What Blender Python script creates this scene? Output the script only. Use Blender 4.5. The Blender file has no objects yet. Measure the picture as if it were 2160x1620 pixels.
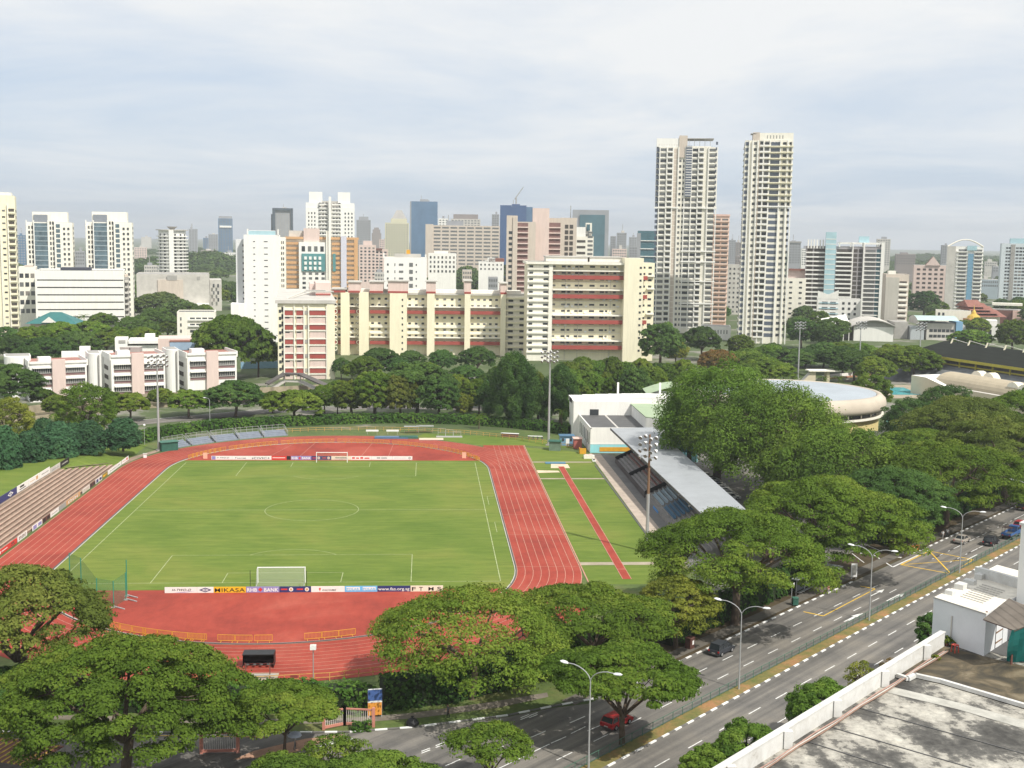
import bpy, math, random
import numpy as np
from mathutils import Matrix, Vector
random.seed(7); RNG = np.random.default_rng(7)
SC = bpy.context.scene
COL = SC.collection
R_ = math.radians
# ------------------------------------------------------------------ camera
F, PI_, RO, YA, CX, CY, CZ = 2542.957863, .120248, .014347, .072155, 22.260132, -185.401593, 53.993034
cam = bpy.data.cameras.new('camera'); co = bpy.data.objects.new('camera', cam); COL.objects.link(co)
cam.sensor_width = 36; cam.lens = 36 * F / 2160; cam.clip_start = 1; cam.clip_end = 60000
fw = Vector((math.sin(YA) * math.cos(PI_), math.cos(YA) * math.cos(PI_), -math.sin(PI_)))
rt = Vector((math.cos(YA), -math.sin(YA), 0)); upv = rt.cross(fw)
r2 = rt * math.cos(RO) + upv * math.sin(RO); u2 = upv * math.cos(RO) - rt * math.sin(RO)
co.matrix_world = Matrix(((r2.x, u2.x, -fw.x, CX), (r2.y, u2.y, -fw.y, CY), (r2.z, u2.z, -fw.z, CZ), (0, 0, 0, 1)))
SC.camera = co
SC.view_settings.view_transform = 'Standard'; SC.view_settings.look = 'None'
SC.view_settings.exposure = 0.31; SC.view_settings.gamma = 1
SC.cycles.max_bounces = 6; SC.cycles.diffuse_bounces = 3; SC.cycles.glossy_bounces = 2
SC.cycles.transmission_bounces = 3; SC.cycles.volume_bounces = 0; SC.cycles.transparent_max_bounces = 8
SC.cycles.use_denoising = True
# ------------------------------------------------------------------ sun and sky
SUN = Vector((.56, -.66, 1.02)).normalized()
sl = bpy.data.lights.new('sun', 'SUN'); sl.energy = 4.0; sl.angle = R_(.6); sl.color = (1, .95, .86)
so = bpy.data.objects.new('sun', sl); COL.objects.link(so)
so.rotation_euler = (-SUN).to_track_quat('-Z', 'Y').to_euler()
world = bpy.data.worlds.new('World'); SC.world = world; world.use_nodes = True
def setup_world():
    nt = world.node_tree; N = nt.nodes; L = nt.links; N.clear()
    out = N.new('ShaderNodeOutputWorld'); bg = N.new('ShaderNodeBackground'); L.new(bg.outputs[0], out.inputs[0])
    sky = N.new('ShaderNodeTexSky'); sky.sky_type = 'NISHITA'; sky.sun_disc = False
    sky.sun_elevation = math.asin(SUN.z); sky.sun_rotation = math.atan2(SUN.x, SUN.y)
    sky.air_density = 1.0; sky.dust_density = 1.2; sky.ozone_density = 1.5; sky.altitude = 50
    tc = N.new('ShaderNodeTexCoord'); sep = N.new('ShaderNodeSeparateXYZ'); L.new(tc.outputs['Generated'], sep.inputs[0])
    def math_(op, a, b=None):
        m = N.new('ShaderNodeMath'); m.operation = op
        for i, x in enumerate((a, b)):
            if x is None: continue
            if isinstance(x, (int, float)): m.inputs[i].default_value = x
            else: L.new(x, m.inputs[i])
        return m.outputs[0]
    z = math_('MAXIMUM', sep.outputs[2], 0.0)
    den = math_('ADD', z, .07)
    cx = math_('DIVIDE', sep.outputs[0], den); cy = math_('DIVIDE', sep.outputs[1], den)
    cmb = N.new('ShaderNodeCombineXYZ'); L.new(cx, cmb.inputs[0]); L.new(cy, cmb.inputs[1])
    mp = N.new('ShaderNodeMapping'); L.new(cmb.outputs[0], mp.inputs[0]); mp.inputs['Scale'].default_value = (.5, .42, 1)
    mp.inputs['Location'].default_value = (3.1, 1.4, 0)
    n1 = N.new('ShaderNodeTexNoise'); n1.inputs['Scale'].default_value = 1.0; n1.inputs['Detail'].default_value = 8
    n1.inputs['Roughness'].default_value = .6; n1.inputs['Distortion'].default_value = .35; L.new(mp.outputs[0], n1.inputs[0])
    # more cloud higher up, thin veil towards the horizon
    elev = N.new('ShaderNodeMapRange'); L.new(z, elev.inputs[0]); elev.inputs[1].default_value = .04; elev.inputs[2].default_value = .18
    elev.inputs[3].default_value = -.08; elev.inputs[4].default_value = .20
    s = math_('ADD', n1.outputs[0], elev.outputs[0])
    cr = N.new('ShaderNodeValToRGB'); L.new(s, cr.inputs[0])
    cr.color_ramp.elements[0].position = .33; cr.color_ramp.elements[0].color = (0, 0, 0, 1)
    cr.color_ramp.elements[1].position = .70; cr.color_ramp.elements[1].color = (1, 1, 1, 1)
    # base: nishita, pulled towards a pale hazy blue
    hs = N.new('ShaderNodeMixRGB'); hs.blend_type = 'MIX'; hs.inputs[0].default_value = .8
    L.new(sky.outputs[0], hs.inputs[1]); hs.inputs[2].default_value = (5.0, 5.9, 7.2, 1)
    mx = N.new('ShaderNodeMixRGB'); L.new(cr.outputs[0], mx.inputs[0]); L.new(hs.outputs[0], mx.inputs[1])
    mx.inputs[2].default_value = (7.5, 7.65, 7.75, 1)
    L.new(mx.outputs[0], bg.inputs[0]); bg.inputs[1].default_value = .098
setup_world()
# ------------------------------------------------------------------ picture <-> world helpers (layout survey)
def ray(px, py):
    u0, v0 = px - 1080, py - 810; cr, sr = math.cos(RO), math.sin(RO)
    u = u0 * cr + v0 * sr; v = -u0 * sr + v0 * cr; cp, sp = math.cos(PI_), math.sin(PI_)
    dx, dy, dz = u, F * cp - v * sp, -F * sp - v * cp; c, s = math.cos(YA), math.sin(YA)
    return c * dx + s * dy, -s * dx + c * dy, dz
def at(px, py, z=0):
    d = ray(px, py); t = (z - CZ) / d[2]; return CX + d[0] * t, CY + d[1] * t
def pt(px, py, Y):
    d = ray(px, py); t = (Y - CY) / d[1]; return CX + d[0] * t, CZ + d[2] * t
def xat(px, Y): return pt(px, 500, Y)[0]
def prj(x, y, z):
    p = Vector((x - CX, y - CY, z - CZ)); d = p.dot(fw); return 1080 + F * p.dot(r2) / d, 810 - F * p.dot(u2) / d
# ------------------------------------------------------------------ materials
MC = {}
def mat(name, col=(), rough=.8, var=.12, scale=.4, metal=0, spec=.3, alpha=1, emit=0, detail=5):
    return MC[name] if name in MC else _mat(name, col, rough, var, scale, metal, spec, alpha)
def _mat(name, col, rough=.8, var=.12, scale=.4, metal=0, spec=.3, alpha=1, emit=0, detail=5):
    if name in MC: return MC[name]
    m = bpy.data.materials.new(name); m.use_nodes = True; nt = m.node_tree; N = nt.nodes; L = nt.links
    b = N['Principled BSDF']; b.inputs['Roughness'].default_value = rough; b.inputs['Metallic'].default_value = metal
    b.inputs['Specular IOR Level'].default_value = spec
    if var > 0:
        tc = N.new('ShaderNodeTexCoord'); n = N.new('ShaderNodeTexNoise'); n.inputs['Scale'].default_value = scale
        n.inputs['Detail'].default_value = detail; n.inputs['Roughness'].default_value = .65
        if 'wall' in name:      # rain streaks running down
            mp = N.new('ShaderNodeMapping'); mp.inputs['Scale'].default_value = (1, 1, .12); L.new(tc.outputs['Object'], mp.inputs[0]); L.new(mp.outputs[0], n.inputs[0])
            n.inputs['Scale'].default_value = .8; n.inputs['Detail'].default_value = 9; n.inputs['Roughness'].default_value = .75; var = var * 1.6
        else: L.new(tc.outputs['Object'], n.inputs[0])
        r = N.new('ShaderNodeMapRange'); L.new(n.outputs[0], r.inputs[0]); r.inputs[1].default_value = .3; r.inputs[2].default_value = .7
        r.inputs[3].default_value = 1 - var; r.inputs[4].default_value = 1 + var
        x = N.new('ShaderNodeVectorMath'); x.operation = 'SCALE'; x.inputs[0].default_value = col[:3]; L.new(r.outputs[0], x.inputs['Scale'])
        L.new(x.outputs[0], b.inputs['Base Color'])
    else: b.inputs['Base Color'].default_value = (*col[:3], 1)
    b.inputs['Alpha'].default_value = alpha
    MC[name] = m; return m
def nmat(name):
    m = bpy.data.materials.new(name); m.use_nodes = True; MC[name] = m
    return m, m.node_tree.nodes, m.node_tree.links, m.node_tree.nodes['Principled BSDF']
def noise(N, L, coord, scale, detail=5, rough=.6, dist=0, sc=None):
    n = N.new('ShaderNodeTexNoise'); n.inputs['Scale'].default_value = scale; n.inputs['Detail'].default_value = detail
    n.inputs['Roughness'].default_value = rough; n.inputs['Distortion'].default_value = dist
    if sc:
        mp = N.new('ShaderNodeMapping'); mp.inputs['Scale'].default_value = sc; L.new(coord, mp.inputs[0]); coord = mp.outputs[0]
    L.new(coord, n.inputs[0]); return n.outputs[0]
def ramp(N, L, fac, stops):
    r = N.new('ShaderNodeValToRGB'); L.new(fac, r.inputs[0]); e = r.color_ramp.elements
    while len(e) < len(stops): e.new(.5)
    for i, (p, c) in enumerate(stops): e[i].position = p; e[i].color = (*c, 1)
    return r.outputs[0]
def mixc(N, L, fac, a, b, mode='MIX'):
    x = N.new('ShaderNodeMixRGB'); x.blend_type = mode
    for i, v in enumerate((fac, a, b)):
        if isinstance(v, (int, float)): x.inputs[i].default_value = v
        elif isinstance(v, tuple): x.inputs[i].default_value = (*v, 1)
        else: L.new(v, x.inputs[i])
    return x.outputs[0]
def ground_mats():
    # pitch grass: worn and yellow patches, faint mowing rows
    m, N, L, b = nmat('pitch_grass'); tc = N.new('ShaderNodeTexCoord').outputs['Object']
    c1 = ramp(N, L, noise(N, L, tc, .045, 6, .6, .4), [(.3, (.096, .156, .027)), (.5, (.134, .189, .036)), (.72, (.185, .210, .048))])
    c2 = ramp(N, L, noise(N, L, tc, .5, 8, .75, 0, (.25, 1.3, 1)), [(.3, (.62, .68, .6)), (.7, (1.3, 1.2, 1.25))])
    L.new(mixc(N, L, .75, c1, c2, 'MULTIPLY'), b.inputs['Base Color']); b.inputs['Roughness'].default_value = .95; b.inputs['Specular IOR Level'].default_value = .1
    # rough grass
    m, N, L, b = nmat('rough_grass'); tc = N.new('ShaderNodeTexCoord').outputs['Object']
    c1 = ramp(N, L, noise(N, L, tc, .08, 8, .7), [(.3, (.05, .085, .018)), (.5, (.085, .125, .028)), (.68, (.15, .14, .05))])
    c2 = ramp(N, L, noise(N, L, tc, 1.2, 6, .75), [(.3, (.65, .65, .65)), (.7, (1.3, 1.3, 1.2))])
    L.new(mixc(N, L, .8, c1, c2, 'MULTIPLY'), b.inputs['Base Color']); b.inputs['Roughness'].default_value = .95
    # median grass, dry and orange in places
    m, N, L, b = nmat('dry_grass'); tc = N.new('ShaderNodeTexCoord').outputs['Object']
    c1 = ramp(N, L, noise(N, L, tc, .22, 8, .7), [(.34, (.10, .125, .03)), (.5, (.20, .155, .05)), (.64, (.33, .17, .075))])
    c2 = ramp(N, L, noise(N, L, tc, 3, 6, .75), [(.3, (.7, .7, .7)), (.7, (1.25, 1.25, 1.2))])
    L.new(mixc(N, L, .8, c1, c2, 'MULTIPLY'), b.inputs['Base Color']); b.inputs['Roughness'].default_value = .95
    # running track rubber
    m, N, L, b = nmat('track_rubber'); tc = N.new('ShaderNodeTexCoord').outputs['Object']
    c1 = ramp(N, L, noise(N, L, tc, .07, 7, .65, .5), [(.32, (.235, .037, .025)), (.5, (.32, .051, .032)), (.66, (.37, .080, .052))])
    c2 = ramp(N, L, noise(N, L, tc, .7, 12, .8, 0, (1, .35, 1)), [(.32, (.78, .80, .82)), (.68, (1.16, 1.20, 1.24))])
    L.new(mixc(N, L, .8, c1, c2, 'MULTIPLY'), b.inputs['Base Color']); b.inputs['Roughness'].default_value = .8; b.inputs['Specular IOR Level'].default_value = .2
    # asphalt with tyre wear running along the road (45 degrees)
    m, N, L, b = nmat('asphalt'); tc = N.new('ShaderNodeTexCoord').outputs['Object']
    mp = N.new('ShaderNodeMapping'); mp.inputs['Rotation'].default_value = (0, 0, R_(-45)); L.new(tc, mp.inputs[0])
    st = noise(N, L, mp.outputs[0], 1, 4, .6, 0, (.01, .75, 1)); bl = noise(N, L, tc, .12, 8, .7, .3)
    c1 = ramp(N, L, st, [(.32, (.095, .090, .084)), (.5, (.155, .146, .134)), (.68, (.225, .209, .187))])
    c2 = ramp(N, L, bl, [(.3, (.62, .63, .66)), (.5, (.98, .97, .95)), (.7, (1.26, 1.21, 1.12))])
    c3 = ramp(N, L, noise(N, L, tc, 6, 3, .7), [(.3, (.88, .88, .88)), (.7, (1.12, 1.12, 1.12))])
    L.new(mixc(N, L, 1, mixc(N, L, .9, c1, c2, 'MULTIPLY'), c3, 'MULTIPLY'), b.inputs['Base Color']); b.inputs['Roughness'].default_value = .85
    # city ground, mixed green and paved
    m, N, L, b = nmat('city_ground'); tc = N.new('ShaderNodeTexCoord').outputs['Object']
    c1 = ramp(N, L, noise(N, L, tc, .02, 8, .75), [(.36, (.045, .075, .02)), (.52, (.07, .10, .03)), (.58, (.2, .19, .16)), (.7, (.28, .26, .23))])
    L.new(c1, b.inputs['Base Color']); b.inputs['Roughness'].default_value = .95
    # weathered roof screed: pale patches, black mould
    m, N, L, b = nmat('roof_screed'); tc = N.new('ShaderNodeTexCoord').outputs['Object']
    c1 = ramp(N, L, mixc(N, L, .36, noise(N, L, tc, .38, 6, .5, .2, (1.5, .7, 1)), noise(N, L, tc, 2.2, 12, .75, .1)), [(.38, (.05, .048, .044)), (.46, (.10, .096, .088)), (.495, (.15, .143, .128)), (.508, (.30, .285, .25)), (.56, (.40, .38, .335)), (.64, (.52, .50, .44))])
    c2 = ramp(N, L, noise(N, L, tc, 2.6, 10, .78), [(.34, (.55, .55, .54)), (.5, (.95, .95, .95)), (.66, (1.2, 1.19, 1.15))])
    L.new(mixc(N, L, .85, c1, c2, 'MULTIPLY'), b.inputs['Base Color']); b.inputs['Roughness'].default_value = .9
    m, N, L, b = nmat('roof_brown'); tc = N.new('ShaderNodeTexCoord').outputs['Object']
    c1 = ramp(N, L, noise(N, L, tc, .5, 10, .66, 1.2), [(.32, (.022, .020, .014)), (.44, (.060, .050, .032)), (.54, (.105, .082, .048)), (.66, (.19, .155, .10))])
    L.new(c1, b.inputs['Base Color']); b.inputs['Roughness'].default_value = .75
    m, N, L, b = nmat('old_white_paint'); tc = N.new('ShaderNodeTexCoord').outputs['Object']
    c1 = ramp(N, L, noise(N, L, tc, 1.0, 10, .75, .4), [(.30, (.22, .20, .18)), (.38, (.52, .51, .48)), (.52, (.60, .60, .58)), (.7, (.68, .68, .66))])
    L.new(c1, b.inputs['Base Color']); b.inputs['Roughness'].default_value = .8
    # ribbed sheets
    def ribbed(name, col, axis, sp, dirt=.25, rough=.45, metal=0):
        m, N, L, b = nmat(name); tc = N.new('ShaderNodeTexCoord').outputs['Object']
        w = N.new('ShaderNodeTexWave'); w.wave_type = 'BANDS'; w.bands_direction = axis; w.inputs['Scale'].default_value = 1 / sp * .314 * 1.0
        w.inputs['Distortion'].default_value = 0; L.new(tc, w.inputs[0])
        c = ramp(N, L, w.outputs[0], [(.0, tuple(x * .68 for x in col)), (.22, col), (1, col)])
        d = ramp(N, L, noise(N, L, tc, .3, 7, .7), [(.3, (1 - dirt,) * 3), (.7, (1 + dirt * .5,) * 3)])
        L.new(mixc(N, L, 1, c, d, 'MULTIPLY'), b.inputs['Base Color']); b.inputs['Roughness'].default_value = rough; b.inputs['Specular IOR Level'].default_value = .12; b.inputs['Metallic'].default_value = metal
    ribbed('grey_sheet', (.37, .39, .41), 'Y', 1.0, .12)
    ribbed('dark_sheet', (.014, .017, .012), 'Z', .9, .5, .8)
    ribbed('rusty_sheet', (.17, .145, .12), 'X', .5, .45)
    ribbed('canal_wall', (.36, .31, .22), 'X', 6, .4, .9)
ground_mats()
WHITE = mat('white_wall', (.80, .79, .75), .8, .06, .12)
CREAM = mat('cream_wall', (.80, .75, .57), .8, .06, .12)
CREAM2 = mat('pale_cream_wall', (.81, .78, .69), .8, .06, .12)
PINK = mat('pink_wall', (.66, .46, .40), .8, .06, .12)
PALEPINK = mat('pale_pink_wall', (.66, .53, .48), .8, .06, .12)
RED = mat('red_band', (.34, .075, .062), .8, .1, .2)
BEIGE = mat('beige_wall', (.56, .49, .42), .8, .07, .1)
GREY = mat('grey_concrete', (.34, .33, .31), .85, .15, .2)
LGREY = mat('light_concrete', (.52, .50, .46), .85, .15, .2)
DGREY = mat('dark_grey', (.10, .10, .10), .7, .15, .3)
BLACK = mat('black_paint', (.02, .02, .022), .5, .1, 1)
WHT = mat('white_paint', (.80, .80, .79), .5, .04, 1)
LINE = mat('line_paint', (.70, .70, .68), .7, .25, 2.5)
PLINE = mat('pitch_line', (.34, .38, .20), .9, .35, 1.5)
TLINE = mat('track_line', (.46, .24, .18), .8, .25, 1.5)
YEL = mat('yellow_paint', (.66, .34, .03), .55, .12, 1)
YLINE = mat('yellow_line', (.72, .46, .06), .7, .2, 2)
GLASS = [mat('dark_glass', (.045, .05, .055), .25, 0), mat('grey_glass', (.15, .155, .155), .3, 0), mat('curtain_glass', (.22, .20, .18), .5, 0)]
GDARK, GGREY = GLASS[0], GLASS[1]
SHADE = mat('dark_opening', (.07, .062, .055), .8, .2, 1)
BGLASS = mat('blue_glass', (.09, .17, .28), .2, .15, .05, 0, .6)
TGLASS = mat('teal_glass', (.06, .14, .17), .2, .2, .08, 0, .6)
PBLUE = mat('pale_blue', (.38, .56, .62), .6, .08, .2)
CYAN = mat('cyan_wall', (.30, .66, .70), .7, .06, .3)
METAL = mat('galvanised_metal', (.42, .43, .43), .45, .1, .6, .3)
SILVER = mat('lamp_housing', (.78, .79, .80), .35, .03, 1, 0)
CONC = mat('pale_paving', (.34, .29, .22), .9, .2, .3)
KERB = mat('kerb_stone', (.16, .155, .145), .9, .2, 1)
BROWN = mat('brown_tile', (.16, .075, .06), .8, .15, .3)
ROOFRED = mat('red_roof', (.25, .11, .085), .8, .15, .3)
TEALR = mat('teal_roof', (.04, .16, .16), .6, .1, .3)
ORANGE = mat('orange_wall', (.58, .35, .18), .8, .06, .2)
WOOD = mat('brown_post', (.20, .12, .07), .8, .2, .8)
SOIL = mat('bare_soil', (.070, .052, .028), .95, .35, .35)
SAND = mat('sand', (.62, .50, .36), .95, .15, .6)
BLUESEAT = mat('blue_seat', (.07, .16, .26), .5, .15, 1)
TILEY = mat('tan_terrace', (.28, .21, .16), .9, .25, .5)
# ------------------------------------------------------------------ mesh builder
class M:
    def __init__(s): s.v = []; s.f = []; s.mi = []; s.mats = []
    def m(s, mt):
        if mt not in s.mats: s.mats.append(mt)
        return s.mats.index(mt)
    def poly(s, pts, mt):
        n = len(s.v); s.v += [tuple(p) for p in pts]; s.f.append(tuple(range(n, n + len(pts)))); s.mi.append(s.m(mt)); return s
    def box(s, x0, y0, z0, x1, y1, z1, mt):
        if x1 < x0: x0, x1 = x1, x0
        if y1 < y0: y0, y1 = y1, y0
        if z1 < z0: z0, z1 = z1, z0
        n = len(s.v); k = s.m(mt)
        s.v += [(x0, y0, z0), (x1, y0, z0), (x1, y1, z0), (x0, y1, z0), (x0, y0, z1), (x1, y0, z1), (x1, y1, z1), (x0, y1, z1)]
        for q in ((3, 2, 1, 0), (4, 5, 6, 7), (0, 1, 5, 4), (1, 2, 6, 5), (2, 3, 7, 6), (3, 0, 4, 7)):
            s.f.append(tuple(n + i for i in q)); s.mi.append(k)
        return s
    def prism(s, pts, z0, z1, mt, top=None):
        a = sum(pts[i][0] * pts[(i + 1) % len(pts)][1] - pts[(i + 1) % len(pts)][0] * pts[i][1] for i in range(len(pts)))
        if a < 0: pts = pts[::-1]
        n = len(s.v); c = len(pts); k = s.m(mt); kt = s.m(top or mt)
        s.v += [(*p[:2], z0) for p in pts] + [(*p[:2], z1) for p in pts]
        for i in range(c): j = (i + 1) % c; s.f.append((n + i, n + j, n + c + j, n + c + i)); s.mi.append(k)
        s.f.append(tuple(n + c + i for i in range(c))); s.mi.append(kt); s.f.append(tuple(n + i for i in reversed(range(c)))); s.mi.append(k)
        return s
    def bar(s, a, b, w, h, mt):
        """box-section bar from a to b: w wide horizontally, h high"""
        a = Vector(a); b = Vector(b); d = (b - a).normalized(); sd = d.cross(Vector((0, 0, 1)))
        sd = Vector((1, 0, 0)) if sd.length < 1e-4 else sd.normalized(); u = sd.cross(d); sd *= w / 2; u *= h / 2
        n = len(s.v); k = s.m(mt)
        for p in (a, b): s.v += [tuple(p - sd - u), tuple(p + sd - u), tuple(p + sd + u), tuple(p - sd + u)]
        for q in ((3, 2, 1, 0), (4, 5, 6, 7), (0, 1, 5, 4), (1, 2, 6, 5), (2, 3, 7, 6), (3, 0, 4, 7)):
            s.f.append(tuple(n + i for i in q)); s.mi.append(k)
        return s
    def tube(s, pts, rad, mt, n=8):
        pts = [Vector(p) for p in pts]; k = s.m(mt); base = len(s.v)
        if isinstance(rad, (int, float)): rad = [rad] * len(pts)
        for i, p in enumerate(pts):
            d = (pts[min(i + 1, len(pts) - 1)] - pts[max(i - 1, 0)]).normalized()
            a = d.cross(Vector((0, 0, 1)) if abs(d.z) < .95 else Vector((1, 0, 0))).normalized(); b = d.cross(a)
            for j in range(n):
                t = 2 * math.pi * j / n; s.v.append(tuple(p + (a * math.cos(t) + b * math.sin(t)) * rad[i]))
        for i in range(len(pts) - 1):
            for j in range(n):
                q = base + i * n; s.f.append((q + j, q + (j + 1) % n, q + n + (j + 1) % n, q + n + j)); s.mi.append(k)
        s.f.append(tuple(base + j for j in range(n))); s.mi.append(k)
        e = base + (len(pts) - 1) * n; s.f.append(tuple(e + j for j in range(n))); s.mi.append(k)
        return s
    def lathe(s, prof, mt, n=16, c=(0, 0), a0=0, a1=2 * math.pi):
        k = s.m(mt); base = len(s.v); full = abs(a1 - a0 - 2 * math.pi) < 1e-6; cnt = n if full else n + 1
        for r, z in prof:
            for j in range(cnt):
                t = a0 + (a1 - a0) * j / n; s.v.append((c[0] + r * math.cos(t), c[1] + r * math.sin(t), z))
        for i in range(len(prof) - 1):
            for j in range(n):
                q = base + i * cnt; jj = (j + 1) % cnt
                s.f.append((q + j, q + jj, q + cnt + jj, q + cnt + j)); s.mi.append(k)
        return s
    def build(s, name, parent=None, loc=None, rz=0, smooth=False):
        me = s.mesh(name, smooth); o = bpy.data.objects.new(name, me); COL.objects.link(o)
        if parent: o.parent = parent
        if loc: o.location = loc
        if rz: o.rotation_euler.z = rz
        return o
    def mesh(s, name, smooth=False):
        me = bpy.data.meshes.new(name); me.from_pydata(s.v, [], s.f)
        for mt in s.mats: me.materials.append(mt)
        if len(s.mats) > 1: me.polygons.foreach_set('material_index', s.mi)
        if smooth: me.polygons.foreach_set('use_smooth', [True] * len(s.f))
        me.update(); return me
def tag(o, label=None, cat=None, group=None, kind=None):
    if label: o['label'] = label
    if cat: o['category'] = cat
    if group: o['group'] = group
    if kind: o['kind'] = kind
    return o
def thing(name, label, cat, loc=(0, 0, 0), rz=0, group=None):
    o = bpy.data.objects.new(name, None); COL.objects.link(o); o.location = loc if len(loc) == 3 else (*loc, 0); o.rotation_euler.z = rz
    o.empty_display_size = .5
    return tag(o, label, cat, group)
def copy_tree(o, parent=None):
    c = o.copy(); COL.objects.link(c)
    if parent: c.parent = parent
    for ch in list(KIDS.get(o.name, [])): copy_tree(ch, c)
    return c
KIDS = {}
def index_kids(root):
    KIDS[root.name] = list(root.children)
    for c in root.children: index_kids(c)
def struct(name, m, kind='structure'):
    o = m.build(name); o['kind'] = kind; return o
U = (math.sqrt(.5), math.sqrt(.5)); NN = (-math.sqrt(.5), math.sqrt(.5))
def rd(s, c, z=0):
    """road frame: s metres along the avenue, c metres across (towards the stadium)"""
    p = (U[0] * s + NN[0] * c, U[1] * s + NN[1] * c); return (*p, z) if z is not None else p
# ------------------------------------------------------------------ foliage
def leafmat(name, c0, c1, c2, trans=.34):
    m, N, L, b = nmat(name)
    a = N.new('ShaderNodeAttribute'); a.attribute_name = 'tint'
    col = ramp(N, L, a.outputs['Fac'], [(0, c0), (.5, c1), (1, c2)])
    oi = N.new('ShaderNodeObjectInfo'); sp = N.new('ShaderNodeSeparateColor'); L.new(oi.outputs['Color'], sp.inputs[0])   # each tree carries its own tone
    mr = N.new('ShaderNodeMath'); mr.operation = 'MULTIPLY'; mr.inputs[1].default_value = 2.0; L.new(sp.outputs[0], mr.inputs[0])
    hu = sp
    hs = N.new('ShaderNodeHueSaturation'); L.new(hu.outputs[1], hs.inputs['Hue']); L.new(col, hs.inputs['Color'])
    x = N.new('ShaderNodeVectorMath'); x.operation = 'SCALE'; L.new(hs.outputs[0], x.inputs[0]); L.new(mr.outputs[0], x.inputs['Scale'])
    L.new(x.outputs[0], b.inputs['Base Color']); b.inputs['Roughness'].default_value = .8; b.inputs['Specular IOR Level'].default_value = .06
    t = N.new('ShaderNodeBsdfTranslucent'); L.new(x.outputs[0], t.inputs[0]); mx = N.new('ShaderNodeMixShader'); mx.inputs[0].default_value = trans
    L.new(b.outputs[0], mx.inputs[1]); L.new(t.outputs[0], mx.inputs[2]); L.new(mx.outputs[0], N['Material Output'].inputs[0]); return m
LM = dict(
    rain=leafmat('rain_tree_leaf', (0.052, 0.102, 0.015), (0.101, 0.177, 0.023), (0.195, 0.252, 0.040)),
    dark=leafmat('dark_leaf', (.034, .078, .020), (.062, .128, .030), (.105, .185, .042)),
    bright=leafmat('bright_leaf', (.052, .110, .019), (.098, .178, .026), (.170, .250, .042)),
    yellow=leafmat('yellow_leaf', (.09, .125, .02), (.165, .205, .03), (.27, .29, .05)),
    olive=leafmat('olive_leaf', (.066, .098, .019), (.115, .160, .030), (.20, .225, .05)),
    red=leafmat('reddish_leaf', (0.078, 0.075, 0.021), (0.156, 0.109, 0.032), (0.286, 0.122, 0.047)),
    bluish=leafmat('conifer_leaf', (.026, .070, .032), (.048, .115, .050), (.085, .160, .065), .2),
    hedge=leafmat('hedge_leaf', (.050, .115, .020), (.085, .180, .030), (.16, .26, .045)),
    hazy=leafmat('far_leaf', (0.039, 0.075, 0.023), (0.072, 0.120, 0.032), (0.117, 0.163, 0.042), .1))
BARK = mat('tree_bark', (.10, .075, .055), .95, .3, 1.5)
def leaves_mesh(name, P, Nn, S, T, mt, asp=.62):
    n = len(P); Nn = Nn / (np.linalg.norm(Nn, axis=1, keepdims=True) + 1e-9)
    r = RNG.normal(size=(n, 3)); a = np.cross(Nn, r); a /= np.linalg.norm(a, axis=1, keepdims=True) + 1e-9
    b = np.cross(Nn, a); a = a * S[:, None]; b = b * (S * asp)[:, None]; bend = Nn * (S * .18)[:, None]
    V = np.stack([P - a - bend, P + b, P + a - bend, P - b], 1).reshape(-1, 3)
    me = bpy.data.meshes.new(name); me.vertices.add(4 * n); me.loops.add(4 * n); me.polygons.add(n)
    me.vertices.foreach_set('co', V.astype('f').ravel()); me.loops.foreach_set('vertex_index', np.arange(4 * n, dtype='i'))
    me.polygons.foreach_set('loop_start', np.arange(0, 4 * n, 4, dtype='i')); me.polygons.foreach_set('loop_total', np.full(n, 4, 'i'))
    at_ = me.attributes.new('tint', 'FLOAT', 'FACE'); at_.data.foreach_set('value', np.clip(T, 0, 1).astype('f'))
    me.materials.append(mt); me.update(calc_edges=True); return me
def shell(C, Rr, flat, per, leaf, up=.4, low=-.35, tint=None, droop=0):
    """leaves over clump shells. C (k,3), Rr (k,), flat scalar"""
    k = len(C); idx = np.repeat(np.arange(k), per); n = len(idx)
    d = RNG.normal(size=(n, 3)); d /= np.linalg.norm(d, axis=1, keepdims=True)
    d[:, 2] = np.where(d[:, 2] < low, -d[:, 2] * .8, d[:, 2])
    rad = Rr[idx] * (1 - .34 * RNG.random(n) ** 2) * (1 + .06 * RNG.normal(size=n))
    rad = np.where(RNG.random(n) < .035, rad * (1.1 + .35 * RNG.random(n)), rad)      # stray sprays break the outline
    P = C[idx] + d * rad[:, None] * np.array([1, 1, flat])
    if droop: P[:, 2] -= droop * RNG.random(n) ** 2 * Rr[idx]
    Nn = d * .8 + np.array([0, 0, up * .8]) + RNG.normal(size=(n, 3)) * .27
    S = leaf * (.55 + .75 * RNG.random(n))
    ct = RNG.random(k) * .55 + .1 if tint is None else tint
    T = ct[idx] + (RNG.random(n) - .35) * .32
    return P, Nn, S, T
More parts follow.
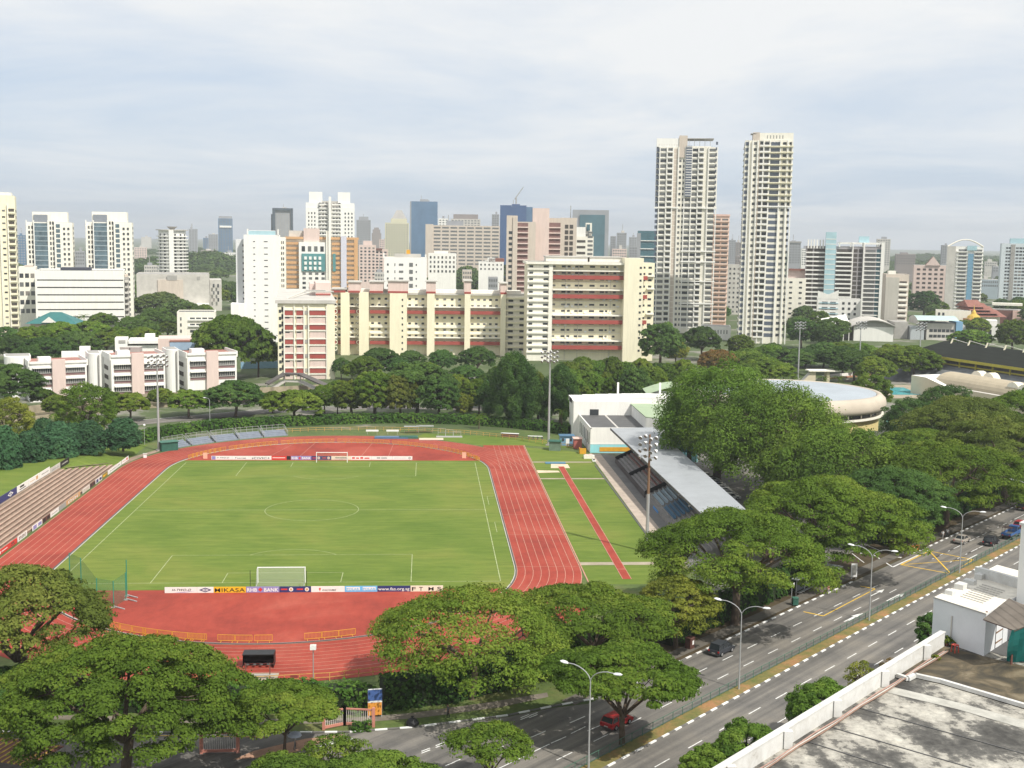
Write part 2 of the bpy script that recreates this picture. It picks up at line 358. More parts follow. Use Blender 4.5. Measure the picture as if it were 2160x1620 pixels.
def crown_clumps(kind, r, h, g, skirt=1):
    """clump centres, radii for a crown of radius r, tree height h"""
    C = []; Rr = []
    ph = g.random(4) * 6.28
    def rr(t): return r * (1 + .11 * math.sin(2 * t + ph[0]) + .10 * math.sin(3 * t + ph[1]) + .09 * math.sin(5 * t + ph[2]) + .05 * math.sin(9 * t + ph[3]))
    if kind == 'rain':
        cr = max(.105 * r, .7); n = int(2.1 * (r / cr) ** 2); lay = max(3, int(n * .6))
        for i in range(n + lay):
            low = i >= n; k_ = i - n if low else i; nn = lay if low else n
            t = k_ * 2.39996 + g.normal() * .25; q = math.sqrt((k_ + .5) / nn)
            if low: q = .72 + .30 * q
            R1 = rr(t) * (.95 if not low else .93); cs = cr * (.75 + .8 * g.random())
            zz = h - cs * .45 - (h * (.36 if skirt > .25 else .2)) * q ** 2.6 + (math.sin(q * 8 + 2 * math.sin(2 * t + ph[1])) + math.sin(3 * t + q * 5 + ph[3])) * .028 * h
            if low: zz -= h * (.06 + .17 * g.random()) * skirt ; R1 *= 1 - .10 * g.random()
            if g.random() < .05: continue
            C.append((q * R1 * math.cos(t), q * R1 * math.sin(t), zz)); Rr.append(cs)
        flat = .5
    elif kind in ('round', 'dense'):
        cr = max(.17 * r, .5); n = int(3.6 * (r / cr) ** 2 * (1.0 if kind == 'dense' else .8)); hc = h - r * .0; zr = min(h * .42, r * 1.15)
        for i in range(n):
            z = 1 - 1.75 * (i + .5) / n; t = i * 2.39996; q = math.sqrt(max(0, 1 - z * z)); R1 = rr(t) * .9
            cs = cr * (.7 + .7 * g.random()); j = .86 + .2 * g.random()
            if g.random() < .05: continue
            C.append((q * R1 * j * math.cos(t), q * R1 * j * math.sin(t), h - zr + z * zr * .9 * j - cs * .3)); Rr.append(cs)
        flat = .75
    elif kind == 'weeping':
        cr = .19 * r; n = 135; zr = h * .45
        for i in range(n):
            z = 1 - 1.6 * (i + .5) / n; t = i * 2.39996; q = math.sqrt(max(0, 1 - z * z)); R1 = rr(t) * .9
            cs = cr * (.6 + .8 * g.random()); j = .80 + .30 * g.random()
            C.append((q * R1 * j * math.cos(t), q * R1 * j * math.sin(t), h - zr + z * zr * .95 * j - cs * .3)); Rr.append(cs)
        flat = .8
    elif kind == 'casuarina':
        n = 190
        for i in range(n):
            u = (i + .5) / n; z = h * (.18 + .80 * u); q = r * (math.sin(min(1, (1 - u) * 1.5 + .12) * 1.57)) * (.35 + .65 * g.random()); t = i * 2.4 + g.random()
            C.append((q * math.cos(t), q * math.sin(t), z)); Rr.append(r * .17 * (.7 + .6 * g.random()))
        flat = 1.5
    elif kind == 'conifer':
        n = 110
        for i in range(n):
            u = (i + .5) / n; z = h * (.12 + .84 * u); q = r * math.sin(min(1, (1 - u) * 1.25 + .18) * 1.57) * (.72 + .3 * g.random()); t = i * 2.4
            C.append((q * math.cos(t), q * math.sin(t), z)); Rr.append(r * .26 * (.75 + .5 * g.random()))
        flat = 1.15
    return np.array(C), np.array(Rr), flat
def trunk_mesh(kind, r, h, C, g, tr=None):
    m = M(); tr = tr or max(.16, .028 * h + .012 * r)
    if kind in ('casuarina', 'conifer'):
        m.tube([(0, 0, -.3), (0.02, 0, h * .4), (0, 0.03, h * .9)], [tr, tr * .7, tr * .15], BARK, 7); return m.mesh('trunk')
    fz = h * (.34 if kind == 'rain' else .36)
    m.tube([(0, 0, -.4), (0, 0, .25), (.03 * h * g.normal(), .03 * h * g.normal(), fz)], [tr * 1.5, tr * 1.05, tr * .85], BARK, 9)
    top = Vector(m.v[-9]); top = Vector((0, 0, fz))
    nb = 6 if kind != 'rain' else 8
    for i in range(nb):
        t = 2 * math.pi * (i + .5 * g.random()) / nb; q = r * (.42 + .2 * g.random())
        zt = h * (.70 if kind == 'rain' else .72); e = Vector((q * math.cos(t), q * math.sin(t), zt))
        mid = top.lerp(e, .5) + Vector((0, 0, -.03 * h + .06 * h * g.random()))
        m.tube([top - Vector((0, 0, .3)), mid, e], [tr * .6, tr * .4, tr * .22], BARK, 6)
        # second order, to the nearest clumps
        dd = np.linalg.norm(C - np.array(e), axis=1); near = np.argsort(dd)[:30]
        for k in g.choice(near, min(4, len(near)), replace=False):
            c = Vector(C[k]) - Vector((0, 0, .2)); md = e.lerp(c, .5) + Vector((0, 0, -.02 * h))
            m.tube([e, md, c], [tr * .22, tr * .13, tr * .05], BARK, 5)
    return m.mesh('trunk')
PER = dict(rain=200, round=180, dense=200, weeping=420, casuarina=160, conifer=150)
def make_tree_meshes(kind, r, h, leafm, seed, leaf=.3, per=None, tr=None, skirt=1):
    g = np.random.default_rng(seed); C, Rr, flat = crown_clumps(kind, r, h, g, skirt)
    per = per or PER[kind]
    # smooth patches of lighter and darker foliage over the crown
    ph = g.random((3, 3)) * 6; tint = .42 + .16 * np.sin(C @ (g.normal(size=3) * 3.2 / r) + ph[0, 0]) + .12 * np.sin(C @ (g.normal(size=3) * 6 / r) + ph[0, 1]) + .16 * (g.random(len(C)) - .5)
    if kind == 'casuarina': P, Nn, S, T = shell(C, Rr, flat, per, leaf, .1, -1, tint)
    elif kind == 'weeping':
        P, Nn, S, T = shell(C, Rr, flat, per, leaf, .35, -.45, tint, .6)
    else: P, Nn, S, T = shell(C, Rr, flat, per, leaf, .4, -.35, tint)
    me = leaves_mesh('crown', P, Nn, S, T, LM[leafm], .3 if kind == 'casuarina' else .62)
    return trunk_mesh(kind, r, h, C, g, tr), me
def tree(label, x, y, r, h, kind='rain', leafm='rain', z=0, seed=None, leaf=.3, per=None, name='rain_tree', group=None, meshes=None, sc=None, tr=None, skirt=1, tone=None):
    seed = seed if seed is not None else int(abs(x * 13 + y * 7)) + 5
    if meshes is None: meshes = make_tree_meshes(kind, r, h, leafm, seed, leaf, per, tr, skirt)
    t = thing(name, label, 'tree', (x, y, z), random.random() * 6.28 if meshes and sc else 0, group)
    for nm, me in zip(('trunk', 'crown'), meshes):
        o = bpy.data.objects.new(nm, me); COL.objects.link(o); o.parent = t
    o.color = ((tone or random.uniform(.43, .68)) if sc or tone else random.uniform(.52, .60), random.uniform(.477, .507) if sc else random.uniform(.486, .499), 0, 1)
    if sc: t.scale = sc
    return t
PROTO = {}
def proto(kind, leafm, v):
    k = (kind, leafm, v)
    if k not in PROTO:
        r, h = {'rain': (8, 11), 'round': (5, 10), 'dense': (5, 10), 'casuarina': (5, 18), 'conifer': (3.2, 8), 'weeping': (9, 18)}[kind]
        PROTO[k] = (make_tree_meshes(kind, r, h, leafm, 100 + v * 17, leaf=.33, per={'rain': 95, 'round': 95, 'dense': 95}.get(kind, 140)), r, h)
    return PROTO[k]
def ptree(label, x, y, r, h, kind='rain', leafm='rain', z=0, group=None, name=None, v=None):
    v = random.randrange(3) if v is None else v
    ms, r0, h0 = proto(kind, leafm, v)
    return tree(label, x, y, r, h, z=z, meshes=ms, sc=(r / r0, r / r0 * random.uniform(.9, 1.1), h / h0), group=group,
                name=name or {'rain': 'rain_tree', 'round': 'broadleaf_tree', 'dense': 'broadleaf_tree', 'casuarina': 'casuarina_tree', 'conifer': 'conifer_tree', 'weeping': 'weeping_tree'}[kind])
def top_row(kind, x, y, z0, r, h):
    if kind == 'rain': return min(prj(x, y + r * q, z0 + h * (1 - .36 * q ** 2.6) + .15)[1] for q in (0, .3, .5, .65, .8, .95))
    zr = min(h * .42, r * 1.15) if kind in ('round', 'dense') else (h * .45 if kind == 'weeping' else .1 * h)
    return min(prj(x, y + r * .9 * math.sin(a), z0 + h - zr * (1 - math.cos(a)))[1] for a in (0, .3, .6, .9, 1.2))
def pxtree(label, cx, half, ytop, ybase, kind='rain', leafm='rain', own=False, **k):
    """a tree surveyed from the picture: crown centre, half width, top row and foot row"""
    x, y = at(cx, ybase, k.get('z', 0)); d = math.hypot(x - CX, y - CY); d = math.sqrt(d * d + (CZ - k.get('z', 0)) ** 2)
    s = F / d; r = half / s * (.91 if kind == 'rain' else .96); z0 = k.get('z', 0); lo, hi = 0, 60
    for _ in range(40):
        m_ = (lo + hi) / 2
        if top_row(kind, x, y, z0, r, m_) < ytop: hi = m_
        else: lo = m_
    h = max(m_, 2)
    return (tree if own else ptree)(label, x, y, r, h, kind, leafm, **k)
def hedge(name, label, pts, w, h, leafm='hedge', z=0, leaf=.22, dens=9, cat='hedge', group=None):
    """clipped hedge along a polyline: woody core plus leaves over its skin"""
    core = M(); Ps = []; Ns = []
    for a, b in zip(pts[:-1], pts[1:]):
        a = np.array(a, float); b = np.array(b, float); L_ = np.linalg.norm(b - a); d = (b - a) / L_; n = np.array([-d[1], d[0]])
        q = [a + n * w * .42, b + n * w * .42, b - n * w * .42, a - n * w * .42]; core.prism([tuple(p) for p in q], z, z + h * .93, MC['hedge_core'])
        cnt = int(L_ * (2 * h + w) * dens); u = RNG.random(cnt) * (L_ + .4); v = RNG.random(cnt) * (2 * h + w)
        side = np.where(v < h, -1, np.where(v < h + w, 0, 1)); off = np.where(side == 0, v - h - w / 2, side * w / 2) ; zz = np.where(side == 0, h, np.where(v < h, v, v - h - w))
        bump = .22 * np.sin(u * 1.3 + off) + .15 * np.sin(u * 3.1 + zz * 2) + RNG.normal(size=cnt) * .10
        off = off + np.where(side != 0, side * bump, 0); zz = zz + np.where(side == 0, bump, 0)
        Ps.append(np.stack([a[0] + d[0] * u + n[0] * off, a[1] + d[1] * u + n[1] * off, z + np.maximum(zz, .05)], 1))
        Ns.append(np.stack([n[0] * side, n[1] * side, (side == 0) * 1.0 + .35], 1) + RNG.normal(size=(cnt, 3)) * .4)
    P = np.concatenate(Ps); Nn = np.concatenate(Ns); n = len(P)
    T = .4 + .25 * np.sin(P[:, 0] * .35 + P[:, 1] * .2) + (RNG.random(n) - .5) * .6
    t = thing(name, label, cat, (0, 0, 0), 0, group)
    core.build('branches', t)
    o = bpy.data.objects.new('foliage', leaves_mesh('foliage', P, Nn, leaf * (.6 + .8 * RNG.random(n)), T, LM[leafm], .7)); COL.objects.link(o); o.parent = t; o.color = (.5, .5, 0, 1)
    return t
mat('hedge_core', (.018, .030, .010), .95, .3, 1)
# ------------------------------------------------------------------ ground, stadium surfaces
def disc(m, r, z, mt, n=96, c=(0, 0)): m.poly([(c[0] + r * math.cos(2 * math.pi * i / n), c[1] + r * math.sin(2 * math.pi * i / n), z) for i in range(n)], mt)
g = M(); disc(g, 12000, 0, MC['city_ground']); struct('ground', g)
def sheet(name, pts, z, mt): return struct(name, M().poly([(*p[:2], z) for p in pts], mt))
sheet('stadium_lawn', [(-60, -54), (30, -54), (52, -40), (66, -26), (66, 150), (40, 152), (9, 153), (-20, 147), (-52, 128), (-60, 100)], .02, MC['rough_grass'])
Y0, Y1, R0, R1 = 8.4, 92.8, 37.4, 48.0
def oval(r, n=48):
    p = []
    for i in range(n + 1):
        t = math.pi + math.pi * i / n; p.append((r * math.cos(t), Y0 + r * math.sin(t)))
    for i in range(n + 1):
        t = math.pi * i / n; p.append((r * math.cos(t), Y1 + r * math.sin(t)))
    return p
def ring(m, ra, rb, z, mt, n=48):
    a, b = oval(ra, n), oval(rb, n); k = len(a)
    for i in range(k): j = (i + 1) % k; m.poly([(*b[i], z), (*b[j], z), (*a[j], z), (*a[i], z)], mt)
RUB = MC['track_rubber']
m = M(); ring(m, R0, R1, .05, RUB); m.poly([(R0, Y1, .054), (R1, Y1, .054), (R1, 126, .054), (R0, 126, .054)], RUB); struct('running_track', m)
m = M(); m.poly([(*p, .045) for p in oval(R0)], RUB); struct('track_apron', m)
m = M()
for i in range(40):
    a0, a1 = R_(205 + i * 3.25), R_(205 + (i + 1) * 3.25)
    m.poly([((R1 - .1) * math.cos(a0), Y0 + (R1 - .1) * math.sin(a0), .048), ((R1 + 3.7) * math.cos(a0), Y0 + (R1 + 3.7) * math.sin(a0), .048), ((R1 + 3.7) * math.cos(a1), Y0 + (R1 + 3.7) * math.sin(a1), .048), ((R1 - .1) * math.cos(a1), Y0 + (R1 - .1) * math.sin(a1), .048)], RUB)
struct('outer_track_apron', m)
c = []
def edge_x(y, r=R0 - .15): 
    return math.sqrt(r * r - (Y0 - y) ** 2) if y < Y0 else (math.sqrt(r * r - (y - Y1) ** 2) if y > Y1 else r)
ys = [-3.7 + i * (103.9 + 3.7) / 60 for i in range(61)]
m = M(); m.poly([(edge_x(y), y, .065) for y in ys] + [(-edge_x(y), y, .065) for y in reversed(ys)], MC['pitch_grass']); struct('pitch', m)
LW = .09
lm = M()
w8 = (R1 - R0) / 8
for k in range(0, 9):
    r = R0 + .08 + (R1 - R0 - .16) * k / 8; ww = .09 if 0 < k < 8 else .13
    ring(lm, r - ww / 2, r + ww / 2, .075, TLINE)
    if k > 1:
        lm.poly([(r - ww / 2, Y1, .078), (r + ww / 2, Y1, .078), (r + ww / 2, 125.6, .078), (r - ww / 2, 125.6, .078)], TLINE)
for y in (8.4, 30, 46, 68, 92.8, 112):
    lm.poly([(R0, y, .08), (R1, y, .08), (R1, y + .1, .08), (R0, y + .1, .08)], TLINE)
for i in range(18):                       # relay and stagger ticks on the far bend
    t = R_(35 + i * 6.5); ra = R0 + 1.3 * (i % 7) + .6
    a = Vector((ra * math.cos(t), Y1 + ra * math.sin(t), .082)); b = Vector(((ra + 1.3) * math.cos(t), Y1 + (ra + 1.3) * math.sin(t), .082)); s_ = (b - a).normalized().cross(Vector((0, 0, 1))) * .08
    lm.poly([a - s_, b - s_, b + s_, a + s_], TLINE)
struct('track_lines', lm)
# steeple/throw sector lines in the far red area
m = M()
for a, b in (((-17, 104.2), (-12, 127)), ((-9, 104.2), (-6.5, 129)), ((6, 104.2), (8.5, 130)), ((13, 104.2), (14, 128))):
    d = Vector((b[0] - a[0], b[1] - a[1], 0)).normalized().cross(Vector((0, 0, 1))) * .05
    m.poly([(a[0] - d.x, a[1] - d.y, .062), (b[0] - d.x, b[1] - d.y, .062), (b[0] + d.x, b[1] + d.y, .062), (a[0] + d.x, a[1] + d.y, .062)], TLINE)
struct('sector_lines', m)
# kerb round the infield (black rubber edge with a white rail)
kb = M(); a = [p for p in oval(R0 - .05)]; 
for i in range(len(a)):
    p, q = a[i], a[(i + 1) % len(a)]
    kb.bar((*p, .13), (*q, .13), .16, .16, DGREY)
struct('track_kerb', kb)
kb = M(); a = oval(R0 - .28)
for i in range(len(a)):
    p, q = a[i], a[(i + 1) % len(a)]; kb.bar((*p, .10), (*q, .10), .12, .10, LGREY)
struct('drain_edge', kb)
# pitch markings
PL = 101.29; pw = 34.3
m = M()
def ln(x0, y0, x1, y1, w=.13, z=.085, mt=PLINE):
    d = Vector((x1 - x0, y1 - y0, 0)); s_ = d.normalized().cross(Vector((0, 0, 1))) * w / 2
    m.poly([(x0 - s_.x, y0 - s_.y, z), (x1 - s_.x, y1 - s_.y, z), (x1 + s_.x, y1 + s_.y, z), (x0 + s_.x, y0 + s_.y, z)], mt)
ln(-pw, 0, pw, 0); ln(-pw, PL, pw, PL); ln(-pw, PL / 2, pw, PL / 2)
for sx in (-1, 1): ln(sx * pw, 0, sx * pw, PL, z=.088)
for y0, sg in ((0, 1), (PL, -1)):
    for hw, dp in ((20.16, 16.5), (9.16, 5.5)):
        ln(-hw, y0 + sg * dp, hw, y0 + sg * dp, .1, .09)
        for sx in (-1, 1): ln(sx * hw, y0, sx * hw, y0 + sg * dp, .12, .087)
    for i in range(12):
        a0 = R_(37 + i * 106 / 12); a1 = R_(37 + (i + 1) * 106 / 12)
        ln(9.15 * math.cos(a0), y0 + sg * (11 + 9.15 * math.sin(a0)), 9.15 * math.cos(a1), y0 + sg * (11 + 9.15 * math.sin(a1)), .1)
for i in range(48):
    a0 = 2 * math.pi * i / 48; a1 = 2 * math.pi * (i + 1) / 48
    ln(9.15 * math.cos(a0), PL / 2 + 9.15 * math.sin(a0), 9.15 * math.cos(a1), PL / 2 + 9.15 * math.sin(a1), .11, .092)
for (bx, by) in ((35.3, 55), (35.6, 32)): ln(bx, by, bx, by + 8, .1, .088); ln(bx, by + 8, bx + 1.2, by + 8, .1, .088)
struct('pitch_lines', m)
# field side: lawn, run-up, paths, sand pit, promenade
sheet('side_lawn', [(48.3, -2), (63.0, -2), (63.0, 96), (63.4, 113), (59, 118), (52, 121), (48.3, 123)], .04, MC['pitch_grass'])
sheet('far_lawn', [(R0 - 1, 126), (48.2, 126), (62, 121), (60, 132), (40, 141), (22, 145), (20, 139)], .045, MC['pitch_grass'])
m = M()
for y0, y1, x1 in ((81.3, 82.5, 63), (101.6, 102.9, 62.8), (9.2, 11, 63)): m.poly([(48.3, y0, .06), (x1, y0, .06), (x1, y1, .06), (48.3, y1, .06)], CONC)
struct('field_paths', m)
m = M(); m.poly([(54.0, .8, .075), (55.3, .8, .075), (55.3, 96.5, .075), (54.0, 96.5, .075)], RUB); struct('runway', m)
m = M()
for x in (53.95, 55.35): m.poly([(x - .05, .8, .085), (x + .05, .8, .085), (x + .05, 96.5, .085), (x - .05, 96.5, .085)], TLINE)
m.poly([(48.1, -2, .085), (48.3, -2, .085), (48.3, 126, .085), (48.1, 126, .085)], TLINE); m.poly([(54, 6.5, .087), (55.3, 6.5, .087), (55.3, 6.7, .087), (54, 6.7, .087)], TLINE)
struct('runway_lines', m)
m = M(); m.poly([(52.0, 94.5, .07), (56.6, 94.5, .07), (56.6, 99.5, .07), (52.6, 99.8, .07)], SAND); m.poly([(48.4, 88.5, .07), (53.6, 89.3, .07), (53.4, 91.2, .07), (48.4, 91.8, .07)], SAND); struct('sand_pit', m)
m = M().box(51.3, 99.9, .04, 56.2, 101.5, .25, mat('pit_cover_blue', (.08, .20, .30), .6, .1, 1)); tag(m.build('pit_cover'), 'blue cover sheet at the end of the sand pit', 'pit cover')
sheet('promenade', [(63.3, 10), (66.4, 10), (66.6, 114), (63.8, 114)], .07, mat('promenade_paving', (.42, .35, .29), .9, .2, .4))
sheet('stand_forecourt', [(66.3, 5), (69.5, 5), (69.5, 112), (66.6, 112)], .06, mat('forecourt_asphalt', (.16, .155, .15), .9, .15, .3))
m = M(); m.box(62.95, 10, 0, 63.25, 98, .12, DGREY); struct('drain_kerb', m)
# avenue
AS = MC['asphalt']
def strip(name, s0, s1, c0, c1, z, mt): return struct(name, M().poly([rd(s0, c0, z), rd(s1, c0, z), rd(s1, c1, z), rd(s0, c1, z)], mt))
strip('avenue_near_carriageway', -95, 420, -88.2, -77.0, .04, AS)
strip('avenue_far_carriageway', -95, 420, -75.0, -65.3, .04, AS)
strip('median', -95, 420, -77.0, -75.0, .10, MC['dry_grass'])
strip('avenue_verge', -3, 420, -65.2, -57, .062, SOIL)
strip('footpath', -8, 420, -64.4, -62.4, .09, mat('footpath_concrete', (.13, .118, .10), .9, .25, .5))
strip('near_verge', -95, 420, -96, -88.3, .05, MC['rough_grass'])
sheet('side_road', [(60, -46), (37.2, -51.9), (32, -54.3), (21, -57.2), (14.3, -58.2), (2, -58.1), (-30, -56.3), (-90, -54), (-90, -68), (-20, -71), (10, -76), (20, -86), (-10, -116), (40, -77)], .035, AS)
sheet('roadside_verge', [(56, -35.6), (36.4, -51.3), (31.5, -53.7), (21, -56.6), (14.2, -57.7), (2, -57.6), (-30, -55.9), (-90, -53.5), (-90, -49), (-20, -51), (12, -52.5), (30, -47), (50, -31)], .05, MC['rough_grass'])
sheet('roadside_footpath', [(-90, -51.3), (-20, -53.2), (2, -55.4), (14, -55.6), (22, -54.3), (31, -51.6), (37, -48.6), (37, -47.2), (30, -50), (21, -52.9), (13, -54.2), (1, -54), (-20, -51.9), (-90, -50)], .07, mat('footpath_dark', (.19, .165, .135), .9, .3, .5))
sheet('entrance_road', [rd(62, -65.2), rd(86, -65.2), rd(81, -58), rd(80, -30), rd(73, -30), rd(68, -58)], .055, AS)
sheet('brick_island', [(2.6, -64.6), (8, -63.8), (13.6, -58.6), (9.5, -59.6), (4.5, -62.5)], .06, mat('brick_paving', (.42, .25, .17), .9, .2, .8))
def kerb_line(name, s0, s1, c, h=.13, w=.25, pat=1.25, gap=None):
    a = M(); b = M(); s = s0; i = 0
    while s < s1:
        e = min(s + pat, s1)
        if not (gap and gap[0] < s < gap[1]):
            (a if i % 2 else b).bar(rd(s, c, h / 2 + .03), rd(e, c, h / 2 + .03), w, h, WHT if i % 2 else KERB)
        s = e; i += 1
    x = M(); x.v = a.v + b.v; n = len(a.v); x.f = a.f + [tuple(q + n for q in f) for f in b.f]
    x.mats = [WHT, KERB]; x.mi = [0] * len(a.f) + [1] * len(b.f); return struct(name, x)
kerb_line('kerb_stadium_side', 8, 330, -65.25, gap=(62, 85)); kerb_line('kerb_median_right', -60, 330, -77.05)
kerb_line('kerb_median_left', -60, 330, -74.95, pat=9999); kerb_line('kerb_near_side', -60, 330, -88.3, pat=9999)
m = M(); pl = [(59, -43), (45, -48.3), (37, -51.6), (31.8, -54.0), (21, -57.0), (14.2, -58.0), (2, -57.9), (-30, -56.1), (-90, -53.8)]; k = 0
pl[0] = rd(8, -65.25)[:2]
for a, b in zip(pl[:-1], pl[1:]):
    a = Vector((*a, .1)); b = Vector((*b, .1)); L_ = (b - a).length; n = max(1, int(L_ / 1.3))
    for i in range(n): m.bar(a.lerp(b, i / n), a.lerp(b, (i + 1) / n), .25, .13, WHT if k % 2 else KERB); k += 1
struct('kerb_corner', m)
# carriageway markings
m = M()
def dash(s0, s1, c, w=.14, z=.055, mt=LINE): m.poly([rd(s0, c - w / 2, z), rd(s1, c - w / 2, z), rd(s1, c + w / 2, z), rd(s0, c + w / 2, z)], mt)
s = -60
while s < 330:
    for c in (-80.7, -84.4): dash(s, s + 2.75, c)
    if not 66 < s < 84:
        for c in (-69.1, -72.2): dash(s + .8, s + 3.4, c)
    s += 6.35
for c in (-69.1, -72.2):
    for s in range(86, 130, 8): dash(s, s + 5, c)
for s in (44, 57, 90): dash(s, s + 4.6, -73.7, .2); 
for s, c in ((57.5, -70.8), (43, -73.5), (57.5, -74.0)):
    dash(s, s + 3.2, c, .22, .058); m.poly([rd(s + 3.2, c - .5, .058), rd(s + 5.2, c, .058), rd(s + 3.2, c + .5, .058)], LINE)
struct('lane_markings', m)
m = M()
def dl(p, q, w, mt=YLINE, z=.06):
    p = Vector((*p[:2], z)); q = Vector((*q[:2], z)); s_ = (q - p).normalized().cross(Vector((0, 0, 1))) * w / 2
    m.poly([p - s_, q - s_, q + s_, p + s_], mt)
bx = [at(1900, 1192), at(1960, 1163), at(2053, 1181), at(2006, 1211)]
for i in range(4): dl(bx[i], bx[(i + 1) % 4], .28, z=.060 + .003 * i)
dl(bx[0], bx[2], .2, z=.075); dl(bx[1], bx[3], .26, z=.079)
b1 = [at(1695, 1291), at(1737, 1300), at(1846, 1243), at(1815, 1237)]
for i in range(3): dl(b1[i], b1[i + 1], .3 if i != 1 else .18, z=.060 + .003 * i)
struct('yellow_box_markings', m)
m = M()
dl(at(1805, 1147), at(1883, 1197), .25, LINE, .075); dl(at(1883, 1197), at(1960, 1161), .3, LINE, .079)
dl(at(1797, 1155), at(1818, 1169), .25, LINE, .075); dl(at(1797, 1168), at(1823, 1188), .15, LINE, .075)
dl(at(1832, 1152), at(1860, 1164), .2, LINE, .075); dl(at(1880, 1170), at(1890, 1175), .35, LINE, .075); dl(at(1890, 1177), at(1902, 1176), .35, LINE, .078)
dl(at(1887, 1172), at(1901, 1178), .2, LINE, .08)
# pairs of short bars where the slip joins (seen at the bottom)
for (x, y) in ((898, 1583), (928, 1571), (961, 1562), (736, 1563), (1048, 1534 - 12), (1107, 1512), (1125, 1508)):
    p = at(x - 9, y + 3); q = at(x + 9, y - 4); dl(p, q, .16, LINE, .062)
    p = at(x - 9, y + 7); q = at(x + 9, y); dl(p, q, .16, LINE, .062)
for (x, y) in ((1218, 1519), (1255, 1537 - 1), (1178, 1562), (1135, 1550), (1047, 1582), (1090, 1604), (955, 1610), (690, 1570), (700, 1570)):
    dl(at(x - 16, y + 7), at(x + 16, y - 7), .16, LINE, .066)
dl(at(0, 1548), at(560, 1556), .12, YLINE, .066)
struct('junction_markings', m)
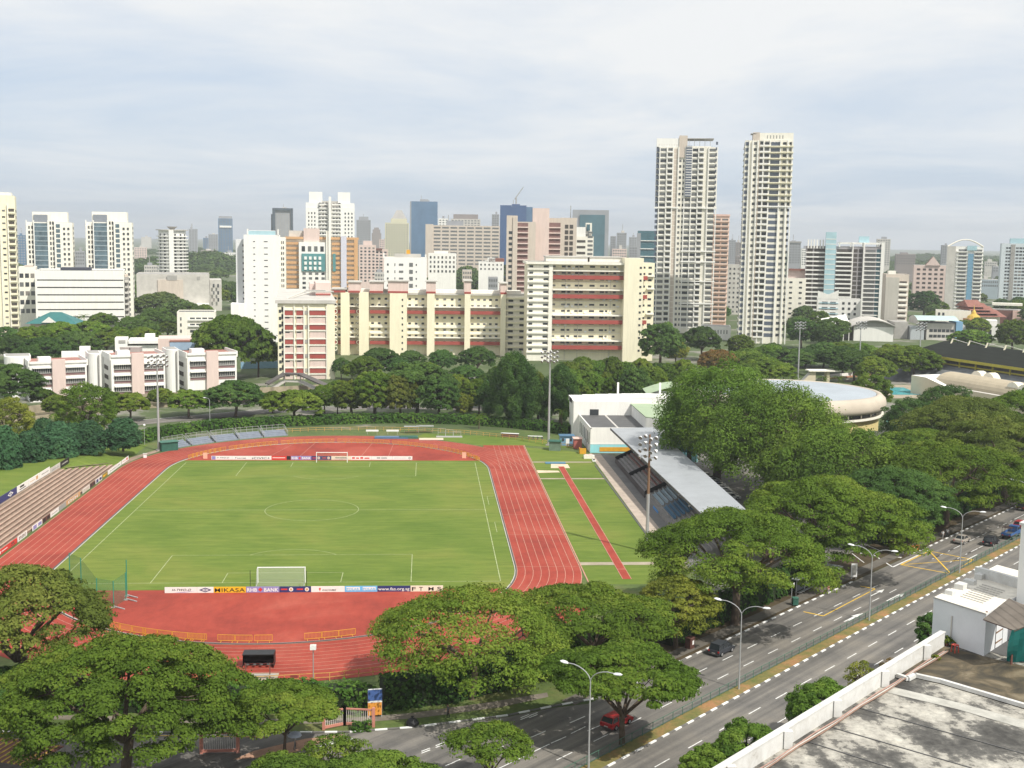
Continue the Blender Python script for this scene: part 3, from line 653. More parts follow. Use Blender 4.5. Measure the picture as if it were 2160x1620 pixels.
# ------------------------------------------------------------------ buildings
PM = {}
def pane_mesh(w, h, mt, t=.10):
    k = (round(w, 1), round(h, 1), mt.name, t)
    if k not in PM:
        m = M(); w_, h_ = max(k[0], .2), max(k[1], .2); m.box(0, -t, 0, w_, .0, h_, mt); PM[k] = m.mesh('pane')
    return PM[k]
class Bld:
    """building whose front was surveyed from the picture: px0..px1, roof row at ytop, standing at depth Y"""
    def __init__(s, name, label, px0, px1, ytop, Y, depth, wall=WHITE, rot=0, roof=None, cat='building', group=None, par=.6, merge=False, h=None, base=True, fix=False):
        x0, _ = pt(px0, 600, Y); pm = (px0 + px1) / 2; xm = xat(pm, Y)
        if not fix: rot = -math.atan2(xm - CX, Y - CY) * .86 + rot * .3
        d_ = ray(px1, 600); c_, s_ = math.cos(rot), math.sin(rot)      # right corner on the sight line of px1
        w_ = ((x0 - CX) * d_[1] - (Y - CY) * d_[0]) / (s_ * d_[0] - c_ * d_[1])
        s.px0, s.px1, s.Y = px0, px1, Y + w_ / 2 * s_; s.rot = rot; Yl = Y; Y = s.Y
        s.w = w_; s.d = depth; s.h = h or pt(pm, ytop, Y)[1]; s.merge = merge
        s.e = thing(name, label, cat, (x0, Yl, 0), rot, group); s.wm = M(); s.xm = {}; s.cnt = {}; s.wall = wall
        if base:
            s.wm.box(0, 0, 0, s.w, depth, s.h, wall)
            if par > 0:
                t = .3
                for b in ((0, 0, s.w, t), (0, depth - t, s.w, depth), (0, t, t, depth - t), (s.w - t, t, s.w, depth - t)): s.wm.box(b[0], b[1], s.h, b[2], b[3], s.h + par, wall)
            s.rm = M().box(.35, .35, s.h + .003, s.w - .35, depth - .35, s.h + .10, roof or GREY)
        else: s.rm = None
        s.h_ = s.h
    def u(s, px): return (px - s.px0) / (s.px1 - s.px0) * s.w
    def z(s, py): return pt((s.px0 + s.px1) / 2, py, s.Y)[1]
    def place(s, name, face, u, z, w, h, mt, t=.1, yoff=0):
        """thin panel on a face; individual object up to 100 of a name, then one collective part"""
        s.cnt[name] = s.cnt.get(name, 0) + 1
        if s.merge or s.cnt[name] > 100:
            m = s.wm if s.merge else s.xm.setdefault(name, M())
            if face == 'F': m.box(u, -t - yoff, z, u + w, -yoff, z + h, mt)
            elif face == 'R': m.box(s.w + yoff, u, z, s.w + yoff + t, u + w, z + h, mt)
            elif face == 'L': m.box(-yoff - t, u, z, -yoff, u + w, z + h, mt)
            return
        o = bpy.data.objects.new(name, pane_mesh(w, h, mt, t)); COL.objects.link(o); o.parent = s.e
        if face == 'F': o.location = (u, -yoff, z)
        elif face == 'R': o.location = (s.w + yoff, u, z); o.rotation_euler.z = R_(90)
        elif face == 'L': o.location = (-yoff, u + w, z); o.rotation_euler.z = R_(-90)
    def win(s, p0, p1, y0, y1, nx, ny, fw_=.6, fh=.5, mt=None, name='window', face='F', yoff=0, t=.1, skip=0):
        """grid of panels between picture columns p0..p1 and rows y0..y1; side faces take fractions of depth"""
        if face == 'F': a, b = s.u(p0), s.u(p1)
        else: a, b = p0 * s.d, p1 * s.d
        z1, z0 = s.z(y0), s.z(y1); cw, ch = (b - a) / nx, (z1 - z0) / ny
        z0 = max(z0, 0) if z0 < 0 else z0
        for j in range(ny):
            zz = z1 - (j + 1) * ch + ch * (1 - fh) / 2
            if zz < .5: continue
            for i in range(nx):
                if skip and random.random() < skip: continue
                g_ = mt or GLASS[0 if random.random() < .6 else (1 if random.random() < .7 else 2)]
                s.place(name, face, a + cw * (i + (1 - fw_) / 2), zz, cw * fw_, ch * fh, g_, t, yoff)
    def band(s, p0, p1, y0, y1, ny, fh, mt, name='window_band', face='F', t=.1, yoff=0, fw_=1.0): s.win(p0, p1, y0, y1, 1, ny, fw_, fh, mt, name, face, yoff, t)
    def box(s, p0, p1, y0, y1, d0, d1, mt=None, m=None):
        """solid: picture columns, rows, depth from the front face"""
        (m or s.wm).box(s.u(p0), d0, s.z(y1) if y1 is not None else 0, s.u(p1), d1, s.z(y0), mt or s.wall); return s
    def part(s, name, p0, p1, y0, y1, d0, d1, mt): M().box(s.u(p0), d0, s.z(y1) if y1 is not None else 0, s.u(p1), d1, s.z(y0), mt).build(name, s.e)
    def done(s, nroof='roof'):
        if s.wm.v: s.wm.build('wall', s.e)
        if s.rm: s.rm.build(nroof, s.e)
        for k, m in s.xm.items(): o = m.build(k, s.e); o['kind'] = 'stuff'
        return s.e
AB = 'apartment_building'
# --- tall twin condominium towers on the right
def condo(label, px0, px1, ytop, Y, depth, rot, bays, floors, nyp, side, fins, head):
    b = Bld('residential_tower', label, px0 - 6, px1 - 6, nyp, Y, depth, mat('condo_cream_wall', (.77, .74, .65), .8, .05, .1), rot, group='twin cream high-rise towers', par=0, cat='tower')
    zt = b.h; fh = zt / floors; b.px0 += 6; b.px1 += 6      # the survey columns were read near the top of the leaning picture verticals
    for (a, c, kind) in bays:
        u0, u1 = b.u(a), b.u(c); w = u1 - u0
        for k in range(1, floors):
            z = k * fh
            if kind == 'w': b.place('window', 'F', u0 + .18 * w, z + .9, w * .64, fh * .46, GLASS[random.choice((0, 1, 1))], .08)
            elif kind == 'b':
                b.place('window', 'F', u0 + .05 * w, z + .25, w * .9, fh * .74, GDARK if random.random() < .45 else GGREY, .05)
                b.xm.setdefault('balcony', M()).box(u0, -1.1, z - .1, u1, 0, z + .12, CREAM2).box(u0, -1.1, z + .12, u1, -1.0, z + .85, WHITE)
            elif kind == 's': b.place('window', 'F', u0, z + .45, w, fh * .62, DGLB, .06)
            elif kind == 'r':   # recessed ribbon with spandrel
                b.place('window', 'F', u0 + .04 * w, z + .7, w * .92, fh * .52, GGREY if random.random() < .6 else GDARK, .07)
                b.wm.box(u0 - .1, -.35, z - .15, u1 + .1, 0, z + .2, WHITE)
            elif kind == 'g': b.wm.box(u0 + .2, -.02, z - .6, u1 - .2, .0, z + fh - .9, BEIGE)
    for f in fins:
        u = b.u(f); b.wm.box(u - .28, -.8, 0, u + .28, 0, zt, WHITE)
    for k in range(1, floors):                  # side face
        z = k * fh
        for v in side: b.place('side_window', 'R' if side is not None and px0 < 1500 else 'L', v[0] * depth, z + .5, v[1] * depth, fh * .6, DGLB, .08)
        (b.xm.setdefault('floor_slab', M())).box(-.45 if px0 > 1500 else b.w - .2, .5, z - .12, .2 if px0 > 1500 else b.w + .45, depth - .5, z + .12, WHITE)
    head(b, zt, fh); return b.done()
DGLB = mat('slate_glass', (.11, .13, .17), .25, .1, .2)
def head1(b, zt, fh):
    z = b.z
    # left crown with slots, centre mast block, right penthouse with pergola roof
    b.wm.box(b.u(1383), 0, zt, b.u(1432), b.d * .6, z(292), WHITE)
    for i in range(8): x = b.u(1388 + i * 5.2); b.wm.box(x, -.06, zt + 1, x + .45, 0, z(305), BEIGE)
    b.wm.box(b.u(1430), -.6, zt - 6, b.u(1447), b.d * .7, z(286), BEIGE)
    b.wm.box(b.u(1447), 1, zt, b.u(1496), b.d * .7, z(308), CREAM2)
    m = M(); m.box(b.u(1446), .5, z(292) - .2, b.u(1502), b.d * .6, z(292) + .2, GREY)
    for i in range(5): x = b.u(1450 + i * 11); m.box(x, 1, z(308), x + .3, 1.3, z(292) - .2, METAL)
    m.build('roof_pergola', b.e)
    # wider upper section
    for (a, c) in ((1383, 1388), (1506, 1511)):
        b.wm.box(b.u(a), 1, z(438), b.u(c), b.d - 2, z(312), CREAM2)
        for k in range(12): zz = z(438) + (k + .4) * fh; b.place('corner_window', 'F', b.u(a) + .1, zz, b.u(c) - b.u(a) - .2, fh * .55, DGLB, .07, -1.0)
    for (y0, y1) in ((437, 440), (528, 531), (550, 553), (592, 594), (638, 641)):
        b.wm.box(b.u(1440), -1.0, z(y1), b.u(1511) + .4, 0, z(y0), WHITE)
    b.wm.box(b.u(1383) - .6, -.9, z(440), b.u(1432), 0, z(437), WHITE)
    b.part('curved_glass_bay', 1445, 1457, 308, 415, -1.5, 0, DGLB)
    for i in range(20): u = b.z(308 + (i + .5) * 5.35); b.wm.box(b.u(1445), -1.56, u, b.u(1457), -1.5, u + .35, WHITE)
condo('left one of the two tall cream towers, with slotted crown and pergola roof', 1388, 1506, 300, 518, 26, 0,
      [(1383, 1390, 's'), (1391, 1404, 'r'), (1407, 1417, 'b'), (1419, 1428, 'g'), (1430, 1437, 'w'), (1438, 1443, 'w'), (1444, 1457, 'r'), (1458, 1470, 'r'), (1472, 1482, 'b'), (1493, 1507, 'r')],
      34, 310, [(.08, .3), (.5, .2), (.75, .2)], [1390.5, 1405.5, 1418, 1429.5, 1443.5, 1457.5, 1471, 1492, 1510], head1)
def head2(b, zt, fh):
    z = b.z
    b.wm.box(b.u(1583), 0, zt, b.u(1597), b.d * .8, z(279), BEIGE); b.wm.box(b.u(1597), .5, zt, b.u(1667), b.d * .8, z(280), CREAM2)
    b.wm.box(b.u(1597), -.3, zt, b.u(1606), .5, z(297), CREAM2)
    for i in range(9): x = b.u(1607 + i * 6.4); b.wm.box(x, -.5, zt - 1, x + .9, .5, z(300), WHITE)
    for i in range(6): x = b.u(1612 + i * 6.4); b.wm.box(x, .44, z(292), x + .5, .5, z(285), GREY)
    b.wm.box(b.u(1575), .5, zt - 1, b.u(1584), b.d * .5, z(297), CREAM2)
    b.part('roof_fin', 1578, 1590, 281, 283, 0, 6, GREY)
    b.wm.box(b.u(1604), -1.0, z(437), b.u(1667) + .6, 0, z(434), WHITE)
    b.wm.box(b.u(1661), .5, z(436), b.u(1667), b.d - 2, zt, CREAM2)
    for k in range(24, 34): zz = k * fh; b.wm.box(b.u(1616), -1.3, zz - .2, b.u(1668), 0, zz + .35, CREAM)
condo('right one of the two tall cream towers, taller and narrower', 1567, 1661, 290, 450, 22, 0,
      [(1568, 1575, 's'), (1584, 1593, 'w'), (1595, 1604, 'g'), (1598, 1606, 'b'), (1608, 1618, 'b'), (1621, 1640, 's'), (1644, 1655, 'w'), (1658, 1665, 'w')],
      34, 296, [(.1, .25), (.45, .2), (.72, .2)], [1576, 1583, 1594, 1606, 1619, 1641, 1656, 1666], head2)
# --- long curved slab block with red parapets (left part) and its end wing
def slab_block():
    b = Bld(AB, 'long cream slab block with red parapet bands and pink stair heads', 712, 1110, 622, 371, 12, CREAM, 0, par=0, h=None, fix=True)
    z = b.z; H = b.h
    FH = 12.85; rows = [629 + FH * i for i in range(11)]
    piers = [(720, 738), (758, 778), (822, 858), (900, 916), (979, 991), (1055, 1066)]
    bays = [(703, 720), (738, 758), (780, 822), (858, 900), (916, 979), (991, 1055)]
    for (a, c) in piers: b.part('stair_tower', a, c, 617, None, -5.0, 0, CREAM)
    for (a, c, yt) in ((702, 730, 612), (736, 760, 597), (780, 808, 596), (818, 860, 594), (898, 918, 594), (978, 992, 592), (1054, 1067, 596)):
        b.part('stair_head', a, c, yt, 620, -4.6, 6, PALEPINK); b.part('red_trim', a, c, 614, 618, -5.06, -4.6, RED)
        b.part('tank_slab', a - 2, c + 3, yt - 2.5, yt - .3, -5.2, 6.6, LGREY)
    for i, (a, c) in enumerate(bays):
        for j, y in enumerate(rows):
            if z(y + 8) < 2: continue
            if j in (2, 7):       # access gallery with red parapet
                b.part('red_parapet', a, c, y + 0, y + 7.0, -2.6, -2.3, RED); b.part('gallery_floor', a, c, y + 6.2, y + 8, -2.3, 0, PINK)
            if j in (1, 6):
                b.part('gallery_roof', a, c, y + 4.0, y + 6.2, -2.8, 0, CREAM2)
            if j in (4, 5): b.part('sun_shade', a, c, y + 7, y + 11, -1.0, 0, CREAM2)
            n = max(2, round((c - a) / 14)); 
            for k in range(n):
                pa = a + (c - a) * (k + .18) / n
                b.place('window', 'F', b.u(pa), z(y + 4.3), b.u(pa + 5.6) - b.u(pa), z(y) - z(y + 4), GLASS[random.choice((0, 0, 1))], .08)
    for y in rows[:-1]: b.place('window', 'F', b.u(847), z(y + 5), b.u(850) - b.u(847), .9, GDARK, .06, 5.0)
    for (p) in (708, 757):
        for y in rows: 
            zc = z(y + 3)
            if zc > 2: m = M(); m.lathe([(1.15, 0), (1.15, .25), (.75, .25), (.75, 0)], CREAM2, 14); o = m.build('round_opening', b.e, (b.u(p), -2.7, zc)); o.rotation_euler.x = R_(90)
    for _ in range(50):
        a, c = random.choice(bays[1:]); y = random.choice(rows[:-2]); b.place('air_conditioner', 'F', b.u(random.uniform(a + 4, c - 4)), z(y + 8.0), 1.0, .7, WHT, .5)
    # right end: stacked slabs
    for i in range(14):
        y = 625 + i * FH
        if z(y) < 3: break
        b.part('floor_ledge', 1066, 1108, y, y + 3.4, -3.2, 0, CREAM); b.place('window', 'F', b.u(1072), z(y + 9.5), 2.2, 1.0, GDARK, .08, 1.9); b.place('window', 'F', b.u(1096), z(y + 9.5), 2.0, 1.0, GDARK, .08, 1.9)
    b.wm.box(b.u(1068), -1.9, 0, b.u(1106), 0, H, CREAM2)
    b.part('roof_edge', 700, 1110, 618, 622, -1.2, 12, LGREY); b.part('rooftop_ledge', 735, 1100, 612, 618, 2, 10, CREAM2)
    b.done()
    # end wing coming forward
    e = Bld(AB, 'end wing of the slab block with brick red and pink chequer panels', 585, 706, 640, 271, 96, CREAM, R_(6), par=0, fix=True)
    z = e.z
    e.part('roof_edge', 580, 708, 633, 640, -1.0, 97, LGREY)
    m = M(); w = e.w
    m.tube([(w * .15, 10, e.h + 1.2), (w * .5, 13, e.h + 4.2), (w * .85, 8, e.h + 4.6)], .35, LGREY, 6).tube([(w * .2, 14, e.h + 1), (w * .6, 17, e.h + 3.6), (w, 15, e.h + 3.8)], .35, LGREY, 6); m.build('roof_frame', e.e)
    FH = 30.5
    for i in range(6):
        for k, (a, c) in enumerate(((600, 617), (624.5, 639), (652.5, 686))):
            y = 652 + i * FH
            if z(y) < 1: continue
            e.part('red_panel', a, c, y + 2.5, y + 12.5, -.35, 0, RED); e.part('pink_panel', a, c, y + 17.5, y + 30.5, -.30, 0, PALEPINK)
            e.part('white_ledge', a - 1.5, c + 1.5, y, y + 2.5, -.6, 0, CREAM2); e.part('white_ledge', a - 1.5, c + 1.5, y + 13.5, y + 16, -.6, 0, CREAM2)
            if k < 2: e.place('window', 'F', e.u(a + 1), z(y + 19.5), 1.6, .5, GDARK, .06, .31)
        for j in range(2): e.place('window', 'F', e.u(587.5), z(660 + i * FH + j * 15), .9, 1.2, GDARK, .06); e.place('window', 'F', e.u(593), z(658 + i * FH + j * 15), .7, 1.8, GDARK, .06)
        e.part('light_well', 642, 648, 655 + i * FH, 663 + i * FH, -.2, 0, GREY)
    for p in (598.5, 620, 640.5, 650, 688.5): e.part('pilaster', p - 1.3, p + 1.3, 645, None, -.75, 0, CREAM2)
    e.part('right_pier', 689, 705, 641, None, -.8, 0, CREAM)
    e.part('stair_head', 668, 702, 603, 640, 30, 60, PALEPINK); e.part('red_trim', 668, 702, 627, 630, 29.7, 30, RED); e.part('stair_head', 655, 668, 607, 640, 40, 60, PALEPINK)
    for j in range(5): e.place('side_window', 'R', 8 + j * 17, 3, 3, 24, GGREY, .05)
    e.done()
slab_block()
def slab_right():
    b = Bld(AB, 'tall cream slab block with four long red parapet bands', 1112, 1380, 553, 350, 16, CREAM, 0, par=0, fix=True)
    z = b.z; FH = 13.35
    b.wm.box(b.u(1112), -2.6, 0, b.u(1156), 0, b.h, CREAM2)
    b.part('smooth_pier', 1312, 1352, 543, None, -5.5, 4, CREAM); b.part('slim_pier', 1156, 1164, 556, None, -3.2, 0, CREAM2)
    b.part('roof_edge', 1108, 1313, 553, 558, -4, 16, CREAM2); b.part('water_tank_room', 1152, 1240, 543, 553, 3, 12, CREAM2); b.part('water_tank_room', 1244, 1312, 542, 553, 3, 12, CREAM2)
    b.part('roof_slab', 1150, 1312, 541, 543, 2.5, 12.5, LGREY)
    for j in range(17):
        y = 560.5 + j * FH
        if z(y + 6) < 2: break
        for (p, w) in ((1115, 8), (1145, 10)): b.place('window', 'F', b.u(p), z(y + 4.6), b.u(p + w) - b.u(p), .95, GDARK, .08, 2.6)
        b.part('floor_ledge', 1111, 1157, y + 6.5, y + 9.5, -3.3, -2.6, CREAM2)
        for (p, w) in ((1165, 6), (1184, 9), (1196.5, 6), (1212, 7), (1221, 8), (1243, 11), (1265, 9), (1277, 4.5), (1293, 5.5)):
            b.place('window', 'F', b.u(p), z(y + 4.2), b.u(p + w) - b.u(p), z(y) - z(y + 3.9), GLASS[random.choice((0, 0, 0, 1))], .08)
        for (p, w) in ((1352.5, 8), (1367, 7)): b.place('window', 'F', b.u(p), z(y + 4.6), b.u(p + w) - b.u(p), .9, GDARK, .08)
        b.place('small_window', 'F', b.u(1344), z(y + 4.6), .9, .9, GDARK, .08, 5.5)
        if j in (2, 5, 9, 13):
            b.part('red_parapet', 1164.5, 1312, y - 6.5, y + 1.8, -3.4, -3.1, RED); b.part('gallery_roof', 1164.5, 1312, y - 17.2, y - 14.8, -3.6, 0, CREAM2)
            b.part('gallery_floor', 1164.5, 1312, y + .6, y + 2.4, -3.1, 0, PINK); b.part('red_parapet', 1353, 1364, y - 6.5, y + 1.8, -1.8, -1.5, RED)
        elif j % 2 == 1: b.part('sun_shade', 1364, 1380, y + 6, y + 8.5, -1.2, 0, CREAM2)
        if j > 0: b.part('string_course', 1166, 1310, y + 8.6, y + 9.6, -.5, 0, CREAM2)
    for _ in range(46):
        j = random.randrange(15); y = 560.5 + j * FH; p = random.choice((1176, 1193, 1206, 1233, 1254, 1272, 1284, 1300)) + random.uniform(-2, 2); b.place('air_conditioner', 'F', b.u(p), z(y + 7.2), 1.0, .7, WHT, .5)
    for p in (1192, 1219, 1287): b.part('downpipe', p, p + .8, 560, None, -.3, 0, LGREY)
    b.done()
slab_right()
def void_deck(): pass
# --- mid-ground named buildings -----------------------------------------
def b_yellow():
    b = Bld(AB, 'tall pale yellow tower cut by the left edge of the photo', -60, 37, 412, 380, 22, CREAM, 0, par=0)
    b.win(22, 36, 437, 715, 1, 21, .85, .62, SHADE, 'balcony_opening'); b.win(6, 19, 437, 715, 1, 21, .5, .25); b.win(-30, 0, 437, 715, 2, 21, .5, .4)
    b.part('pilaster', 20, 22, 430, None, -.9, 0, CREAM2); b.part('pilaster', 4, 6, 430, None, -.9, 0, CREAM2); b.part('roof_box', -40, 30, 405, 412, 3, 18, CREAM2)
    for j in range(21): b.part('balcony_rail', 22, 37, 437 + j * 13.24 + 9, 437 + j * 13.24 + 13, -.8, 0, CREAM)
    b.win(.1, .9, 437, 715, 2, 21, .4, .4, None, 'side_window', 'R'); b.done()
b_yellow()
def b_twin(label, x, top=447):
    b = Bld(AB, label, x, x + 98, top + 22, 560, 22, CREAM2, R_(-4), par=0, group='pair of cream and glass condominiums')
    W = lambda *a, **k: b.win(*a, **k)
    b.box(x + 14, x + 88, top, top + 22, 2, 18, CREAM2); b.part('crown_glass', x + 17, x + 46, top + 6, top + 24, 1, 2, mat('grey_louvre', (.22, .24, .27), .5, .1, 1))
    b.part('curtain_wall', x + 18, x + 46, top + 24, None, -1.4, 0, mat('grey_blue_glass', (.10, .15, .18), .25, .5, .25, 0, .6))
    for j in range(20): b.part('spandrel', x + 18, x + 46, top + 30 + j * 10.2, top + 31.5 + j * 10.2, -1.6, -1.4, mat('pale_spandrel', (.35, .42, .45), .5, .1, 1))
    W(x + 4, x + 17, top + 28, 700, 2, 22, .6, .6); W(x + 49, x + 60, top + 18, 700, 2, 22, .6, .62); b.win(x + 63, x + 72, top + 24, 700, 1, 22, .95, .75, mat('grey_blue_glass')); W(x + 76, x + 94, top + 30, 700, 2, 21, .5, .5)
    for p in (x + 2, x + 17.5, x + 47, x + 61): b.part('white_fin', p - 1, p + 1, top + 18, None, -1.8, 0, WHITE)
    b.win(.1, .9, top + 28, 700, 2, 21, .4, .5, None, 'side_window', 'R'); b.done()
b_twin('left one of two matching cream condominiums with a bluish glass centre', 58); b_twin('right one of two matching cream condominiums with a bluish glass centre', 183)
def b_drum():
    b = Bld('round_tower', 'white round balconied tower with a saucer on its roof', 330, 398, 486, 930, 24, WHITE, par=0, cat='tower', base=False)
    r = b.w / 2; H = b.h; m = M(); m.lathe([(r * .86, 0), (r * .86, H), (0, H)], WHITE, 24, (r, r)); m.build('wall', b.e, smooth=False)
    for j in range(15): z = 20 + j * 3.1; 
    m = M(); m.lathe([(0, H), (r * 1.02, H), (r * 1.02, H + .8), (0, H + .8)], LGREY, 24, (r, r)).lathe([(r * .12, H + .8), (r * .35, H + 3.5), (0, H + 3.6)], GREY, 16, (r, r)); m.build('roof', b.e)
    fh = 3.0; n = int(H / fh)
    for k in range(n):
        m = M(); m.lathe([(r * .86, k * fh), (r, k * fh), (r, k * fh + .9), (r * .97, k * fh + .9)], WHITE, 24, (r, r)); m.build('balcony', b.e)
        for t in (-150, -125, -100, -80, -55, -30):
            tt = R_(t); o = bpy.data.objects.new('window', pane_mesh(1.6, 1.6, GDARK, .1)); COL.objects.link(o); o.parent = b.e
            o.location = (r + r * .87 * math.cos(tt), r + r * .87 * math.sin(tt), k * fh + 1.0); o.rotation_euler.z = tt + R_(90)
    b.part('white_core', 358, 368, 486, None, -.6, 6, WHITE)
b_drum()
def b_ribbon():
    b = Bld('office_building', 'long pale block with thin black horizontal joints', 74, 262, 574, 480, 40, WHITE, R_(-2), par=.8)
    for j in range(7): b.place('window_band', 'F', 1, b.z(590 + j * 15.5 + 2), b.w - 1.5, .55, BLACK, .06); b.place('shadow_gap', 'R', 0, b.z(590 + j * 15.5 + 2), 10, .55, BLACK, .06)
    b.part('plant_room', 125, 190, 566, 574, 10, 25, mat('dark_plant', (.05, .055, .075), .6, .1, 1)); b.part('stair_side', 262, 272, 585, None, 8, 9, GREY)
    for j in range(9): b.part('stair_landing', 263, 271, 592 + j * 12, 596 + j * 12, 2, 8, LGREY)
    b.part('corner_tower', 262.5, 270, 580, None, 9, 20, BEIGE); b.done()
    b = Bld('office_building', 'low cream office wing between the yellow tower and ribbon block', 38, 76, 566, 500, 25, CREAM2, par=.6)
    b.win(40, 75, 572, 665, 3, 5, .7, .5); b.part('roof_room', 52, 70, 560, 566, 4, 10, BEIGE); b.done()
b_ribbon()
def b_blank():
    b = Bld('warehouse_block', 'large windowless beige block with a saw-cut lower edge', 288, 442, 580, 670, 45, LGREY, R_(3), par=.5)
    b.part('panel_face', 332, 386, 590, 634, -.8, 0, BEIGE); b.part('low_podium', 290, 440, 640, None, -6, 0, WHITE); b.win(295, 430, 643, 655, 7, 1, .5, .5)
    b.part('side_block', 443, 468, 590, None, 2, 30, LGREY); b.win(446, 465, 595, 640, 2, 3, .4, .5); b.part('louvre', 352, 373, 581, 591, -1, -.8, GREY); b.part('louvre', 415, 422, 583, 590, -.3, 0, GREY); b.done()
b_blank()
def b_white():
    b = Bld(AB, 'plain white slab block with two columns of tiny windows', 515, 590, 497, 430, 14, mat('bright_white_wall', (.80, .79, .76), .8, .04, .1), R_(-5), par=.4)
    b.win(533, 541, 503, 712, 1, 16, .5, .14, GDARK); b.win(557, 566, 503, 712, 1, 16, .85, .12, GDARK)
    b.part('roof_glass_rail', 524, 582, 487, 496, .4, .6, PBLUE); b.part('roof_room', 526, 580, 486, 497, 3, 10, WHITE); b.part('parapet_spike', 522, 525, 483, 497, 0, 1, WHITE); b.part('parapet_spike', 586, 589, 483, 497, 0, 1, WHITE)
    b.part('rear_wing', 497, 515, 505, None, 5, 13, mat('shaded_side_white', (.66, .67, .68), .8, .05, .2)); b.win(511, 515, 512, 712, 1, 16, .9, .35, GDARK, yoff=-4.9, t=.1)  # the left side's shade is put into its greyer, cooler white
    b.part('side_wing', 590, 602, 500, None, 6, 20, CREAM2); b.win(592, 600, 505, 712, 2, 18, .5, .5, None, 'side_window', yoff=-5.9); b.part('annexe', 487, 515, 640, 668, -2, 8, WHITE); b.done()
b_white()
def b_orange():
    b = Bld(AB, 'apartment block with orange balcony bands, pink core and teal panel', 602, 755, 504, 540, 18, CREAM2, par=0)
    for (a, c, m2) in ((602, 632, ORANGE), (700, 720, ORANGE), (731, 747, ORANGE)):
        b.win(a, c, 508, 700, 1, 19, 1, .42, SHADE, 'dark_band'); 
        for j in range(19): b.part('orange_balcony', a, c, 508 + j * 10.1 + 3.2, 508 + j * 10.1 + 8.6, -1.4, 0, m2)
    b.part('orange_top', 602, 757, 500, 505, -1.6, 10, ORANGE); b.part('orange_edge', 747, 755, 505, None, -1.6, 4, ORANGE)
    b.part('pink_core', 641, 674, 482, 513, -2, 8, PALEPINK); b.part('white_bay', 631, 690, 511, None, -3.5, 0, WHITE); b.part('roof_block', 610, 640, 487, 500, 2, 10, LGREY)
    b.part('lilac_column', 719, 731, 497, None, -2.5, 0, mat('lilac_wall', (.58, .58, .66), .8, .05, .2)); b.part('tall_fin', 688, 698, 487, None, -4.5, 0, CREAM2); b.part('tall_fin', 691.5, 693, 487, None, -4.7, -4.5, GREY)
    b.win(634, 686, 518, 532, 4, 1, .55, .8, None, yoff=3.5)
    m3 = mat('teal_wall', (.10, .26, .27), .7, .08, .2)
    b.part('teal_panel', 637, 686, 535, 572, -4.1, -3.5, m3); b.part('teal_panel', 702, 708, 535, 572, -1.9, 0, m3)
    b.win(640, 680, 539, 571, 4, 3, .55, .6, WHITE, 'white_balcony', yoff=4.1, t=.5); b.win(635, 688, 572, 690, 4, 12, .5, .5, None, yoff=3.5); b.done()
b_orange()
def b_hwhite():
    b = Bld(AB, 'tall white twin-peaked condominium behind the orange block', 646, 748, 440, 780, 24, WHITE, par=0, cat='tower')
    b.box(646, 677, 428, 440, 1, 20, WHITE); b.box(718, 748, 428, 440, 1, 20, WHITE); b.box(653, 680, 405, 428, 2, 18, WHITE); b.box(713, 739, 405, 428, 2, 18, WHITE); b.box(674, 720, 424, 440, 3, 16, LGREY)
    b.part('central_fin', 694, 699, 415, None, -4, 0, WHITE)
    b.win(649, 668, 446, 600, 3, 19, .4, .5); b.win(672, 692, 426, 600, 3, 22, .7, .62); b.win(701, 720, 426, 600, 3, 22, .7, .62); b.win(725, 746, 446, 600, 3, 19, .4, .5)
    for j in range(20): b.part('balcony', 674, 692, 430 + j * 8, 432.5 + j * 8, -1.4, 0, WHITE); b.part('balcony', 701, 719, 430 + j * 8, 432.5 + j * 8, -1.4, 0, WHITE)
    b.done()
b_hwhite()
def simple(label, px0, px1, ytop, ybot, Y, depth=16, wall=WHITE, nx=5, fl=8.0, fw_=.5, fh=.5, glass=None, rot=0, extras=(), name=AB, cat='building', merge=False, group=None, par=.5, bands=False, side=True, balc=None):
    b = Bld(name, label, px0, px1, ytop, Y, depth, wall, rot, par=par, merge=merge, cat=cat, group=group)
    ny = max(1, int((ybot - ytop - 2) / fl))
    if bands: b.band(px0 + 1, px1 - 1, ytop + 2, ytop + 2 + ny * fl, ny, fh, glass or SHADE)
    elif nx: b.win(px0 + 1, px1 - 1, ytop + 2, ytop + 2 + ny * fl, nx, ny, fw_, fh, glass)
    if balc:
        for j in range(ny): b.part('balcony', px0, px1, ytop + 2 + (j + .72) * fl, ytop + 2 + (j + 1) * fl, -1.3, 0, balc)
    if side and nx: b.win(.1, .9, ytop + 2, ytop + 2 + ny * fl, 2, ny, .5, fh, glass, 'side_window', 'R' if (px0 + px1) / 2 < 1150 else 'L')
    for e in extras:
        nm, a, c, y0, y1, d0, d1, mt = e; b.part(nm, a, c, y0, y1, d0, d1, mt)
    return b.done()
simple('pinkish block with two dark window columns right of the orange one', 757, 793, 518, 600, 900, 16, PALEPINK, 4, 6.9, .5, .5, extras=[('roof_room', 766, 785, 508, 518, 3, 9, PALEPINK)])
simple('small pink-trimmed block behind the pinkish one', 790, 818, 527, 600, 1000, 14, PALEPINK, 3, 6.5, .6, .5, extras=[('dark_roof', 791, 806, 524, 528, -1, 8, BROWN)])
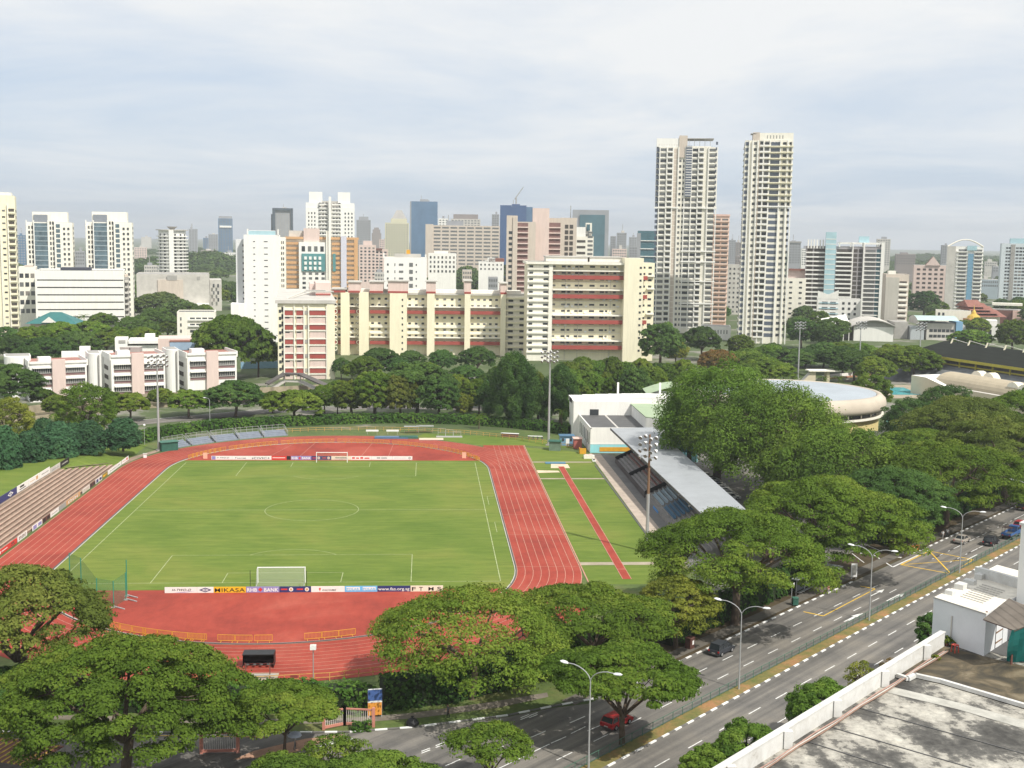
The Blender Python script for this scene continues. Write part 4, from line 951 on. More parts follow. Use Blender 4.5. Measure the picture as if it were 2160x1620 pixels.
def b_w11():
    b = Bld(AB, 'white flat-roofed apartment block directly behind the slab block', 810, 900, 545, 440, 16, mat('bright_white_wall', ()), 0, par=.5)
    b.win(814, 822, 551, 610, 1, 4, .4, .3, GDARK); b.win(830, 836, 551, 610, 1, 4, .3, .4, GDARK); b.win(840, 852, 551, 610, 1, 4, .75, .3, GGREY); b.win(862, 872, 551, 610, 1, 4, .8, .55, GGREY); b.win(875, 881, 551, 610, 1, 4, .4, .25, GDARK)
    b.part('parapet_spike', 808, 811, 534, 545, 0, .8, WHITE); b.part('parapet_spike', 896, 899, 536, 545, 0, .8, WHITE); b.part('roof_room', 832, 888, 536, 545, 4, 12, LGREY); b.part('yellow_tank', 857, 865, 527, 536, 5, 8, YEL); b.done()
b_w11()
simple('white block with brown window columns left of the wooded gap', 903, 962, 536, 585, 640, 14, WHITE, 7, 9.8, .4, .5, extras=[('roof_room', 915, 945, 530, 536, 3, 10, WHITE)])
simple('small white house block with a red-brown roof among trees', 1009, 1062, 552, 580, 720, 14, WHITE, 6, 9, .35, .4, extras=[('red_roof', 1030, 1063, 545, 552, 0, 14, ROOFRED), ('roof_room', 1028, 1044, 544, 553, 0, 6, WHITE)], par=0)
def b_beige():
    b = Bld(AB, 'beige and brown apartment towers joined by a tall lift core', 1067, 1128, 468, 495, 18, BEIGE, 0, par=0)
    BR = mat('brown_recess', (.20, .12, .11), .8, .15, .3)
    b.part('lift_core', 1122, 1157, 438, None, 6, 18, PALEPINK); b.part('brown_balcony_recess', 1090, 1112, 470, None, -.3, 0, BR); b.part('left_shoulder', 1067, 1090, 455, None, -1.5, 10, BEIGE)
    for j in range(17): b.part('balcony_slab', 1089, 1113, 478 + j * 11.4, 480.5 + j * 11.4, -1.2, -.3, PALEPINK); 
    b.win(1071, 1080, 485, 615, 1, 11, .8, .5, GDARK, yoff=1.5); b.win(.1, .6, 470, 600, 1, 11, .5, .4, GDARK, 'side_window', 'R')
    b.part('left_side_pier', 1080, 1090, 458, None, -2.0, -1.5, BEIGE); b.done()
    b = Bld(AB, 'beige and brown tower block right of the lift core', 1143, 1214, 462, 505, 16, BEIGE, 0, par=.5)
    b.part('brown_balcony_recess', 1154, 1180, 470, None, -.3, 0, BR)
    for j in range(13): b.part('balcony_slab', 1153, 1181, 479 + j * 11.4, 481.5 + j * 11.4, -1.1, -.3, PALEPINK)
    b.win(1188, 1208, 472, 600, 2, 11, .75, .7, SHADE); b.part('roof_room', 1180, 1215, 459, 464, 2, 12, BEIGE); b.done()
    b = Bld(AB, 'stepped white and yellow apartment block against the teal tower', 1214, 1250, 500, 620, 14, CREAM2, 0, par=.4)
    b.box(1233, 1246, 470, 500, 1, 8, CREAM2); b.box(1214, 1240, 479, 500, 1, 10, WHITE); b.part('teal_glass', 1235, 1242, 473, 486, .7, 1, TGLASS); b.win(1214, 1234, 503, 540, 1, 3, .9, .4, SHADE); b.win(1237, 1249, 486, 540, 1, 6, .9, .5, GGREY); b.done()
b_beige()
simple('pink banded apartment tower half hidden behind the left cream tower', 1500, 1534, 456, 690, 585, 16, mat('salmon_wall', (.74, .56, .47), .8, .06, .1), 2, 10, .8, .38, GGREY, extras=[('roof_edge', 1498, 1535, 452, 456, -.6, 16, PINK)], balc=mat('salmon_wall', ()))
simple('low pale housing block between the two cream towers', 1534, 1562, 560, 680, 700, 20, LGREY, 3, 10, .4, .4)
simple('cream block just right of the tall cream towers', 1657, 1700, 588, 690, 600, 22, CREAM2, 2, 11, .3, .35, extras=[('roof_edge', 1662, 1700, 570, 588, 6, 20, PALEPINK), ('red_roof', 1664, 1700, 568, 571, 4, 22, ROOFRED)])
def b_dark():
    b = Bld(AB, 'dark balconied condominium with a pale blue lift shaft', 1698, 1860, 520, 600, 22, mat('grey_lilac_wall', (.36, .34, .35), .8, .08, .2), 0, par=0)
    b.part('blue_lift_shaft', 1738, 1760, 490, None, -4, 4, PBLUE)
    for j in range(19): b.part('shaft_joint', 1738, 1760, 504 + j * 10.6, 505.4 + j * 10.6, -4.1, -4, WHITE)
    b.part('blue_roof_room', 1809, 1830, 498, 513, 3, 9, PBLUE)
    for (a, c) in ((1699, 1712), (1714, 1738)): b.win(a, c, 524, 700, 1, 19, .92, .66, SHADE, 'balcony_opening')
    b.win(1762, 1794, 524, 700, 1, 19, .94, .66, SHADE, 'balcony_opening'); b.win(1797, 1818, 524, 640, 2, 12, .8, .72, SHADE, 'balcony_opening'); b.win(1822, 1845, 524, 700, 1, 19, .9, .6, GGREY); b.win(1846, 1855, 524, 700, 1, 19, .95, .8, TGLASS)
    for j in range(20): b.part('white_balcony', 1697, 1738, 532 + j * 9.3, 535 + j * 9.3, -1.5, 0, WHITE); b.part('white_balcony', 1761, 1795, 532 + j * 9.3, 535 + j * 9.3, -2.2, 0, WHITE); b.part('white_balcony', 1820, 1856, 532 + j * 9.3, 534 + j * 9.3, -1.2, 0, WHITE)
    b.part('white_edge', 1855, 1862, 510, None, -1.6, 20, WHITE); b.part('white_fin', 1795, 1797, 512, None, -1.6, 0, WHITE); b.part('white_fin', 1818, 1821, 512, None, -1.6, 0, WHITE)
    for i in range(6): b.part('crown_fin', 1700 + i * 6.3, 1703 + i * 6.3, 506, 525, -1, 1, WHITE)
    b.part('crown_frame', 1765, 1860, 511, 515, -1, 12, WHITE)
    for p in (1766, 1790, 1815): b.part('crown_post', p, p + 3, 511, 521, -1, 1, WHITE)
    b.done()
    b = Bld(AB, 'small white block with a notched roof in front of the dark condominium', 1726, 1818, 632, 545, 16, mat('bright_white_wall', ()), 0, par=.3)
    m = M(); 
    for (a, c, y0, y1) in ((1726, 1748, 614, 622), (1748, 1770, 622, 612)):
        u0, u1 = b.u(a), b.u(c); m.poly([(u0, 0, b.z(632)), (u1, 0, b.z(632)), (u1, 0, b.z(y1)), (u0, 0, b.z(y0))], WHITE).poly([(u1, .5, b.z(632)), (u0, .5, b.z(632)), (u0, .5, b.z(y0)), (u1, .5, b.z(y1))], WHITE).poly([(u0, 0, b.z(y0)), (u1, 0, b.z(y1)), (u1, .5, b.z(y1)), (u0, .5, b.z(y0))], WHITE)
    m.build('notched_parapet', b.e); b.win(1733, 1768, 634, 690, 2, 5, .7, .5, GDARK); b.win(1775, 1812, 634, 690, 3, 5, .4, .45, GDARK); b.band(1730, 1770, 634, 690, 5, .16, PBLUE, 'blue_sill', t=.4); b.done()
b_dark()
simple('pale block seen between dark condominium and beige slab', 1862, 1872, 590, 690, 620, 14, LGREY, 1, 9, .7, .5)
def b_bslab():
    b = Bld(AB, 'narrow beige slab with a balcony stack and blank left wall', 1868, 1917, 580, 510, 20, BEIGE, R_(10), par=.4)
    b.part('blank_wall', 1868, 1896, 585, None, -1.2, 0, mat('stone_grey_wall', (.44, .42, .37), .8, .08, .2)); b.win(1897, 1913, 590, 690, 1, 9, .95, .45, SHADE, 'balcony_opening')
    for j in range(9): b.part('balcony', 1896, 1915, 597 + j * 11, 601.5 + j * 11, -1.2, 0, CREAM2)
    b.part('roof_room', 1874, 1890, 572, 580, 3, 10, CREAM2); b.done()
b_bslab()
def b_gable():
    b = Bld(AB, 'pinkish block with a pointed red gable on its roof', 1926, 2008, 560, 800, 22, PALEPINK, 0, par=0)
    b.win(1930, 2004, 564, 640, 6, 8, .55, .45, SHADE); m = M(); u0, u1, um = b.u(1950), b.u(1982), b.u(1966)
    m.poly([(u0, -1, b.h), (u1, -1, b.h), (um, -1, b.z(541))], PALEPINK).poly([(u0, -1, b.h), (um, -1, b.z(541)), (um, 10, b.z(541)), (u0, 10, b.h)], ROOFRED).poly([(u1, -1, b.h), (u1, 10, b.h), (um, 10, b.z(541)), (um, -1, b.z(541))], ROOFRED); m.build('gable', b.e); b.done()
    b = Bld(AB, 'white tower with an arched roof frame and blue central strip', 1996, 2070, 520, 750, 20, WHITE, 0, par=0, cat='tower')
    b.part('grey_left_wall', 1994, 2012, 520, None, -1, 0, LGREY); b.win(2018, 2036, 524, 650, 1, 16, .95, .5, GGREY); b.win(2052, 2068, 524, 650, 1, 16, .95, .5, GGREY); b.part('blue_strip', 2039, 2050, 535, None, -1, 0, mat('strip_blue', (.16, .32, .45), .5, .1, .3)); b.part('blue_panel', 2036, 2056, 518, 528, -1.4, 0, PBLUE)
    m = M(); n = 14
    for yy in (0, 6, 12):
        p = [(b.u(1996) + (b.w) * (i / n), yy, b.z(520) + 5.4 * math.sin(math.pi * i / n)) for i in range(n + 1)]
        m.tube(p, .5, CREAM2, 6)
    m.build('roof_arch', b.e)
    for j in range(16): b.part('balcony', 2014, 2038, 530 + j * 7.9, 532 + j * 7.9, -1.4, 0, WHITE); b.part('balcony', 2051, 2071, 530 + j * 7.9, 532 + j * 7.9, -1.4, 0, WHITE)
    b.done()
    b = Bld(AB, 'white and pale blue tower cut by the right edge of the photo', 2108, 2200, 514, 860, 24, mat('blueish_white', (.58, .64, .67), .8, .05, .2), 0, par=0, cat='tower')
    b.part('blue_crown', 2126, 2190, 503, 514, 3, 14, PBLUE); b.win(2117, 2128, 520, 640, 2, 17, .8, .5); b.win(2138, 2160, 520, 640, 3, 17, .8, .5); b.win(2165, 2195, 520, 640, 3, 17, .8, .5); b.part('grey_recess', 2128, 2137, 516, None, -.4, 0, GREY); b.done()
b_gable()
# low buildings behind the trees on the right
def b_lowright():
    b = Bld('sports_hall', 'white sports hall with a sweeping curved pale roof', 1806, 1890, 700, 470, 28, mat('bright_white_wall', ()), R_(-14), par=0, h=8.0, fix=True)
    m = M(); n = 12; w = b.w
    for i in range(n):
        f = lambda t: (w * (-.1 + 1.2 * t), 8.2 + 3.8 * math.sin(math.pi * t))
        (x0, z0), (x1, z1) = f(i / n), f((i + 1) / n)
        m.poly([(x0, -2, z0), (x1, -2, z1), (x1, 34, z1), (x0, 34, z0)], LGREY).poly([(x0, -2, z0 - .5), (x0, 34, z0 - .5), (x1, 34, z1 - .5), (x1, -2, z1 - .5)], GREY).poly([(x0, -2, z0 - .5), (x1, -2, z1 - .5), (x1, -2, z1), (x0, -2, z0)], GREY)
        if i > 0: m.poly([(x0, .2, 8), (x1, .2, 8), (x1, .2, z1 - .5), (x0, .2, z0 - .5)], GREY)
    m.build('curved_roof', b.e)
    m = M(); m.poly([(-w * .75, -3, 8.2), (-w * .1, -2, 9), (-w * .1, 30, 13.0), (-w * .75, 30, 10)], WHITE).poly([(-w * .75, -3, 7.8), (-w * .75, 30, 9.6), (-w * .1, 30, 12.6), (-w * .1, -2, 8.6)], GREY)
    for i in range(5): m.box(-w * .7 + i * w * .14, -2, 0, -w * .7 + i * w * .14 + .4, -1.6, 8.3, WHITE)
    m.box(-w * .7, 4, 0, 0, 4.5, 8, SHADE); m.build('side_canopy', b.e); b.done()
    b = Bld('school_building', 'grey school block with a rounded pale green roof', 1960, 2020, 690, 480, 18, LGREY, R_(-8), par=0, h=9.5, fix=True)
    m = M(); n = 8; w = b.w
    for i in range(n):
        f = lambda t: (-3 + 20 * t, 9.5 + 4 * math.sin(math.pi * (.15 + .7 * t)))
        (y0, z0), (y1, z1) = f(i / n), f((i + 1) / n); m.poly([(-6, y0, z0), (w + 1, y0, z0), (w + 1, y1, z1), (-6, y1, z1)], mat('mint_roof', (.42, .54, .52), .6, .1, .3)); m.poly([(-6, y0, z0), (-6, y1, z1), (-6, y1, 9), (-6, y0, 9)], LGREY)
    m.build('rounded_roof', b.e); b.win(1965, 2018, 692, 715, 6, 2, .8, .5, GDARK); b.part('blue_end', 2021, 2035, 678, None, -1, 14, mat('sky_blue_wall', (.18, .34, .50), .7, .05, .2)); b.part('glazed_front', 1926, 1955, 690, None, 0, 10, mat('pale_grid_glass', (.40, .43, .45), .4, .3, 3)); b.part('grey_block', 1895, 1924, 682, None, 4, 22, GREY); b.done()
    b = Bld('low_building', 'low white building with a terrace right of the school', 2036, 2112, 688, 500, 20, WHITE, 0, par=.5)
    b.win(2045, 2100, 690, 710, 5, 1, .6, .5); b.part('upper_storey', 2066, 2110, 676, 688, 4, 14, WHITE); b.done()
    # temple
    x, Y = xat(2088, 560), 560; t = thing('temple_hall', 'temple with stacked red tiled roofs', 'temple', (x, Y, 0)); z0 = pt(2088, 668, Y)[1]
    M().box(-11, 0, 0, 10, 22, z0, CREAM2).build('wall', t)
    for k in range(4):
        m = M(); w = 11 - 1.8 * k; z = z0 + k * 2.0; xo = 2.0 - k * 2.6
        m.poly([(xo - w, -3 + k, z), (xo + w, -3 + k, z), (xo + w * .8, 9, z + 4.2), (xo - w * .8, 9, z + 4.2)], ROOFRED).poly([(xo + w, -3 + k, z), (xo + w, 20, z), (xo + w * .8, 9, z + 4.2)], ROOFRED).poly([(xo - w, -3 + k, z), (xo - w * .8, 9, z + 4.2), (xo - w, 20, z)], ROOFRED).poly([(xo - w, 20, z), (xo - w * .8, 9, z + 4.2), (xo + w * .8, 9, z + 4.2), (xo + w, 20, z)], ROOFRED); m.build('roof', t)
    x, Y = xat(2064, 545), 545; t = thing('stupa', 'small golden stupa spire beside the red temple roofs', 'stupa', (x, Y, 0)); z0 = pt(2064, 672, Y)[1]; G = mat('gold_paint', (.62, .42, .08), .4, .1, 1, .3)
    M().box(-5, -4, 0, 5, 4, z0, mat('rust_wall', (.42, .22, .10), .8, .1, .3)).build('base', t); M().lathe([(4.2, z0), (3.6, z0 + 1.6), (1.6, z0 + 3), (1.1, z0 + 4.4), (.35, z0 + 5.5), (.1, z0 + 8.5), (0, z0 + 8.6)], G, 12).build('spire', t)
    b = Bld('low_building', 'long brown-roofed hall with a pink gable at the right edge', 2096, 2175, 655, 620, 20, BROWN, 0, par=0); b.part('pale_edge', 2096, 2160, 640, 645, 0, 8, CREAM2); b.part('pink_gable', 2140, 2170, 655, None, -3, 0, PINK); b.done()
    b = Bld('low_building', 'low cream wall building with two square windows', 1978, 2052, 656, 560, 10, CREAM2, 0, par=.3); b.win(1980, 1998, 658, 668, 2, 1, .5, .6, GDARK); b.done()
    b = Bld('low_building', 'white podium wall at the foot of the left cream tower', 1484, 1545, 690, 470, 14, mat('bright_white_wall', ()), 0, par=.4); b.win(1490, 1540, 692, 708, 8, 1, .3, .5, GGREY); b.done()
b_lowright()
# left: teal pavilion, white school, estate buildings
def b_left():
    x0 = xat(52, 400); x1 = xat(155, 400); Y = 400; zt = pt(100, 660, Y)[1]; ze = pt(100, 683, Y)[1]; w = x1 - x0
    t = thing('pavilion', 'low pavilion with a teal hipped roof', 'pavilion', (x0, Y, 0)); M().box(1, 1, 0, w - 1, 13, ze, BEIGE).build('wall', t)
    m = M(); a, b, c, d = (-1, -1, ze), (w + 1, -1, ze), (w + 1, 15, ze), (-1, 15, ze); e, f = (w * .38, 7, zt), (w * .62, 7, zt)
    m.poly([a, b, f, e], TEALR).poly([b, c, f], TEALR).poly([c, d, e, f], TEALR).poly([d, a, e], TEALR); m.poly([(w * .3, -1.2, ze + .6), (w * .62, -1.2, ze + .6), (w * .46, -1.2, ze + 3.4)], WHITE).poly([(w * .3, -1.2, ze + .6), (w * .46, -1.2, ze + 3.4), (w * .46, 6, ze + 3.4), (w * .28, 6, ze + .6)], TEALR).poly([(w * .62, -1.2, ze + .6), (w * .64, 6, ze + .6), (w * .46, 6, ze + 3.4), (w * .46, -1.2, ze + 3.4)], TEALR); m.build('hipped_roof', t)
    for i in range(6): o = bpy.data.objects.new('window', pane_mesh(1.4, 1.6, GDARK)); COL.objects.link(o); o.parent = t; o.location = (w * .3 + i * 2.1, .9, ze - 3)
    b = Bld('school_building', 'small white three-storey block behind the big rain tree', 372, 452, 660, 400, 16, CREAM2, R_(-6), par=.5, roof=DGREY)
    b.win(398, 450, 666, 705, 4, 3, .8, .4, GDARK); b.win(376, 384, 666, 705, 1, 3, .4, .5); b.part('white_sill', 396, 452, 673, 676, -.9, 0, WHITE); b.part('white_sill', 396, 452, 686, 689, -.9, 0, WHITE); b.done()
b_left()
def school():
    def block(label, px0, px1, ytop, Y, depth, pink, y0, fl=23.3, rot=0, nf=4):
        b = Bld('school_building', label, px0, px1, ytop, Y, depth, WHITE, R_(24), par=0, fix=True, group='linked white and pink school blocks', roof=mat('coral_roof', (.36, .17, .14), .8, .1, .3))
        b.box(px0, px1, ytop - 5, ytop, -.5, 0, WHITE); b.wm.box(b.w, 0, b.h - 1, b.w + .4, depth, b.h + 1, WHITE); b.wm.box(-.4, 0, b.h - 1, 0, depth, b.h + 1, WHITE)
        b.part('pink_panel', pink[0], pink[1], ytop - 8, None, -1.3, 0, PALEPINK)
        b.part('roof_room', pink[0] - 25 if pink[0] - 25 > px0 else px0 + 4, pink[0] + 2, ytop - 11, ytop, 3, 7, WHITE)
        for (a, c) in ((px0 + 6, pink[0] - 1), (pink[1] + 1, px1 - 4)):
            for j in range(nf):
                y = y0 + j * fl
                if b.z(y + 14) < .3: break
                b.part('window_band', a, c, y, y + 9, -.15, 0, GDARK if random.random() < .7 else GGREY)
                n = 9
                for k in range(1, n): q = a + (c - a) * k / n; b.xm.setdefault('mullion', M()).box(b.u(q) - .06, -.25, b.z(y + 9), b.u(q) + .06, -.15, b.z(y), LGREY)
                b.part('brown_apron', a, c, y + 10.5, y + 15.5, -.2, 0, mat('mauve_panel', (.27, .16, .16), .8, .1, .3)); b.part('grey_sill', a, c, y + 9, y + 10.5, -.5, 0, GREY); b.part('white_hood', a, c, y - 3.0, y - .2, -.9, 0, WHITE)
        b.win(.2, .9, y0, y0 + 60, 1, 3, .6, .45, SHADE, 'side_window', 'L'); return b.done()
    block('left pink-panelled school block behind the dark umbrella tree', 56, 178, 766, 204, 17, (103, 131), 776)
    block('middle pink-panelled school block with a floodlight mast in front', 230, 345, 752, 222, 17, (272, 298), 768)
    block('right pink-panelled school block ending at the rain tree', 392, 497, 748, 236, 17, (431, 456), 761)
    for lb, px0, px1, yt, Y in (('white stair tower between left and middle school blocks', 178, 206, 745, 212), ('white stair tower between middle and right school blocks', 345, 372, 737, 229), ('white flat-topped stair tower at the left end of the school', 0, 54, 752, 212)):
        x0, x1 = xat(px0, Y), xat(px1, Y); h = pt((px0 + px1) / 2, yt, Y)[1]; w = x1 - x0; t = thing('stair_tower', lb, 'building', (x0, Y, 0), R_(20), 'white school stair towers')
        m = M(); n = 10; P = [(w / 2 + w / 2 * math.cos(math.pi + math.pi * i / n), min(w / 2, 3) * math.sin(math.pi + math.pi * i / n)) for i in range(n + 1)] + [(w, 9), (0, 9)]; m.prism(P, 0, h, WHITE); m.build('wall', t); M().box(w * .72, -2.9, 0, w * .80, -2.0, h - .5, GREY).build('downpipe', t); M().box(.4, 0, h + .01, w - .4, 8.6, h + .12, GREY).build('roof', t)
    b = Bld('school_building', 'rear school wing with a pale blue window band', 240, 430, 728, 275, 18, WHITE, 0, par=0); z = b.z
    b.part('left_drum', 240, 266, 712, 745, -2, 6, WHITE); b.part('roof_room', 302, 323, 706, 722, 0, 7, WHITE); b.part('upper_storey', 330, 430, 714, None, -1, 14, PALEPINK); b.part('blue_glazing', 355, 413, 722, 738, -1.3, -1, mat('pale_blue_glass', (.30, .40, .52), .4, .1, .3)); b.part('coral_edge', 355, 430, 717, 720, -1.5, -1, mat('coral_roof', ())); b.part('white_cap', 268, 330, 717, 724, -1.4, 12, WHITE); b.part('grey_recess', 248, 262, 716, 722, -2.2, -2, GREY); b.done()
    b = Bld('school_building', 'low rear school wing with a coral flat roof', 125, 235, 752, 232, 16, WHITE, 0, par=0, roof=mat('coral_roof', ())); b.part('roof_room', 162, 185, 734, 752, 4, 8, WHITE); b.part('white_parapet', 125, 235, 740, 752, 0, .6, WHITE); b.done()
    for i, px in enumerate((247, 269)):
        x, Y = xat(px, 240), 240; z1 = pt(px, 733, Y)[1]; z0 = pt(px, 752, Y)[1]; w = xat(px + 20, Y) - x
        tag(M().box(0, 0, z0, w, 4, z1, GREY).box(.1, -.06, z0 + .3, w - .1, 0, z0 + .4, LGREY).box(-.1, -.1, z1, w + .1, 4.1, z1 + .12, LGREY).box(.3, .4, 0, .7, .8, z0, METAL).box(w - .7, .4, 0, w - .3, .8, z0, METAL).build('water_tank', loc=(x, Y, 0)), ('left' if i == 0 else 'right') + ' one of two grey rooftop water tanks on the school', 'water tank', 'grey rooftop water tanks')
school()
# ------------------------------------------------------------------ distant skyline
rs0 = random.Random(9)
def sky_b(label, px0, px1, ytop, Y, wall, nx=6, fl=None, glass=None, fw_=.6, fh=.5, depth=30, extras=(), rot=0, par=.5, cat='tower', bands=False, group=None):
    b = Bld('far_tower' if cat == 'tower' else 'far_building', label, px0, px1, ytop, Y, depth, wall, rot, merge=True, par=0, cat=cat, group=group)
    d = Y - CY; fl = fl or 3.6 * F / d; ny = max(2, int((560 - ytop) / fl))
    ny = min(ny, int((b.h - 1) / ((b.z(ytop) - b.z(ytop + fl)))))
    if nx: b.win(px0 + .6, px1 - .6, ytop + 1, ytop + 1 + ny * fl, 1 if bands else nx, ny, 1 if bands else fw_, fh, glass or GGREY)
    for e in extras: b.part(*e)
    if label.find('teal') < 0 and b.w > 8:
        a = rs0.uniform(.15, .5); M().box(b.w * a, 6, b.h, b.w * (a + rs0.uniform(.2, .4)), 16, b.h + rs0.uniform(2, 5), rs0.choice((HG, LGREY, wall))).build('roof_plant', b.e)
        if rs0.random() < .5: M().tube([(b.w * a + 2, 9, b.h), (b.w * a + 2, 9, b.h + rs0.uniform(7, 13))], .35, GREY, 5).build('antenna', b.e)
    return b.done()
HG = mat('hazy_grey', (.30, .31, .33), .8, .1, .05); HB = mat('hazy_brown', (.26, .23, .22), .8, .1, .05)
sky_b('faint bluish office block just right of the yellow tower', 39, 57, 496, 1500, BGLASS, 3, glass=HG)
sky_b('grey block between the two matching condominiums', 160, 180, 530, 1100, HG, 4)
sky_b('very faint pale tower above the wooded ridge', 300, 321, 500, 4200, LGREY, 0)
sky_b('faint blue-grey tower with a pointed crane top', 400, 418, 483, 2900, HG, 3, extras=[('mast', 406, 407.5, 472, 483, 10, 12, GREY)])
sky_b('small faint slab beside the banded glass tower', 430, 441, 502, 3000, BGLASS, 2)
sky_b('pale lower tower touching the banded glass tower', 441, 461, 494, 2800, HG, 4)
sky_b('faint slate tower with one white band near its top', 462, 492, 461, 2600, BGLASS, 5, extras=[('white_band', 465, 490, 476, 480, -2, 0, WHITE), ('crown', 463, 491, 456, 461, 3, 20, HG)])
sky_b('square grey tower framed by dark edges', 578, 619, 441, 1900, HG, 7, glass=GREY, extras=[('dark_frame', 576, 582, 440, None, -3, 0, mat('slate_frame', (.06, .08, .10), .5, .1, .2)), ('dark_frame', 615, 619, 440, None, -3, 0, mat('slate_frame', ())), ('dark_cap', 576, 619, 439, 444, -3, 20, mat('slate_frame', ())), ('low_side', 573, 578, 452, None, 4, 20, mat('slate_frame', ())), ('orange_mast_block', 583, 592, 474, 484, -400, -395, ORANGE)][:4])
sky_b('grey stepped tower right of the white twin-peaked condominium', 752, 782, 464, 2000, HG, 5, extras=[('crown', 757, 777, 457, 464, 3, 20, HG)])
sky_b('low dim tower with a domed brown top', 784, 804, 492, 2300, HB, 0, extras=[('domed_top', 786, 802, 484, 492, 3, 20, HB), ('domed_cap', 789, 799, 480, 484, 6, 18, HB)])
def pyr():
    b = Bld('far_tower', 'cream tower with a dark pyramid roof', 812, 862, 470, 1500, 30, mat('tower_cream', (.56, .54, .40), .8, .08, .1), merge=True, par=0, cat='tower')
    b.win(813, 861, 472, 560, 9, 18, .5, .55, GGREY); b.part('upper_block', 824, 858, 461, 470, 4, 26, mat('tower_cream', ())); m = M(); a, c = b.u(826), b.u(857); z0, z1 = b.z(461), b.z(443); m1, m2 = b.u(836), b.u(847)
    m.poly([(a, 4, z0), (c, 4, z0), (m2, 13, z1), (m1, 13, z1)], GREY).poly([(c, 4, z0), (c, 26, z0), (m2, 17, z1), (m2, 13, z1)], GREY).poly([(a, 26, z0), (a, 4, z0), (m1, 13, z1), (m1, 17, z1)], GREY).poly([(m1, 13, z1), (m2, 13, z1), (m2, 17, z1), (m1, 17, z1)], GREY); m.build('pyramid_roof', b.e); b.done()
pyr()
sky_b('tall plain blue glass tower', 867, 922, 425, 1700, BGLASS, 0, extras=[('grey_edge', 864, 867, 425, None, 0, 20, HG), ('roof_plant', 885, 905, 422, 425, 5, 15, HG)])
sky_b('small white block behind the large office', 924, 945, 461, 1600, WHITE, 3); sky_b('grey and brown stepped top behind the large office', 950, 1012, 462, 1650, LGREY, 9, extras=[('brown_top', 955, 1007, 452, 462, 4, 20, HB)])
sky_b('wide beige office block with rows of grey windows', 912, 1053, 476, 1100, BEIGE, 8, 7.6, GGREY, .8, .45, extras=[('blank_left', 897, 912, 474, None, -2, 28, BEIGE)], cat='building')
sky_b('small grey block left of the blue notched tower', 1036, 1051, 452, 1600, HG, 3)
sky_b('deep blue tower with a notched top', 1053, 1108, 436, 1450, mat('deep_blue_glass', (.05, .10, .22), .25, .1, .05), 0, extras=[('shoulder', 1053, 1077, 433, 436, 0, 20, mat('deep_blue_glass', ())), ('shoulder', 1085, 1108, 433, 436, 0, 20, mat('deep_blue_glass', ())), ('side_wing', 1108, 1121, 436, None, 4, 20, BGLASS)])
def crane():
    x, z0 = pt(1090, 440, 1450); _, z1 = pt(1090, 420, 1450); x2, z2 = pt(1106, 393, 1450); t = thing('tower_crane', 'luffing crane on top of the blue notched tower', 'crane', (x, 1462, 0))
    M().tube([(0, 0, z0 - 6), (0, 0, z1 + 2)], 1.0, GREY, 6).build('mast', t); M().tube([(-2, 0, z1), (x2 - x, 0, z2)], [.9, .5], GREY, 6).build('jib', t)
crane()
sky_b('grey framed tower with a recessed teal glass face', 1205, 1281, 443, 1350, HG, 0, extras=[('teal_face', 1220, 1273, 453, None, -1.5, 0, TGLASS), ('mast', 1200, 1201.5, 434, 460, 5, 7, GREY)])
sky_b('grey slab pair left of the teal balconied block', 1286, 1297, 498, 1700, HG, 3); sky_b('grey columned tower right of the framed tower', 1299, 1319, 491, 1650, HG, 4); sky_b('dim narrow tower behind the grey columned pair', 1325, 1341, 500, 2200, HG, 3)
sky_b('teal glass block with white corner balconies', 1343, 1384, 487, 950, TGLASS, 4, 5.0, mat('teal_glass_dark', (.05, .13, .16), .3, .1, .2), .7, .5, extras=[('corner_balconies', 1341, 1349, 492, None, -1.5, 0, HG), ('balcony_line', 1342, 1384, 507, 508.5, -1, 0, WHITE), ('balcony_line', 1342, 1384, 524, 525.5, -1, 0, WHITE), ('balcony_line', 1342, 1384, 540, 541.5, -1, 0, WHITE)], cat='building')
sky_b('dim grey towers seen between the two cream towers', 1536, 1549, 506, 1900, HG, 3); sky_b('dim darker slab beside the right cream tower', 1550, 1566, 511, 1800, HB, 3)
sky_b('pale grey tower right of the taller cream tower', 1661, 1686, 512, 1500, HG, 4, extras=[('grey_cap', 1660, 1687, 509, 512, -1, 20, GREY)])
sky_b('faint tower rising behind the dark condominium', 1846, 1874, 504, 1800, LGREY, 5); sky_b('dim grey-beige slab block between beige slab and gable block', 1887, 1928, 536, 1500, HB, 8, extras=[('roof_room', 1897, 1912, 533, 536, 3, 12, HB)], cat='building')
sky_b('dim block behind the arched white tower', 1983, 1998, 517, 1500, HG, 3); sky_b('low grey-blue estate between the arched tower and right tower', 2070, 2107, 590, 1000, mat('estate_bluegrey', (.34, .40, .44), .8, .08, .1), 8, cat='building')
rs = random.Random(5)
FARW = [HG, LGREY, HB, WHITE, PALEPINK, BEIGE]
FLAB = ['pale', 'grey', 'dull brown', 'white', 'pinkish', 'beige']
WH = ['above the beige windowless block', 'over the wooded hill', 'on the ridge behind the round tower', 'left of the plain white slab', 'just behind the white slab', 'between white slab and dark framed tower', 'under the plain blue tower', 'right of the grey framed tower', 'left of the teal glass block', 'left of the dark condominium', 'behind the crown of the dark condominium', 'left of the pink gable', 'right of the pink gable', 'right of the arched tower', 'left of the blue and white right-edge tower', 'low between the two cream towers', 'half hidden by the taller cream tower', 'beside the right matching condominium', 'at the foot of the banded glass tower', 'behind the right-edge tower', 'touching the arched tower', 'left of the pyramid-roofed tower', 'above the park trees', 'beside the red-brown roofed house', 'between the two white flat blocks', 'below the domed brown top']
